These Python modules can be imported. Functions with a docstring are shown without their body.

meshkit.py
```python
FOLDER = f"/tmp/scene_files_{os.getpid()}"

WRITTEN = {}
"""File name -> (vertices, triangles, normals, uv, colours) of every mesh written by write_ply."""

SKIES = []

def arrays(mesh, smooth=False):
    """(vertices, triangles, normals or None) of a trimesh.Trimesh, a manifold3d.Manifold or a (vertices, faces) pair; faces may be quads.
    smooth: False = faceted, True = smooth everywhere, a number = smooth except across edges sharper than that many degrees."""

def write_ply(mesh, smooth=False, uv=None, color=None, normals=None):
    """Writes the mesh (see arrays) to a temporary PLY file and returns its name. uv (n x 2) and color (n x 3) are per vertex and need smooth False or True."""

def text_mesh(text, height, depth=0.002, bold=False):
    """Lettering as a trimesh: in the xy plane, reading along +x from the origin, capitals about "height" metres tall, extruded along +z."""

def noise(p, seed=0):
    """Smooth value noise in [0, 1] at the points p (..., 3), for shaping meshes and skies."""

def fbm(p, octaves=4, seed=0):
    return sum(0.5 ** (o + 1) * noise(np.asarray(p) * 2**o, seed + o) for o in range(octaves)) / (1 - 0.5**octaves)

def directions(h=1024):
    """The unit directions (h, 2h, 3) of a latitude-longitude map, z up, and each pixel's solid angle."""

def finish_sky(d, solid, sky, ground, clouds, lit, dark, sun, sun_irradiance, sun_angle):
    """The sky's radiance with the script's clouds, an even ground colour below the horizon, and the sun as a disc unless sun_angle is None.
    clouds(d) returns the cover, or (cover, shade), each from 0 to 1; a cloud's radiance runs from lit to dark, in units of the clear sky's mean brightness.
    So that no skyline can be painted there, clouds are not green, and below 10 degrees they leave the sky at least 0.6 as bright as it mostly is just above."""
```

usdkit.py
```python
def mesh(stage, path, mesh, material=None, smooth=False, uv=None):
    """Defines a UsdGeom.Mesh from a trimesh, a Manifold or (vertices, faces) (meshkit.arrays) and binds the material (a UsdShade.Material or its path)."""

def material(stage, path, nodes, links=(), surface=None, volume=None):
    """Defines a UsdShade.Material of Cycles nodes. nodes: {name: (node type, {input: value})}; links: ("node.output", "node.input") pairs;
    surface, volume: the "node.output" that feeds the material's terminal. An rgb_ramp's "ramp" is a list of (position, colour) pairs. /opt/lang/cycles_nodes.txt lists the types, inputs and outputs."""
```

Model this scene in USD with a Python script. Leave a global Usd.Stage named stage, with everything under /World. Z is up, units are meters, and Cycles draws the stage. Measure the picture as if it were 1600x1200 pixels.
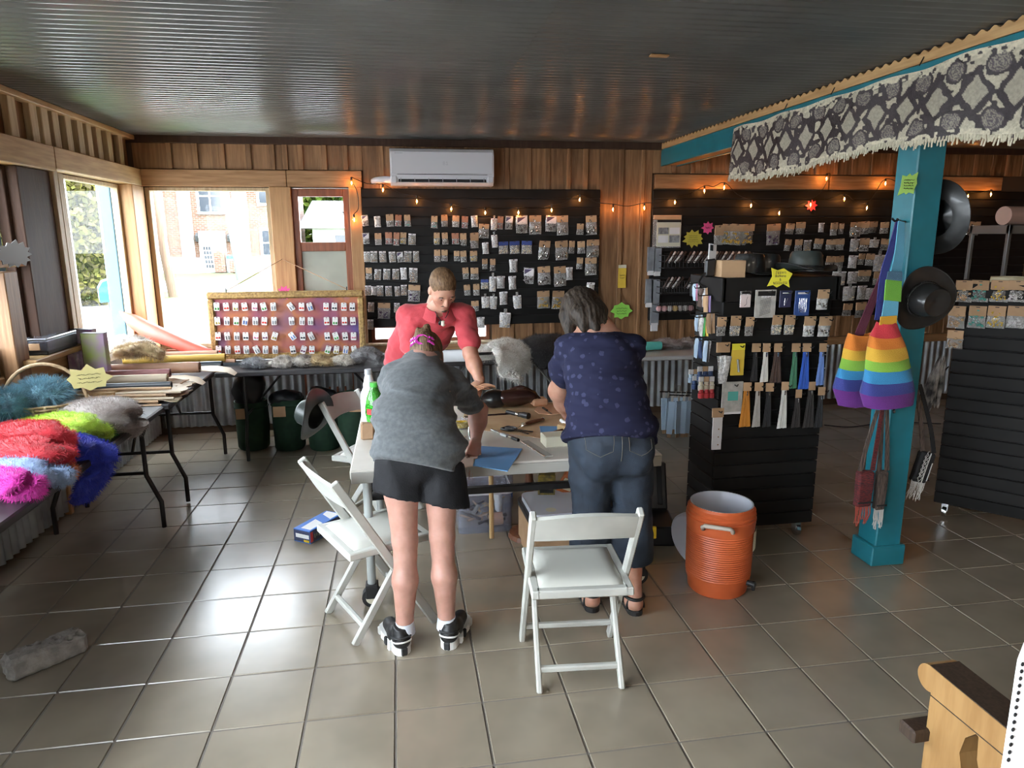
import math, random, numpy as np, trimesh, usdkit, meshkit
import manifold3d as m3
from manifold3d import Manifold, CrossSection
from shapely.geometry import Polygon, Point
from shapely import affinity
from pxr import Usd, UsdGeom, UsdShade, UsdLux, Gf, Sdf, Vt
rng = np.random.default_rng(7); random.seed(7)
PI = math.pi
stage = Usd.Stage.CreateInMemory()
UsdGeom.SetStageUpAxis(stage, 'Z'); UsdGeom.SetStageMetersPerUnit(stage, 1.0)
WORLD = UsdGeom.Xform.Define(stage, '/World')
stage.SetDefaultPrim(WORLD.GetPrim())
# ---------------------------------------------------------------- camera, sky, sun, exposure
FPX, PITCH, YAW, ROLL, EYE = 1091.106, 0.208670, 0.1573999, -0.00528719, 1.78
_f = np.array([math.sin(YAW)*math.cos(PITCH), math.cos(YAW)*math.cos(PITCH), -math.sin(PITCH)])
_r = np.array([math.cos(YAW), -math.sin(YAW), 0.]); _u = np.cross(_r, _f)
CR = math.cos(ROLL)*_r + math.sin(ROLL)*_u; CU = math.cos(ROLL)*_u - math.sin(ROLL)*_r
CAMPOS = np.array([0, 0, EYE])
cam = UsdGeom.Camera.Define(stage, '/World/camera')
cam.CreateHorizontalApertureAttr(36.0); cam.CreateVerticalApertureAttr(27.0)
cam.CreateFocalLengthAttr(36.0*FPX/1600)
cam.CreateClippingRangeAttr(Gf.Vec2f(0.05, 500))
EXPOSURE = 0.0
cam.CreateExposureAttr(EXPOSURE)
_m = Gf.Matrix4d(1.0)
for i, v in enumerate((CR, CU, -_f)): _m.SetRow(i, Gf.Vec4d(*v, 0))
_m.SetRow(3, Gf.Vec4d(*CAMPOS, 1)); cam.AddTransformOp().Set(_m)
dome = UsdLux.DomeLight.Define(stage, '/World/sky_dome')
dome.CreateColorAttr(Gf.Vec3f(0.83, 0.92, 1.0)); dome.CreateIntensityAttr(6.5)
sun = UsdLux.DistantLight.Define(stage, '/World/sun')
sun.CreateAngleAttr(0.6); sun.CreateIntensityAttr(2.0); sun.CreateColorAttr(Gf.Vec3f(1, .95, .86))
sun.AddRotateXYZOp().Set(Gf.Vec3f(38, 0, 28))          # high sun from behind the shop: lights the street, not the room
def rect_lamp(path, loc, w, h, power, color=(1, .93, .82), rot=(0, 0, 0)):
    l = UsdLux.RectLight.Define(stage, path); l.CreateWidthAttr(w); l.CreateHeightAttr(h)
    l.CreateIntensityAttr(power); l.CreateColorAttr(Gf.Vec3f(*color))
    l.AddTranslateOp().Set(Gf.Vec3d(*loc)); l.AddRotateXYZOp().Set(Gf.Vec3f(*rot)); return l
LAMPS = [(1.2, -1.2, 14.0), (3.3, .2, 11.0)]             # unseen ceiling lamps, placed to light fronts facing the photographer (built below)
# ---------------------------------------------------------------- helpers
def ray(px, py): return _f + CR*(px-800)/FPX - CU*(py-600)/FPX
def at(px, py, x=None, y=None, z=None):
    d = ray(px, py)
    t = (x/d[0]) if x is not None else (y/d[1]) if y is not None else (z-EYE)/d[2]
    return CAMPOS + t*d
def sx(px, py, y): return at(px, py, y=y)[0]
def sz(px, py, y): return at(px, py, y=y)[2]
_used = {}
def free(parent, name):
    k = (parent, name); n = _used.get(k, 0); _used[k] = n+1
    return f'{parent}/{name}' if n == 0 else f'{parent}/{name}_{n:03d}'
def ppath(p): return '/World' if p is None else str(p.GetPath())
LOOK = {}
def tag(p, label=None, cat=None, group=None, kind=None):
    p = p.GetPrim() if hasattr(p, 'GetPrim') else p
    for k, v in (('label', label), ('category', cat), ('group', group), ('kind', kind)):
        if v: p.SetCustomDataByKey(k, v)
    return p
def add(name, mesh, m, parent=None, smooth=False, label=None, cat=None, group=None, kind=None, col=None, uv=None):
    if isinstance(mesh, list): mesh = cat_mesh(mesh)
    path = free(ppath(parent), name)
    pr = usdkit.mesh(stage, path, mesh, LOOK[m], smooth, uv)
    if col is not None:
        UsdGeom.PrimvarsAPI(pr).CreatePrimvar('Cd', Sdf.ValueTypeNames.Color3fArray, 'vertex').Set(Vt.Vec3fArray.FromNumpy(np.asarray(col, np.float32)))
    if parent is not None and cat is None and label is None and kind is None: return pr.GetPrim()
    return tag(pr, label, cat, group, kind)
def thing(name, label=None, cat=None, loc=(0, 0, 0), rotz=0, group=None, kind=None, rot=None, scale=None):
    x = UsdGeom.Xform.Define(stage, free('/World', name))
    x.AddTranslateOp().Set(Gf.Vec3d(*map(float, loc)))
    if rot is not None: x.AddRotateXYZOp().Set(Gf.Vec3f(*map(float, rot)))
    else: x.AddRotateZOp().Set(math.degrees(rotz))
    if scale is not None: x.AddScaleOp().Set(Gf.Vec3f(*map(float, scale)))
    return tag(x, label, cat, group, kind)
def copy_of(root, name, label, cat, loc, rot=(0, 0, 0), scale=None, group=None):
    r = thing(name, label, cat, loc, group=group, rot=rot, scale=scale)
    r.GetReferences().AddInternalReference(root.GetPath()); r.SetInstanceable(True)
    return r
_protos = UsdGeom.Scope.Define(stage, '/World/Looks')
def proto(name):                                          # a class prim whose children are the parts that copies reference
    p = stage.CreateClassPrim(free('', name + '_kind')); p.SetTypeName('Xform'); return p
def cat_mesh(ms):
    vs, fs, n = [], [], 0
    for m in ms:
        v, f, _ = meshkit.arrays(m); vs.append(v); fs.append(f+n); n += len(v)
    return np.vstack(vs), np.vstack(fs)
def tri(m):
    v, f, _ = meshkit.arrays(m); return trimesh.Trimesh(v, f, process=False)
def xf(m, loc=(0, 0, 0), rot=(0, 0, 0), scale=(1, 1, 1)):
    v, f, _ = meshkit.arrays(m)
    R = trimesh.transformations.euler_matrix(*[math.radians(a) for a in rot])[:3, :3]
    return (v*np.asarray(scale)) @ R.T + np.asarray(loc, float), f
BOXF = np.array([[0,1,3,2],[4,6,7,5],[0,4,5,1],[2,3,7,6],[0,2,6,4],[1,5,7,3]])
def box(x0, x1, y0, y1, z0, z1):
    v = np.array([[x, y, z] for x in (x0, x1) for y in (y0, y1) for z in (z0, z1)], float)
    return meshkit.arrays((v, BOXF))[:2]
def cbox(x0, x1, y0, y1, z0, z1, c=.004):                # box with chamfered edges
    c = min(c, (x1-x0)/2.2, (y1-y0)/2.2, (z1-z0)/2.2)
    p = []
    for a, (X0, X1, Y0, Y1, Z0, Z1) in enumerate(((x0, x1, y0+c, y1-c, z0+c, z1-c), (x0+c, x1-c, y0, y1, z0+c, z1-c), (x0+c, x1-c, y0+c, y1-c, z0, z1))):
        p += [(x, y, z) for x in (X0, X1) for y in (Y0, Y1) for z in (Z0, Z1)]
    return meshkit.arrays(Manifold.hull_points(np.array(p)))[:2]
def bar(a, b, w, h, c=.003, up=(0, 0, 1)):               # rectangular bar from a to b
    a, b = np.asarray(a, float), np.asarray(b, float); d = b-a; L = np.linalg.norm(d); d /= L
    s = np.cross(d, up); s = s/np.linalg.norm(s) if np.linalg.norm(s) > 1e-6 else np.array([1., 0, 0]); u = np.cross(s, d)
    v, f = cbox(-w/2, w/2, 0, L, -h/2, h/2, c)
    return v @ np.stack([s, d, u]) + a, f
def tube(pts, r, sides=8, caps=True):
    p = np.asarray(pts, float); n = len(p); r = np.broadcast_to(np.asarray(r, float), (n,))
    t = np.gradient(p, axis=0); t /= np.linalg.norm(t, axis=1, keepdims=True)+1e-12
    a = np.cross(t[0], [0, 0, 1.]) if abs(t[0][2]) < .9 else np.cross(t[0], [1., 0, 0]); A = []
    for i in range(n):
        a = a - t[i]*np.dot(a, t[i]); a /= np.linalg.norm(a)+1e-12; A.append(a)
    A = np.array(A); B = np.cross(t, A); g = np.arange(sides)*2*PI/sides
    v = p[:, None] + r[:, None, None]*(np.cos(g)[None, :, None]*A[:, None] + np.sin(g)[None, :, None]*B[:, None])
    i, j = np.meshgrid(np.arange(n-1), np.arange(sides), indexing='ij'); k = (j+1) % sides
    q = np.stack([i*sides+j, i*sides+k, (i+1)*sides+k, (i+1)*sides+j], -1).reshape(-1, 4)
    f = np.vstack([q[:, [0, 1, 2]], q[:, [0, 2, 3]]]); v = v.reshape(-1, 3)
    if caps:
        v = np.vstack([v, p[:1], p[-1:]]); c0, c1 = len(v)-2, len(v)-1; jj = np.arange(sides); kk = (jj+1) % sides
        f = np.vstack([f, np.stack([np.full(sides, c0), kk, jj], 1), np.stack([np.full(sides, c1), (n-1)*sides+jj, (n-1)*sides+kk], 1)])
    return v, f
def curve(pts, n=24):                                    # Catmull-Rom through the points
    p = np.asarray(pts, float); q = np.vstack([2*p[0]-p[1], p, 2*p[-1]-p[-2]]); out = []
    for i in range(len(p)-1):
        m = max(2, n//(len(p)-1)); t = np.linspace(0, 1, m, endpoint=(i == len(p)-2))[:, None]
        a, b, c, d = q[i:i+4]
        out.append(.5*((2*b)+(-a+c)*t+(2*a-5*b+4*c-d)*t*t+(-a+3*b-3*c+d)*t**3))
    return np.vstack(out)
def lathe(prof, n=24, loc=(0, 0, 0)):
    pr = np.asarray(prof, float); g = np.arange(n)*2*PI/n
    v = np.stack([pr[:, 0, None]*np.cos(g), pr[:, 0, None]*np.sin(g), np.repeat(pr[:, 1, None], n, 1)], -1).reshape(-1, 3)
    i, j = np.meshgrid(np.arange(len(pr)-1), np.arange(n), indexing='ij'); k = (j+1) % n
    q = np.stack([i*n+j, i*n+k, (i+1)*n+k, (i+1)*n+j], -1).reshape(-1, 4)
    return v+np.asarray(loc), np.vstack([q[:, [0, 1, 2]], q[:, [0, 2, 3]]])
def grid(P):                                             # (n, m, 3) points to a one-sided sheet
    n, m = P.shape[:2]; i, j = np.meshgrid(np.arange(n-1), np.arange(m-1), indexing='ij')
    q = np.stack([i*m+j, (i+1)*m+j, (i+1)*m+j+1, i*m+j+1], -1).reshape(-1, 4)
    return P.reshape(-1, 3), np.vstack([q[:, [0, 1, 2]], q[:, [0, 2, 3]]])
def slab(P, t, d=None):                                  # closed sheet with thickness t along d or along its own normals
    n, m = P.shape[:2]
    if d is None:
        du, dv = np.gradient(P, axis=0), np.gradient(P, axis=1); N = np.cross(du, dv); N /= np.linalg.norm(N, axis=-1, keepdims=True)+1e-12
    else: N = np.broadcast_to(np.asarray(d, float), P.shape)
    a, f = grid(P); b, _ = grid(P-N*t); k = n*m
    idx = np.arange(k).reshape(n, m); rim = np.concatenate([idx[:-1, 0], idx[-1, :-1], idx[:0:-1, -1], idx[0, :0:-1]])
    nx = np.roll(rim, -1); s = np.vstack([np.stack([rim, nx+k, nx], 1), np.stack([rim, rim+k, nx+k], 1)])
    return np.vstack([a, b]), np.vstack([f, f[:, ::-1]+k, s])
def prism(poly, t, holes=()):                            # outline in xy, extruded along z
    P = Polygon(poly, holes) if not isinstance(poly, Polygon) else poly
    return meshkit.arrays(trimesh.creation.extrude_polygon(P, t, engine='earcut'))[:2]
def rrect(w, h, r, n=5):
    return Polygon([(-w/2+r, -h/2+r), (w/2-r, -h/2+r), (w/2-r, h/2-r), (-w/2+r, h/2-r)]).buffer(r, quad_segs=n)
def upright(m): v, f = m[:2]; return np.stack([v[:, 0], -v[:, 2], v[:, 1]], 1), f   # xy drawing stood up: y -> z, facing -y
def star(n, r1, r2, seed=0, sx=1.0, sy=1.0):
    r = np.random.default_rng(seed); out = []
    for i in range(2*n):
        R = (r1 if i % 2 == 0 else r2)*(1+r.uniform(-.1, .1)); a = 2*PI*i/(2*n)+r.uniform(-.06, .06)
        out.append((R*math.cos(a)*sx, R*math.sin(a)*sy))
    return out
def ball(r, loc=(0, 0, 0), s=(1, 1, 1), sub=2):
    m = trimesh.creation.icosphere(sub, r); return m.vertices*np.asarray(s)+np.asarray(loc), np.asarray(m.faces)
def lump(P, amp, sc, seed=0):                             # push vertices by smooth noise
    v, f, _ = meshkit.arrays(P); return v + (np.stack([meshkit.fbm(v*sc+k*17.3, 3, seed+k) for k in range(3)], -1)-.5)*2*amp, f
# ---------------------------------------------------------------- materials
def mat(name, col, rough=.5, metal=0., col2=None, nscale=8., stretch=(1, 1, 1), bump=0., bscale=None, rand=0., spec=.5, coat=0., sheen=0., attr=None, detail=3., lo=.35, hi=.65, objspace=False, sss=0., emit=None, thin=0):
    n = {'p': ('principled_bsdf', dict(roughness=rough, metallic=metal, specular_ior_level=spec, coat_weight=coat, sheen_weight=sheen))}; L = []
    if sss: n['p'][1].update(subsurface_weight=sss, subsurface_scale=.01)
    if emit: n['p'][1].update(emission_color=emit[0], emission_strength=emit[1])
    n['g'] = ('texture_coordinate', {}) if objspace else ('geometry', {})
    src = 'g.object' if objspace else 'g.position'
    out = None
    if col2 is not None or bump:
        n['m'] = ('mapping', dict(scale=stretch)); L.append((src, 'm.vector'))
    if col2 is not None:
        n['t'] = ('noise_texture', dict(scale=nscale, detail=detail)); L.append(('m.vector', 't.vector'))
        n['r'] = ('rgb_ramp', dict(ramp=[(lo, col), (hi, col2)])); L.append(('t.fac', 'r.fac')); out = 'r.color'
    elif attr:
        n['a'] = ('attribute', dict(attribute=attr)); out = 'a.color'
    else:
        n['c'] = ('color', dict(value=col)); out = 'c.color'
    if rand:
        n['o'] = ('object_info', {}); n['mr'] = ('map_range', dict(from_min=0., from_max=1., to_min=1-rand, to_max=1+rand))
        n['h'] = ('hsv', {}); L += [('o.random', 'mr.value'), ('mr.result', 'h.value'), (out, 'h.color')]; out = 'h.color'
    L.append((out, 'p.base_color'))
    if bump:
        n['t2'] = ('noise_texture', dict(scale=bscale or nscale*2, detail=4.)); n['b'] = ('bump', dict(strength=bump, distance=.01))
        L += [('m.vector', 't2.vector'), ('t2.fac', 'b.height'), ('b.normal', 'p.normal')]
    LOOK[name] = usdkit.material(stage, '/World/Looks/'+name, n, L, surface='p.BSDF')
def glassy(name, tint=(1, 1, 1), gloss=.6, base=.035, rough=.02, haze=0., hazecol=(.9, .9, .9)):
    n = {'t': ('transparent_bsdf', dict(color=tint)), 'g': ('glossy_bsdf', dict(color=(1, 1, 1), roughness=rough)), 'f': ('layer_weight', dict(blend=.5)), 'x': ('mix_closure', {}), 'w': ('math', dict(math_type='power', value2=4.)), 'k': ('math', dict(math_type='multiply_add', value2=gloss, value3=base)),
         'd': ('diffuse_bsdf', dict(color=hazecol)), 'y': ('mix_closure', dict(fac=haze))}
    L = [('f.facing', 'w.value1'), ('w.value', 'k.value1'), ('k.value', 'x.fac'), ('t.BSDF', 'x.closure1'), ('g.BSDF', 'x.closure2'), ('x.closure', 'y.closure1'), ('d.BSDF', 'y.closure2')]
    LOOK[name] = usdkit.material(stage, '/World/Looks/'+name, n, L, surface='y.closure')
def emitter(name, col, s):
    LOOK[name] = usdkit.material(stage, '/World/Looks/'+name, {'e': ('emission', dict(color=col, strength=s))}, [], surface='e.emission')
mat('tile', (.285, .24, .18), .25, col2=(.21, .177, .13), nscale=3, rand=.07, bump=.03, bscale=9, lo=.3, hi=.7, spec=1.0)
mat('grout', (.17, .15, .13), .9)
mat('plank_v', (.33, .175, .08), .6, col2=(.20, .10, .042), nscale=3, stretch=(14, 14, 1.2), rand=.22, bump=.15)
mat('plank_x', (.42, .24, .115), .6, col2=(.28, .145, .06), nscale=3, stretch=(1.2, 14, 14), rand=.16, bump=.12)
mat('plank_y', (.52, .33, .15), .6, col2=(.38, .22, .09), nscale=3, stretch=(14, 1.2, 14), rand=.12, bump=.12)
mat('post_wood', (.42, .235, .10), .6, col2=(.33, .17, .07), nscale=3, stretch=(14, 14, 1.2), rand=.12, bump=.1)
mat('pale_stud', (.55, .43, .27), .65, col2=(.42, .31, .18), nscale=3, stretch=(14, 14, 1.2), rand=.1, bump=.1)
mat('dark_frame', (.07, .04, .028), .7, spec=.2, col2=(.055, .03, .022), nscale=3, stretch=(12, 12, 1.5), bump=.1)
mat('red_wood', (.26, .085, .035), .5, col2=(.18, .055, .022), nscale=3, stretch=(12, 12, 1.2), bump=.1)
mat('shell', (.10, .06, .035), .8)
mat('ceiling_metal', (.13, .13, .122), .24, .0, col2=(.10, .10, .094), nscale=2.5, spec=.7, bump=.05, bscale=40)
mat('galv', (.40, .42, .43), .42, .85, col2=(.26, .27, .28), nscale=5, bump=.05)
mat('teal', (.016, .175, .225), .38, col2=(.013, .15, .195), nscale=9, bump=.05, bscale=30)
mat('slat', (.012, .0112, .0108), .6, spec=.22, col2=(.008, .0075, .0072), nscale=5, rand=.25, bump=.05)
mat('black', (.012, .012, .013), .45)
mat('matte_black', (.01, .01, .011), .8)
mat('white', (.78, .78, .77), .4)
glassy('pane', gloss=.06, base=.004)
# ---------------------------------------------------------------- the setting
XL, YB, ZC, XR, YF = -2.25, 6.65, 2.635, 6.6, -2.6
T0x, T0y, TS = -.74681, 2.40176, .334961
base = add('floor', box(XL-.1, XR+.1, YF-.1, YB+.1, -.12, -.004), 'grout', kind='structure', label='beige ceramic tile floor with dark grout', cat='floor')
def tile_mesh(x0, y0, x1, y1, z):
    g, c = .0032, .003; x0 += g; y0 += g; x1 -= g; y1 -= g
    v = np.array([[x0, y0, -.006], [x1, y0, -.006], [x1, y1, -.006], [x0, y1, -.006], [x0+c, y0+c, z], [x1-c, y0+c, z], [x1-c, y1-c, z], [x0+c, y1-c, z]])
    q = np.array([[4, 5, 6, 7], [0, 1, 5, 4], [1, 2, 6, 5], [2, 3, 7, 6], [3, 0, 4, 7]]); return meshkit.arrays((v, q))[:2]
cells = []
for i in range(-6, 24):
    for j in range(-16, 15):
        x0, y0 = T0x+i*TS, T0y+j*TS; x1, y1 = min(x0+TS, XR), min(y0+TS, YB); x0, y0 = max(x0, XL), max(y0, YF)
        if x1-x0 < .02 or y1-y0 < .02: continue
        cx, cy = (x0+x1)/2, (y0+y1)/2; d = np.array([cx, cy, -EYE]); zc = d @ _f
        px, py = 800+FPX*(d @ CR)/max(zc, .1), 600-FPX*(d @ CU)/max(zc, .1)
        cells.append((0 if zc > .3 and -60 < px < 1660 and py < 1290 else 1, cy*cy+.2*cx*cx, x0, y0, x1, y1))
cells.sort(); rest = []
for k, (o, d, *q) in enumerate(cells):
    m = tile_mesh(*q, rng.uniform(-.0004, .0006))
    if o == 0 and k < 300: add('tile', m, 'tile', base)
    else: rest.append(m)
add('tile_field', rest, 'tile', base, kind='stuff')
def corrug(x0, x1, y0, y1, pitch, amp, t=.0015, seg=6):   # ridges along x, heights along z
    n = int((y1-y0)/pitch*seg); yy = np.linspace(y0, y1, n+1); z = amp*np.cos(2*PI*(yy-y0)/pitch)
    P = np.stack([np.stack([np.full(n+1, a), yy, z], -1) for a in np.linspace(x0, x1, 3)]); return slab(P, t)
ceil = thing('ceiling', 'dark grey corrugated metal ceiling', 'ceiling', kind='structure')
for a, b, dz in ((XL, .62, 0), (.57, 2.62, .004), (2.6, XR, 0)):
    v, f = corrug(a, b, YF, YB, .0675, .0085); add('metal_sheet', (v+[0, 0, ZC+dz], f), 'ceiling_metal', ceil, smooth=True)
add('roof_deck', box(XL-.13, XR+.13, YF-.13, YB+.13, ZC+.03, ZC+.2), 'shell', ceil)
kh = at(1030, 87, z=ZC-.012); add('rust_patch', lump(cbox(kh[0]-.045, kh[0]+.045, kh[1]-.02, kh[1]+.02, ZC-.016, ZC-.008, .003), .006, 40), 'plank_x', ceil)  # small brown patch just under the metal sheet
# back wall: shell with its openings, then boards
wb = thing('wall_back', 'cedar board and batten back wall over corrugated wainscot', 'wall', kind='structure')
OP = [(-2.14, -1.1, .80, 2.21), (-.92, -.42, .1, 2.21), (-.28, .84, .80, .97)]
def wall_boxes(axis, pos, t, lo, hi, z1, ops):            # boxes filling a wall around rectangular openings
    cuts = sorted({lo, hi, *[o[0] for o in ops], *[o[1] for o in ops]}); out = []
    for a, b in zip(cuts, cuts[1:]):
        here = sorted([(o[2], o[3]) for o in ops if o[0] <= a+1e-6 and o[1] >= b-1e-6]); z = -.1
        for c, d in here + [(z1, z1)]:
            if c-z > 1e-3: out.append(box(a, b, pos, pos+t, z, c) if axis == 'x' else box(pos, pos+t, a, b, z, c))
            z = d
    return out
add('backing', wall_boxes('x', YB, .12, XL-.12, XR+.12, ZC+.05, OP), 'shell', wb)
def vboards(parent, x0, x1, z0, z1, w, seed, m='plank_v', y=YB):     # vertical planks with battens over the joints
    r = np.random.default_rng(seed); x = x0
    while x < x1-.03:
        e = min(x+w*r.uniform(.85, 1.15), x1); add('plank', cbox(x+.001, e-.001, y-.02, y, z0, z1, .002), m, parent)
        if e < x1-.03: b = r.uniform(.036, .05); add('batten', cbox(e-b/2, e+b/2, y-.04, y-.02, z0, z1, .003), m, parent)
        x = e
ft = lambda px: sx(px, 252, 6.62)
bx = [-2.2]+[ft(p) for p in (265, 306, 348, 389, 426, 446, 470, 507, 540)]
for i, x in enumerate(bx):
    e = bx[i+1] if i+1 < len(bx) else ft(566)
    add('plank', cbox(x+.001, e-.001, YB-.02, YB, 2.36, ZC-.06, .002), 'plank_v', wb)
    if i: add('batten', cbox(x-.022, x+.022, YB-.042, YB-.02, 2.36, ZC-.06, .003), 'plank_v', wb)
vboards(wb, ft(566), 1.9, 2.2, ZC-.06, .19, 3)
vboards(wb, 1.9, 2.42, .74, ZC-.06, .185, 4)
vboards(wb, 2.42, XR, 2.36, ZC-.06, .19, 5)
vboards(wb, .86, 1.9, .74, .97, .19, 6); vboards(wb, 2.42, XR, .74, .97, .19, 8)
add('top_rail', cbox(XL, XR, YB-.05, YB, ZC-.065, ZC+.01, .004), 'dark_frame', wb)
add('header_board', cbox(-2.2, -.95, YB-.05, YB, 2.215, 2.355, .004), 'plank_x', wb)
add('header_board', cbox(-.945, -.3, YB-.05, YB, 2.215, 2.355, .004), 'plank_x', wb)
for a, b in ((2.44, 4.24), (4.26, 5.08), (5.11, 6.2)): add('header_board', cbox(a, b, YB-.045, YB, 2.215, 2.35, .004), 'plank_x', wb)
add('ledge_board', cbox(-.35, .9, YB-.06, YB, .62, .79, .004), 'plank_x', wb)
add('ledge_board', cbox(.9, 2.44, YB-.05, YB, .655, .735, .004), 'plank_x', wb)
add('ledge_board', cbox(2.44, XR, YB-.05, YB, .655, .735, .004), 'plank_x', wb)
add('ledge_board', cbox(-2.2, -.36, YB-.05, YB, .66, .79, .004), 'red_wood', wb)
def vcorr(x0, x1, z0, z1, amp=.012, pitch=.072):          # vertical corrugation facing -y
    n = int((x1-x0)/pitch*8); xx = np.linspace(x0, x1, n+1); y = amp*np.cos(2*PI*(xx-x0)/pitch)
    return slab(np.stack([np.stack([xx, y, np.full(n+1, z)], -1) for z in (z1, z0)]), .001)
k = 0
for a, b in ((-2.2, -.2), (-.22, 1.7), (1.68, 3.6), (3.58, 5.2), (5.18, XR)):
    v, f = vcorr(a, b, .07, .66); add('corrugated_sheet', (v+[0, YB-.028-.003*(k % 2), 0], f), 'galv', wb, smooth=True); k += 1
# windows and posts in the back wall
def window(n, label, x0, x1, z0, z1, y, fm, t=.04, d=.09):
    w = thing(f'window_{n}', label, 'window', kind='structure')
    add('frame', [cbox(x0, x0+t, y-.01, y+d, z0, z1), cbox(x1-t, x1, y-.01, y+d, z0, z1), cbox(x0+t, x1-t, y-.01, y+d, z1-.03, z1), cbox(x0+t, x1-t, y-.01, y+d, z0, z0+t)], fm, w)
    add('pane', box(x0+t-.005, x1-t+.005, y+.05, y+.055, z0+t-.005, z1-.03+.005), 'pane', w); return w
w1 = window(1, 'large fixed window onto the street in the back wall', -2.14, -1.1, .80, 2.21, YB, 'pale_stud')
add('sill', cbox(-2.16, -.96, YB-.07, YB+.03, .775, .80), 'red_wood', w1)
add('jamb_post', cbox(-1.1, -.92, YB-.06, YB+.1, .74, 2.215, .005), 'post_wood', wb)
add('jamb_post', cbox(-.42, -.31, YB-.06, YB+.1, .74, 2.215, .005), 'post_wood', wb)
dr = thing('door_1', 'reddish wooden door with one glazed pane behind the display board', 'door', kind='structure')
add('door_stile', cbox(-.92, -.865, YB-.02, YB+.05, .12, 2.2), 'red_wood', dr); add('door_stile', cbox(-.475, -.42, YB-.02, YB+.05, .12, 2.2), 'red_wood', dr)
for a, b in ((2.135, 2.2), (1.655, 1.735), (.12, .4)): add('door_rail', cbox(-.865, -.475, YB-.02, YB+.05, a, b), 'red_wood', dr)
add('glass_pane', box(-.87, -.47, YB+.012, YB+.018, 1.73, 2.14), 'pane', dr)
mat('cloudy_panel', (.36, .38, .31), .4, col2=(.31, .33, .27), nscale=4)
add('cloudy_panel', cbox(-.87, -.47, YB+.005, YB+.02, .4, 1.66), 'cloudy_panel', dr)
w2 = window(2, 'low slot window under the slatwall behind the man', -.28, .84, .80, .97, YB, 'red_wood', .035)
add('sill', cbox(-.36, .92, YB-.09, YB+.02, .785, .805), 'pale_stud', w2)
# left wall
wl = thing('wall_left', 'left wall of timber posts and windows over corrugated metal', 'wall', kind='structure')
LOPS = [(5.18, 6.36, .84, 2.21), (3.0, 4.66, 1.12, 2.2), (-2.4, 2.75, .74, 2.34)]
add('backing', wall_boxes('y', XL-.05, .05, YF-.12, YB+.12, ZC+.05, LOPS), 'shell', wl)
r_ = np.random.default_rng(5)
y = 6.6
while y > 2.6:
    e = y-.2*r_.uniform(.7, 1.25); add('plank', cbox(XL, XL+.02, e+.001, y-.001, 2.36, ZC-.03, .002), 'plank_v', wl)
    add('batten', cbox(XL+.02, XL+.06, e-.05, e+.04, 2.36, ZC-.03, .004), 'pale_stud', wl); y = e
add('closure_strip', cbox(XL, XL+.09, YF, YB, ZC-.045, ZC-.008, .004), 'plank_y', wl)
add('header_board', cbox(XL, XL+.11, 5.06, YB-.02, 2.215, 2.355, .005), 'plank_y', wl)
add('header_board', cbox(XL, XL+.11, 2.75, 5.055, 2.2, 2.355, .005), 'plank_y', wl)
add('corner_post', cbox(XL, XL+.11, 6.36, YB-.02, .74, 2.215, .005), 'post_wood', wl)
add('stud', cbox(XL, XL+.09, 5.045, 5.105, .5, 2.215, .004), 'pale_stud', wl); add('stud', cbox(XL, XL+.09, 5.11, 5.185, .5, 2.2, .004), 'pale_stud', wl)
add('dark_post', cbox(XL, XL+.07, 4.64, 5.04, 1.1, 2.2, .005), 'dark_frame', wl)
w3 = window(3, 'tall side window beside the corner post', 0, 1, 0, 1, 0, 'pale_stud') if False else None
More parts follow.
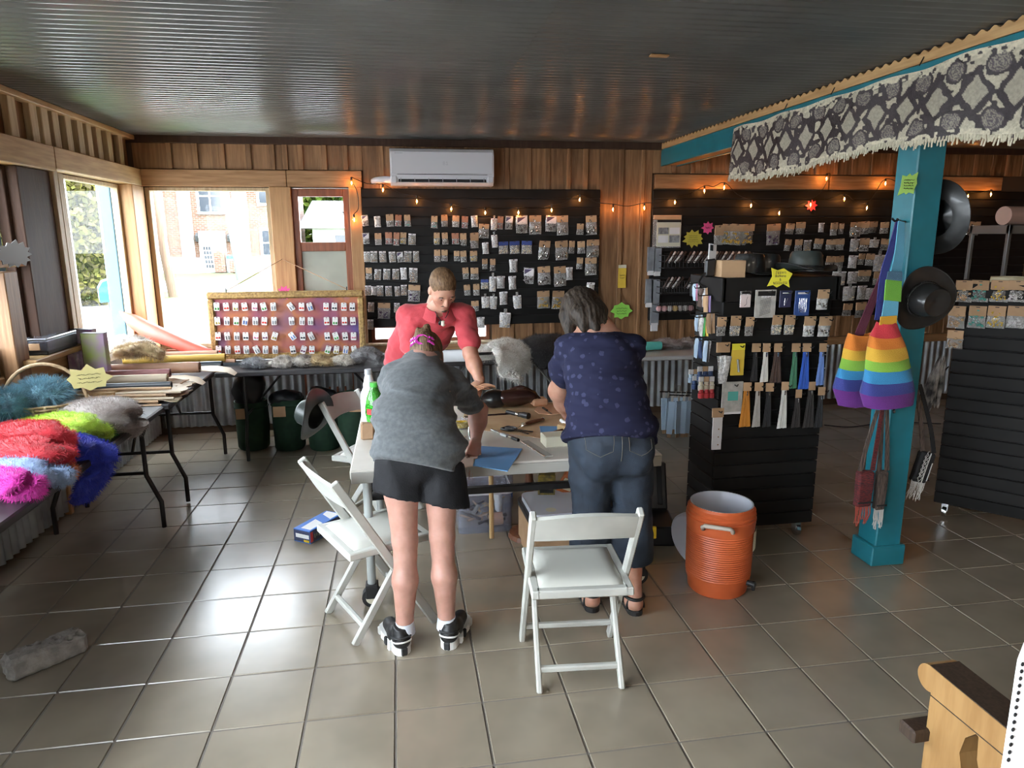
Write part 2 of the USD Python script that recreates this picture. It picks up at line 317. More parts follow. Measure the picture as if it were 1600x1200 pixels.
def side_window(n, label, y0, y1, z0, z1, fm, t=.04):
    w = thing(f'window_{n}', label, 'window', kind='structure')
    add('frame', [cbox(XL-.045, XL+.01, y0, y0+t, z0, z1), cbox(XL-.045, XL+.01, y1-t, y1, z0, z1), cbox(XL-.045, XL+.01, y0+t, y1-t, z1-.03, z1), cbox(XL-.045, XL+.01, y0+t, y1-t, z0, z0+t)], fm, w)
    add('pane', box(XL-.025, XL-.02, y0+t-.005, y1-t+.005, z0+t-.005, z1-.025), 'pane', w); return w
side_window(3, 'tall side window in the left wall beside the corner post', 5.18, 6.36, .84, 2.21, 'pale_stud')
side_window(4, 'dark framed side window at the left edge', 3.0, 4.66, 1.12, 2.2, 'dark_frame', .06)
side_window(5, 'unseen wide window beside the photographer, letting daylight in from the left', -2.4, 2.75, .74, 2.34, 'dark_frame', .06)  # out of view, sized to let daylight onto the floor
add('cross_rail', cbox(XL, XL+.05, 3.0, 4.83, 1.62, 1.72, .004), 'plank_y', wl)
for a, b, z0, z1 in ((2.76, 5.12, .62, 1.02), ):
    y = a
    while y < b-.02:
        e = min(y+.24, b); add('plank', cbox(XL, XL+.02, y+.001, e-.001, z0, z1, .002), 'plank_v', wl); add('batten', cbox(XL+.02, XL+.05, e-.03, e+.03, z0, z1, .003), 'post_wood', wl); y = e
add('stud', cbox(XL, XL+.1, 4.28, 4.42, .3, 1.6, .005), 'plank_v', wl)
add('ledge_apron', cbox(XL+.03, XL+.06, 4.36, 5.16, .93, 1.06, .004), 'plank_y', wl)
add('window_ledge', cbox(XL+.0, XL+.17, 4.34, 5.17, 1.06, 1.095, .005), 'plank_y', wl)
n_ = 0
for a, b in ((YF, .2), (.18, 2.3), (2.28, 4.5), (4.48, YB-.02)):
    v, f = vcorr(a, b, .02, .68); add('corrugated_sheet', (np.stack([-v[:, 1]+XL+.03+.003*(n_ % 2), v[:, 0], v[:, 2]], 1), f), 'galv', wl, smooth=True); n_ += 1
# right wall and the wall behind the photographer
add('wall_right', box(XR, XR+.12, YF-.1, YB+.1, -.1, ZC+.05), 'plank_v', kind='structure', label='wooden wall at the far right, outside the picture', cat='wall')
add('wall_front', box(XL-.1, XR+.1, YF-.12, YF, -.1, ZC+.05), 'plank_v', kind='structure', label='wooden wall behind the photographer', cat='wall')
emitter('unseen_tube_glow', (1, .95, .86), 6)  # glow of the tubes in the unseen ceiling lamps
for x, y, pw in LAMPS:
    t = thing('ceiling_light', f'unseen ceiling lamp {"nearer the windows" if x < 3 else "over the right hand aisle"} behind the photographer, lighting the back wall', 'lamp', (x, y, ZC-.10), rot=(42, 0, 0))
    add('bracket', tube([(0, 0, -.01), (0, .055, .075)], .012, 8), 'white', t); add('housing', [cbox(-.62, .62, -.1, .1, -.03, 0), cbox(-.62, -.6, -.1, .1, -.07, -.03), cbox(.6, .62, -.1, .1, -.07, -.03)], 'white', t)
    for s in (-.05, .05): add('tube', tube([(-.59, s, -.05), (.59, s, -.05)], .014, 10), 'unseen_tube_glow', t)
    rect_lamp(str(t.GetPath())+'/light', (0, 0, -.075), 1.15, .16, pw*1.2, (1, .86, .70))
# ceiling beam with the wood closure, post
t = thing('ceiling_beam', 'teal painted ceiling beam running from the back wall along the aisle', 'beam')
add('beam_face', cbox(2.5, 2.53, YF, YB, 2.425, 2.575, .003), 'teal', t); add('beam_face', cbox(2.65, 2.68, YF, YB, 2.425, 2.575, .003), 'teal', t)
add('soffit', cbox(2.53, 2.65, YF, YB, 2.43, 2.5, .003), 'plank_y', t)
n = int((YB-YF)/.0675*6); yy = np.linspace(YF, YB, n+1); top = ZC-.012+.0085*np.cos(2*PI*(yy-YF)/.0675)
c = prism(list(zip(yy, top))+[(YB, 2.575), (YF, 2.575)], .03)
add('closure_strip', (np.stack([c[0][:, 2]+2.49, c[0][:, 0], c[0][:, 1]], 1), c[1]), 'plank_y', t)
t = thing('support_post', 'teal painted square wooden post under the beam', 'post', (2.585, 3.265, 0))
add('post_shaft', cbox(-.076, .076, -.076, .076, .1, 2.43, .006), 'teal', t)
add('post_base', cbox(-.1, .1, -.09, .09, 0, .115, .006), 'teal', t)
# ---------------------------------------------------------------- outside
GZ = -.3
mat('grass', (.06, .105, .022), .9, col2=(.08, .13, .03), nscale=1.5, bump=.2, bscale=30)
mat('concrete', (.42, .41, .39), .9, col2=(.36, .35, .34), nscale=.8)
mat('facade_white', (.5, .5, .49), .7)
mat('roof_grey', (.20, .20, .22), .9)
mat('pole_wood', (.16, .10, .065), .9, col2=(.11, .07, .045), nscale=3, stretch=(8, 8, .6), bump=.2)
mat('pole_grey', (.13, .135, .13), .8)
mat('dark_glass', (.04, .045, .055), .12)
mat('mailbox_blue', (.015, .13, .27), .4)
mat('blue_paint', (.09, .19, .28), .5); mat('siding', (.62, .55, .43), .7)
LOOK['brick'] = usdkit.material(stage, '/World/Looks/brick', {'g': ('geometry', {}), 's': ('separate_xyz', {}), 'c': ('combine_xyz', {}), 'b': ('brick_texture', dict(color1=(.12, .05, .03), color2=(.16, .075, .045), mortar=(.22, .19, .16), scale=1., mortar_size=.012, brick_width=.30, row_height=.11)),
    'p': ('principled_bsdf', dict(roughness=.85))}, [('g.position', 's.vector'), ('s.x', 'c.x'), ('s.z', 'c.y'), ('c.vector', 'b.vector'), ('b.color', 'p.base_color')], surface='p.BSDF')
tag(add('ground', box(-90, 60, -40, 110, GZ-.4, GZ-.05), 'grass'), 'sunlit green lawn outside the windows', 'lawn', kind='structure')
def pave(name, poly, label, m='concrete', z=GZ):
    v, f = prism(poly, .06); add(name, (v+[0, 0, z-.055], f), m, label=label, cat='pavement', kind='structure')
pave('road', [(-70, 10.5), (50, 9.5), (50, 25.5), (-70, 26.5)], 'pale concrete road in front of the shop')
pave('driveway', [(-60, 30), (-16, 30), (-3, 30), (14, 29.5), (14, 33), (-7, 33.5), (-10.3, 37), (-60, 37.5)], 'pale driveway before the brick building')
pave('side_street', [(-70, -40), (-3.4, -40), (-3.4, 4.6), (-9, 10.4), (-70, 10.4)], 'unseen pale paving left of the shop that limits green bounce')  # out of view; pale ground keeps green bounce out of the room
pave('forecourt', [(-3.4, -40), (40, -40), (40, -2.8), (-3.4, -2.8)], 'pale concrete forecourt behind the photographer')
pave('sidewalk', [(-2.4, 6.9), (-2.4, 8.2), (12, 8.2), (12, 6.9)], 'pavement along the shop wall')
YBD = 46.
bd = thing('brick_building', 'two storey brick building with white pilasters across the road', 'building')
fx = lambda px, py=380: sx(px, py, YBD)
fz = lambda py, px=310: sz(px, py, YBD)
X0, X1 = -34., fx(452)
add('brick_wall', box(X0, X1, YBD, YBD+8, fz(404), 11), 'brick', bd)
add('foundation', cbox(X0-.1, X1+.1, YBD-.25, YBD+7, GZ-.2, fz(402), .02), 'facade_white', bd)
for a, b in ((249, 262), (285, 304), (369, 391)):
    add('pilaster', cbox(fx(a), fx(b), YBD-.3, YBD+.1, GZ-.2, 11, .03), 'facade_white', bd)
def bwin(a, b, t, u, cols=1, rows=2):
    w = add('window', box(fx(a, (t+u)/2)-.12, fx(b, (t+u)/2)+.12, YBD-.12, YBD-.02, fz(u)-.12, fz(t)+.12), 'facade_white', bd)
    xs = np.linspace(fx(a, (t+u)/2), fx(b, (t+u)/2), cols+1); zs = np.linspace(fz(u), fz(t), rows+1)
    for i in range(cols):
        for j in range(rows): add('pane', box(xs[i]+.06, xs[i+1]-.06, YBD-.16, YBD-.1, zs[j]+.05, zs[j+1]-.05), 'dark_glass', w)
bwin(310, 346, 280, 332, 2, 2); bwin(233, 249, 280, 311); bwin(238, 258, 358, 404); bwin(404, 421, 298, 318, 1, 1); bwin(410, 424, 360, 400); bwin(150, 175, 360, 404)
en = add('entrance_panel', cbox(fx(313), fx(354), YBD-.35, YBD-.05, GZ, fz(361), .02), 'facade_white', bd)
for i in range(3):
    for j in range(5):
        px = 319.5+i*4.2+j*.6; pz = 385.5+j*7
        add('door_pane', box(fx(px), fx(px+2.6), YBD-.42, YBD-.36, fz(pz+4.6), fz(pz)), 'dark_glass', en)
add('brick_pier', cbox(fx(336), fx(353), YBD-.6, YBD-.36, GZ, fz(393), .02), 'brick', bd)
add('brick_pier', cbox(fx(361), fx(373), YBD-.9, YBD-.36, GZ, fz(408), .02), 'brick', bd)
mat('awning_green', (.05, .36, .30), .6)
add('planter_box', cbox(fx(357), fx(373), YBD-.9, YBD-.4, fz(404), fz(399), .02), 'awning_green', bd)
for px in (310.5, 360.5): add('wall_lantern', lathe([(0, 0), (.12, .05), (.16, .4), (.05, .55), (0, .6)], 8, (fx(px), YBD-.2, fz(379))), 'black', bd)
def pole(px, y, r, label, m, h=10, lean=0):
    c = at(px, 440, y=y); t = thing('utility_pole', label, 'pole', (c[0], y, GZ))
    add('shaft', tube([(0, 0, -.3), (lean*.5, 0, h/2), (lean, 0, h)], [r, r*.9, r*.8], 10), m, t, smooth=True)
    add('crossarm', cbox(lean-1, lean+1, -.08, .08, h-1, h-.8, .02), m, t)
pole(270, 27.5, .17, 'brown wooden utility pole nearest the left side of the street window', 'pole_wood', lean=-1.0)
pole(377, 38, .2, 'grey utility pole right of the brick building entrance', 'pole_grey', lean=-.9)
def tree(loc, h, r, label, cols, n, trunk=.2, seed=1, shape=(1, 1, 1.2)):
    q = np.random.default_rng(seed); t = thing('tree', label, 'tree', loc)
    add('trunk', tube(curve([(0, 0, -.3), (.1, 0, h*.3), (0, .1, h*.7)], 8), np.linspace(trunk, trunk*.4, 8)[:len(curve([(0,0,-.3),(.1,0,h*.3),(0,.1,h*.7)],8))], 8), 'pole_wood', t, smooth=True)
    d = q.normal(size=(n, 3)); d /= np.linalg.norm(d, axis=1, keepdims=True); c = d*(q.uniform(.25, 1, n)**.5)[:, None]*r*np.array(shape)
    c *= (.75+.5*meshkit.fbm(d*2.2+seed, 3, seed))[:, None]; c[:, 2] += h*.72
    s = r*.03*q.uniform(.6, 1.4, (n, 1)); a = q.normal(size=(n, 3)); a /= np.linalg.norm(a, axis=1, keepdims=True); b = np.cross(a, q.normal(size=(n, 3))); b /= np.linalg.norm(b, axis=1, keepdims=True)
    v = np.stack([c+a*s*1.6, c+b*s, c-a*s*1.6, c-b*s], 1).reshape(-1, 3); k = np.arange(n)*4
    f = np.vstack([np.stack([k, k+1, k+2], 1), np.stack([k, k+2, k+3], 1)])
    pr = add('foliage', (v, f), 'foliage', t, kind='stuff', col=np.repeat(np.array(cols)[q.integers(0, len(cols), n)]*.3*q.uniform(.8, 1.2, (n, 1)), 4, 0))
LOOK['foliage'] = usdkit.material(stage, '/World/Looks/foliage', {'a': ('attribute', dict(attribute='Cd')), 'd': ('diffuse_bsdf', {}), 't': ('translucent_bsdf', {}), 'x': ('mix_closure', dict(fac=.4))},
    [('a.color', 'd.color'), ('a.color', 't.color'), ('d.BSDF', 'x.closure1'), ('t.BSDF', 'x.closure2')], surface='x.closure')
G1 = [(.20, .32, .06), (.30, .38, .08), (.12, .22, .05)]; G2 = [(.42, .40, .10), (.34, .34, .10), (.50, .44, .16), (.28, .24, .12)]; G3 = [(.06, .15, .07), (.08, .2, .09), (.05, .11, .06)]
def tr(px, y, h, r, label, cols, n, seed, shape=(1, 1, 1.2)):
    c = at(px, 420, y=y); tree((c[0], y, GZ), h, r, label, cols, n, .25, seed, shape)
tr(108, 24, 3.4, 2.1, 'yellowish tree seen through the tall side window', G2, 20000, 3, (1, 1, 1.35))
tr(172, 30, 3.6, 1.9, 'dark evergreen behind the yellowish tree', G3, 16000, 4, (1, 1, 1.5))
tr(60, 36, 5, 3.2, 'olive tree at the far left of the side window', G2, 14000, 5)
tr(500, 70, 9, 6.0, 'big green tree behind the pale house', G1, 16000, 6)
tr(15, 24, 4, 2.6, 'leafy tree seen through the dark framed window', G1, 12000, 7)
hs = thing('house', 'low pale house with grey roof beyond the door pane', 'house')
c0, c1 = sx(488, 360, 50), sx(575, 360, 50)
add('house_wall', box(c0, c1, 50, 57, GZ, sz(510, 357, 50)), 'facade_white', hs)
zr, z2 = sz(510, 357, 50), sz(540, 336, 50)
v = np.array([[c0-.9, 49.2, zr], [c1+.9, 49.2, zr], [c1+.9, 58, zr], [c0-.9, 58, zr], [c0+4, 53.5, z2+1.1], [c1-4, 53.5, z2+1.1]]); f = np.array([[0, 1, 5], [0, 5, 4], [1, 2, 5], [2, 3, 4], [2, 4, 5], [3, 0, 4], [0, 2, 1], [0, 3, 2]])
add('roof', (v, f), 'roof_grey', hs)
for k in range(4): x = c0+1.5+k*2.4; add('window', box(x, x+1.2, 49.93, 50.02, GZ+1.1, GZ+2.2), 'dark_glass', hs)
c = at(180, 500, z=GZ); mb = thing('mailbox', 'bright blue mailbox on two thin posts by the road', 'mailbox', (c[0]*.60, c[1]*.60, GZ), .4)
mz = at(181, 452, y=c[1]*.6)[2]-GZ
P_ = [(-.18, 0), (.18, 0), (.18, .2), (.12, .3), (0, .34), (-.12, .3), (-.18, .2)]; m_ = upright(prism(P_, .6))
add('box', (m_[0]+[0, .3, mz-.17], m_[1]), 'mailbox_blue', mb)
for s in (-.05, .05): add('leg', cbox(s-.018, s+.018, -.018, .018, 0, mz-.16), 'pole_grey', mb)
pp = thing('porch_post', 'white upright added outside the tall side window for a reflection in its glass', 'post', (-3.0, 7.0, GZ))
add('shaft', cbox(-.07, .07, -.07, .07, 0, 3.2, .01), 'facade_white', pp)  # white upright added in place of a pale reflection on the pane
bp = add('blue_corner_board', cbox(XL-.16, XL-.055, 6.33, 6.42, .5, 2.6, .005), 'blue_paint', wl)
bp = add('blue_corner_board', cbox(XL-.14, XL-.055, 4.5, 4.62, 1.0, 2.6, .005), 'blue_paint', wl)
nb = thing('neighbour_shed', 'tan clapboard shed outside the dark framed window', 'shed', (-5.6, 7.1, GZ))
add('shed_body', box(-.8, .8, 0, 2.5, 0, 2.0), 'siding', nb)
for k in range(14): add('clapboard', bar((-.82, -.012, .1+k*.14), (.82, -.012, .1+k*.14), .025, .13), 'siding', nb)
# ---------------------------------------------------------------- people: implicit bodies turned into one surface each
V = lambda *a: np.array(a, float)
def _nets(f, lo, h):
    s = f < 0; n0, n1, n2 = f.shape
    c = np.zeros((n0-1, n1-1, n2-1), int); corners = [(a, b, d) for a in (0, 1) for b in (0, 1) for d in (0, 1)]
    for a, b, d in corners: c += s[a:n0-1+a, b:n1-1+b, d:n2-1+d]
    act = (c > 0) & (c < 8); I = np.argwhere(act); idx = np.full(act.shape, -1); idx[act] = np.arange(len(I))
    pos = np.zeros((len(I), 3)); cnt = np.zeros(len(I)); g = lambda o: f[I[:, 0]+o[0], I[:, 1]+o[1], I[:, 2]+o[2]]
    for o in corners:
        for ax in range(3):
            if o[ax]: continue
            e = list(o); e[ax] = 1; u, v = g(o), g(e); m = (u < 0) != (v < 0)
            t = np.where(m, u/np.where(m, u-v, 1), 0); q = np.tile(np.array(o, float), (len(I), 1)); q[:, ax] += t
            pos[m] += q[m]; cnt[m] += 1
    vert = lo+h*(I+pos/cnt[:, None]); F = []
    for ax in range(3):
        b, d = [(1, 2), (2, 0), (0, 1)][ax]
        sl0 = [slice(1, -1)]*3; sl0[ax] = slice(0, -1); sl1 = list(sl0); sl1[ax] = slice(1, None)
        A, B = s[tuple(sl0)], s[tuple(sl1)]; E = np.argwhere(A != B); inside = A[tuple(E.T)]
        off = np.ones(3, int); off[ax] = 0; E = E+off; q = []
        for da, db in ((-1, -1), (0, -1), (0, 0), (-1, 0)):
            k = E.copy(); k[:, b] += da; k[:, d] += db; q.append(idx[tuple(k.T)])
        q = np.stack(q, 1); q[~inside] = q[~inside][:, ::-1]; F.append(q)
    q = np.vstack(F); return vert, np.vstack([q[:, [0, 1, 2]], q[:, [0, 2, 3]]])
class Body:
    def __init__(s, k=.03): s.pr, s.k, s.cut, s.nz, s.sub = [], k, [], [], []
    def cone(s, a, b, ra, rb, flat=None, k=None): s.pr.append(('c', V(*a), V(*b), ra, rb, flat, k or s.k)); return s
    def chain(s, pts, rs, flat=None, k=None):
        for i in range(len(pts)-1): s.cone(pts[i], pts[i+1], rs[i], rs[i+1], flat, k)
        return s
    def ell(s, c, r, k=None, R=None): s.pr.append(('e', V(*c), V(*r), R, 0, None, k or s.k)); return s
    def plane(s, p, n): n = V(*n); s.cut.append((V(*p), n/np.linalg.norm(n))); return s   # keep the side against n
    def carve(s, c, r, k=.006): s.sub.append((V(*c), V(*r), k)); return s
    def folds(s, amp, scale, seed=0): s.nz.append((amp, V(*scale), seed)); return s
    def one(s, q, P):
        if q[0] == 'c':
            _, a, b, ra, rb, flat, k = q; d = b-a; h = np.clip(((P-a) @ d)/max(d @ d, 1e-9), 0, 1); w = P-a-h[..., None]*d
            if flat is not None: n, fac = flat; w = w+((w @ n)*(fac-1))[..., None]*n
            return np.linalg.norm(w, axis=-1)-(ra+(rb-ra)*h)
        _, c, r, R, _, _, k = q; w = P-c
        if R is not None: w = w @ R
        return (np.linalg.norm(w/r, axis=-1)-1)*r.min()
    def __call__(s, P):
        d = None
        for q in s.pr:
            e = s.one(q, P); k = q[6]
            if d is None: d = e
            else: h = np.clip(.5+.5*(d-e)/k, 0, 1); d = d+(e-d)*h-k*h*(1-h)
        for c, r, k in s.sub:
            e = -(np.linalg.norm((P-c)/r, axis=-1)-1)*r.min(); h = np.clip(.5-.5*(d-e)/k, 0, 1); d = d+(e-d)*h+k*h*(1-h)
        for amp, sc, seed in s.nz: d = d+amp*(meshkit.fbm(P*sc, 3, seed)-.5)*2
        for p, n in s.cut: d = np.maximum(d, (P-p) @ n)
        return d
    def mesh(s, h=.009, pad=.03):
        lo = np.min([np.minimum(q[1]-max(np.max(q[2]), .0) if q[0] == 'e' else np.minimum(q[1], q[2])-max(q[3], q[4]), 9) for q in s.pr], 0)-pad
        hi = np.max([q[1]+np.max(q[2]) if q[0] == 'e' else np.maximum(q[1], q[2])+max(q[3], q[4]) for q in s.pr], 0)+pad
        n = np.ceil((hi-lo)/h).astype(int)+1
        P = np.stack(np.meshgrid(*[lo[i]+h*np.arange(n[i]) for i in range(3)], indexing='ij'), -1)
        f = np.stack([s(P[i]) for i in range(len(P))])
        v, t = _nets(f, lo, h); m = trimesh.Trimesh(v, t, process=False)
        if not s.cut: trimesh.smoothing.filter_taubin(m, iterations=4)
        return np.asarray(m.vertices), np.asarray(m.faces)
def frame(fwd, up):                                       # columns: right, forward, up
    f = V(*fwd)/np.linalg.norm(fwd); r = np.cross(f, V(*up)); r /= np.linalg.norm(r); return np.stack([r, f, np.cross(r, f)], 1)
def hand(wrist, fwd, back, side, curl=25, spread=1., thumb=35, s=1., each=None):
    """A hand with four fingers and a thumb. fwd: wrist to knuckles, back: out of the back of the hand, side: +1 when the thumb lies on the local right."""
    R = frame(fwd, back); b = Body(.010*s); L = lambda x, y, z: V(*wrist)+R @ (V(x, y, z)*s)
    b.ell(L(0, .012, 0), V(.024, .032, .018)*s, R=R); b.cone(L(0, -.03, 0), L(0, .01, 0), .023*s, .024*s)
    for x in (-.027, -.009, .009, .027): b.cone(L(x*.7, .02, -.001), L(x, .078-abs(x)*.25, .002), .0135*s, .0115*s, k=.014*s)
    ln = [(.040, .026, .020), (.044, .029, .021), (.041, .027, .020), (.032, .020, .018)]
    for i in range(4):
        x = side*(.027-.018*i); p = V(x, .078-abs(x)*.25, .002); a = 0; w = side*spread*math.radians(9-6*i); r = (.0092, .0095, .0092, .0082)[i]
        c = curl if each is None else each[i]
        for j, l in enumerate(ln[i]):
            a += math.radians(c*(.8, 1.1, .8)[j]); d = V(math.sin(w)*math.cos(a), math.cos(w)*math.cos(a), -math.sin(a)); q = p+d*l
            b.cone(L(*p), L(*q), r*s*(1-.08*j), r*s*(.92-.08*j), k=.004*s); p = q
    t0, t1 = V(side*.018, .012, -.006), V(side*.045, .045, -.014); th = math.radians(thumb)
    t2 = t1+.034*V(side*math.cos(th), math.sin(th), -.25); t3 = t2+.027*V(side*math.cos(th+.5), math.sin(th+.5), -.4)
    b.cone(L(*t0), L(*t1), .017*s, .0125*s, k=.012*s); b.cone(L(*t1), L(*t2), .0115*s, .0105*s, k=.004*s); b.cone(L(*t2), L(*t3), .0105*s, .0085*s, k=.004*s)
    return b.mesh(.0034, .012)
def head(c, R, s=1., fem=True, nose=1.):
    """Skull, jaw, brow, nose, lips, chin and ears in one surface. Local axes: x right, y out of the face, z up."""
    b = Body(.02)
    b.ell((0, -.012, .035), (.073, .094, .088)).ell((0, .018, .0), (.064, .07, .085)).cone((0, .03, -.035), (0, .056, -.088), .05, .027 if fem else .031)
    b.cone((-.04, .02, -.03), (-.022, .05, -.082), .028, .02).cone((.04, .02, -.03), (.022, .05, -.082), .028, .02)
    b.cone((-.034, .072, .026), (.034, .072, .026), .013, .013, k=.015)
    b.cone((0, .084, .018), (0, .104*nose, -.026), .008, .0115, k=.012).ell((-.011, .094, -.03), (.009, .011, .008), k=.008).ell((.011, .094, -.03), (.009, .011, .008), k=.008)
    b.ell((-.042, .058, -.012), (.022, .02, .02)).ell((.042, .058, -.012), (.022, .02, .02))
    b.ell((0, .083, -.052), (.021, .009, .006), k=.006).ell((0, .081, -.063), (.018, .01, .007), k=.006)
    for x in (-1, 1):
        b.carve((x*.031, .094, .007), (.019, .016, .011), .01)
        b.ell((x*.077, -.012, -.005), (.010, .02, .031), k=.008); b.carve((x*.087, -.008, -.003), (.006, .010, .018), .004)
    b.carve((0, .095, -.0575), (.02, .009, .0022), .003)
    b.cone((0, -.03, -.05), (0, -.052, -.17), .052 if fem else .058, .056 if fem else .062)
    v, f = b.mesh(.0046, .02); return v*s @ R.T + V(*c), f
def hair_shell(c, R, prims, cuts, s=1., h=.006, k=.02, groove=.004, seed=3):
    b = Body(k)
    for p in prims: getattr(b, p[0])(*p[1:])
    for p in cuts: b.carve(*p)
    v, f = b.mesh(h, .02); n = meshkit.fbm(v*V(90, 28, 14), 3, seed)-.5
    m = trimesh.Trimesh(v, f, process=False); v = v+m.vertex_normals*(n*2*groove)[:, None]
    return v*s @ R.T + V(*c), f
def hairmat(name, c1, c2, st=(110, 110, 18)): mat(name, c1, .55, col2=c2, nscale=1, stretch=st, bump=.35, bscale=1, spec=.25)
mat('skin_fair', (.47, .255, .20), .5, col2=(.41, .215, .165), nscale=22, sss=.12); mat('skin_man', (.55, .29, .20), .5, col2=(.47, .225, .155), nscale=22, sss=.12)
mat('skin_tan', (.52, .28, .20), .5, col2=(.45, .22, .15), nscale=22, sss=.12)
hairmat('hair_brown', (.065, .038, .022), (.20, .125, .07)); hairmat('hair_grey', (.011, .0075, .0055), (.05, .036, .026)); hairmat('hair_blond', (.10, .055, .028), (.22, .13, .07), (90, 14, 40))
mat('tee_grey', (.10, .108, .113), .85, col2=(.07, .077, .082), nscale=60, bump=.25, bscale=400, sheen=.15)
mat('tee_red', (.56, .06, .075), .8, col2=(.48, .045, .06), nscale=8, bump=.2, bscale=300, sheen=.15)
mat('shorts_black', (.006, .006, .0075), .75, spec=.3, col2=(.009, .009, .011), nscale=30, bump=.2, bscale=150)
mat('jeans', (.014, .021, .034), .8, col2=(.02, .031, .05), nscale=16, bump=.25, bscale=500)
mat('jeans_dark', (.02, .028, .045), .8); mat('stitch', (.10, .09, .075), .8)
LOOK['tee_navy'] = usdkit.material(stage, '/World/Looks/tee_navy', {'g': ('geometry', {}), 'v': ('voronoi_texture', dict(scale=24., feature='f1')), 'v2': ('voronoi_texture', dict(scale=70.)), 'mm': ('math', dict(math_type='multiply')),
    'r': ('rgb_ramp', dict(ramp=[(.0, (.04, .043, .09)), (.36, (.04, .043, .09)), (.42, (.016, .017, .042)), (1., (.016, .017, .042))])), 'a': ('math', dict(math_type='add', value2=0.)), 'p': ('principled_bsdf', dict(roughness=.9, specular_ior_level=.2)), 'w': ('math', dict(math_type='multiply', value2=.22))},
    [('g.position', 'v.vector'), ('g.position', 'v2.vector'), ('v2.distance', 'w.value1'), ('v.distance', 'a.value1'), ('w.value', 'a.value2'), ('a.value', 'r.fac'), ('r.color', 'p.base_color')], surface='p.BSDF')
mat('sole_white', (.75, .75, .73), .5); mat('sock', (.6, .62, .68), .9); mat('rubber', (.02, .02, .021), .6)
mat('clip_pink', (.62, .05, .42), .25, coat=.4); mat('eye_white', (.7, .68, .65), .2); mat('eye_dark', (.03, .02, .015), .15); mat('brow', (.09, .055, .035), .8)
FX = (V(1, 0, 0), 1.)
# --- the woman in the grey T-shirt, bent over the near edge of the table
w1 = thing('person', 'person in grey T-shirt and black shorts bending over the table, hair clipped up', 'person')
aL, aR, kL, kR, hL, hR = V(-.035, 2.83, .085), V(.15, 2.84, .085), V(-.02, 2.855, .45), V(.142, 2.865, .45), V(-.03, 2.92, .83), V(.145, 2.93, .83)
pel, wai, che, nek = V(.055, 2.95, .88), V(.04, 3.03, .98), V(.075, 3.2, 1.09), V(.10, 3.36, 1.17)
dT = (nek-pel)/np.linalg.norm(nek-pel); nT = np.cross(V(1, 0, 0), dT); nT /= np.linalg.norm(nT)      # out of the back
flat = (nT, 1.42)
b = Body(.035)
for a, k_, h_, sg in ((aL, kL, hL, -1), (aR, kR, hR, 1)):
    calf = a*.36+k_*.64+V(0, -.012, 0)
    b.chain([a-V(0, 0, .03), a+V(0, 0, .02), calf, k_-V(0, 0, .02), k_+V(0, .01, .04), k_*.35+h_*.65, h_], [.033, .036, .055, .048, .054, .073, .085], k=.02)
b.chain([pel, wai, che, nek], [.155, .15, .155, .09], flat)
shL, shR = V(-.045, 3.28, 1.12), V(.225, 3.26, 1.09)
b.cone(nek, shL, .06, .05).cone(nek, shR, .06, .05).cone(nek, nek+V(.01, .05, .05), .06, .055)
eR, wR = V(.365, 3.36, .93), V(.335, 3.235, .825); eL, wL = V(.0, 3.50, .93), V(.165, 3.34, .805)
b.chain([shR, shR*.4+eR*.6, eR], [.047, .042, .038]).chain([eR, eR*.6+wR*.4, wR], [.041, .04, .027]); b.chain([shL, eL], [.05, .038]).chain([eL, wL], [.038, .026])
Rh = frame((.12, .85, -.5), (0, .5, .85)); hc = V(.12, 3.45, 1.19)
hands = [hand(wR+V(0, -.012, -.008), (-.25, -.45, -.5), (.55, -.5, .55), -1, 48, .5, 60, .95), hand(wL+V(.008, -.006, 0), (.85, -.45, -.12), (.1, .1, .99), -1, 10, 1.1, 40, .92)]
add('body', [b.mesh(.009)]+hands+[head(hc, Rh, .98)], 'skin_fair', w1, smooth=True)
t = Body(.03).chain([pel+V(0, -.005, .0), wai, che, nek+dT*.02], [.203, .176, .168, .098], flat)
t.cone(nek-dT*.04, shL, .075, .066).cone(nek-dT*.04, shR, .075, .066).chain([shR, shR*.28+eR*.72], [.067, .06]).chain([shL, shL*.5+eL*.5], [.066, .062])
t.folds(.030, (4, 9, 20), 4).folds(.003, (26, 26, 26), 5); t.plane(pel+V(0, -.06, -.075), (-.22, -.42, -.84))
b2 = Body(.01); ae = (eR-shR)/np.linalg.norm(eR-shR)
t.pr and None
v, f = t.mesh(.0085); add('t_shirt', (v, f), 'tee_grey', w1, smooth=40)
s = Body(.035)
s.cone(pel+V(-.005, -.02, -.02), pel+V(.0, 0, .04), .170, .155, (V(0, 1, 0), 1.25))
for h_, k_ in ((hL, kL), (hR, kR)): e = h_*.5+k_*.5+V(0, -.005, 0); s.cone(h_+V(0, -.01, .0), e, .108, .128, (V(0, 1, 0), 1.12), k=.02)
s.folds(.016, (14, 14, 4), 8).plane((.05, 2.9, .672), (-.25, -.1, -1)).plane(pel+V(0, -.06, -.075)+V(.22, .42, .84)*.055, (.22, .42, .84))
sv = s.mesh(.009); add('shorts', sv, 'shorts_black', w1, smooth=40)
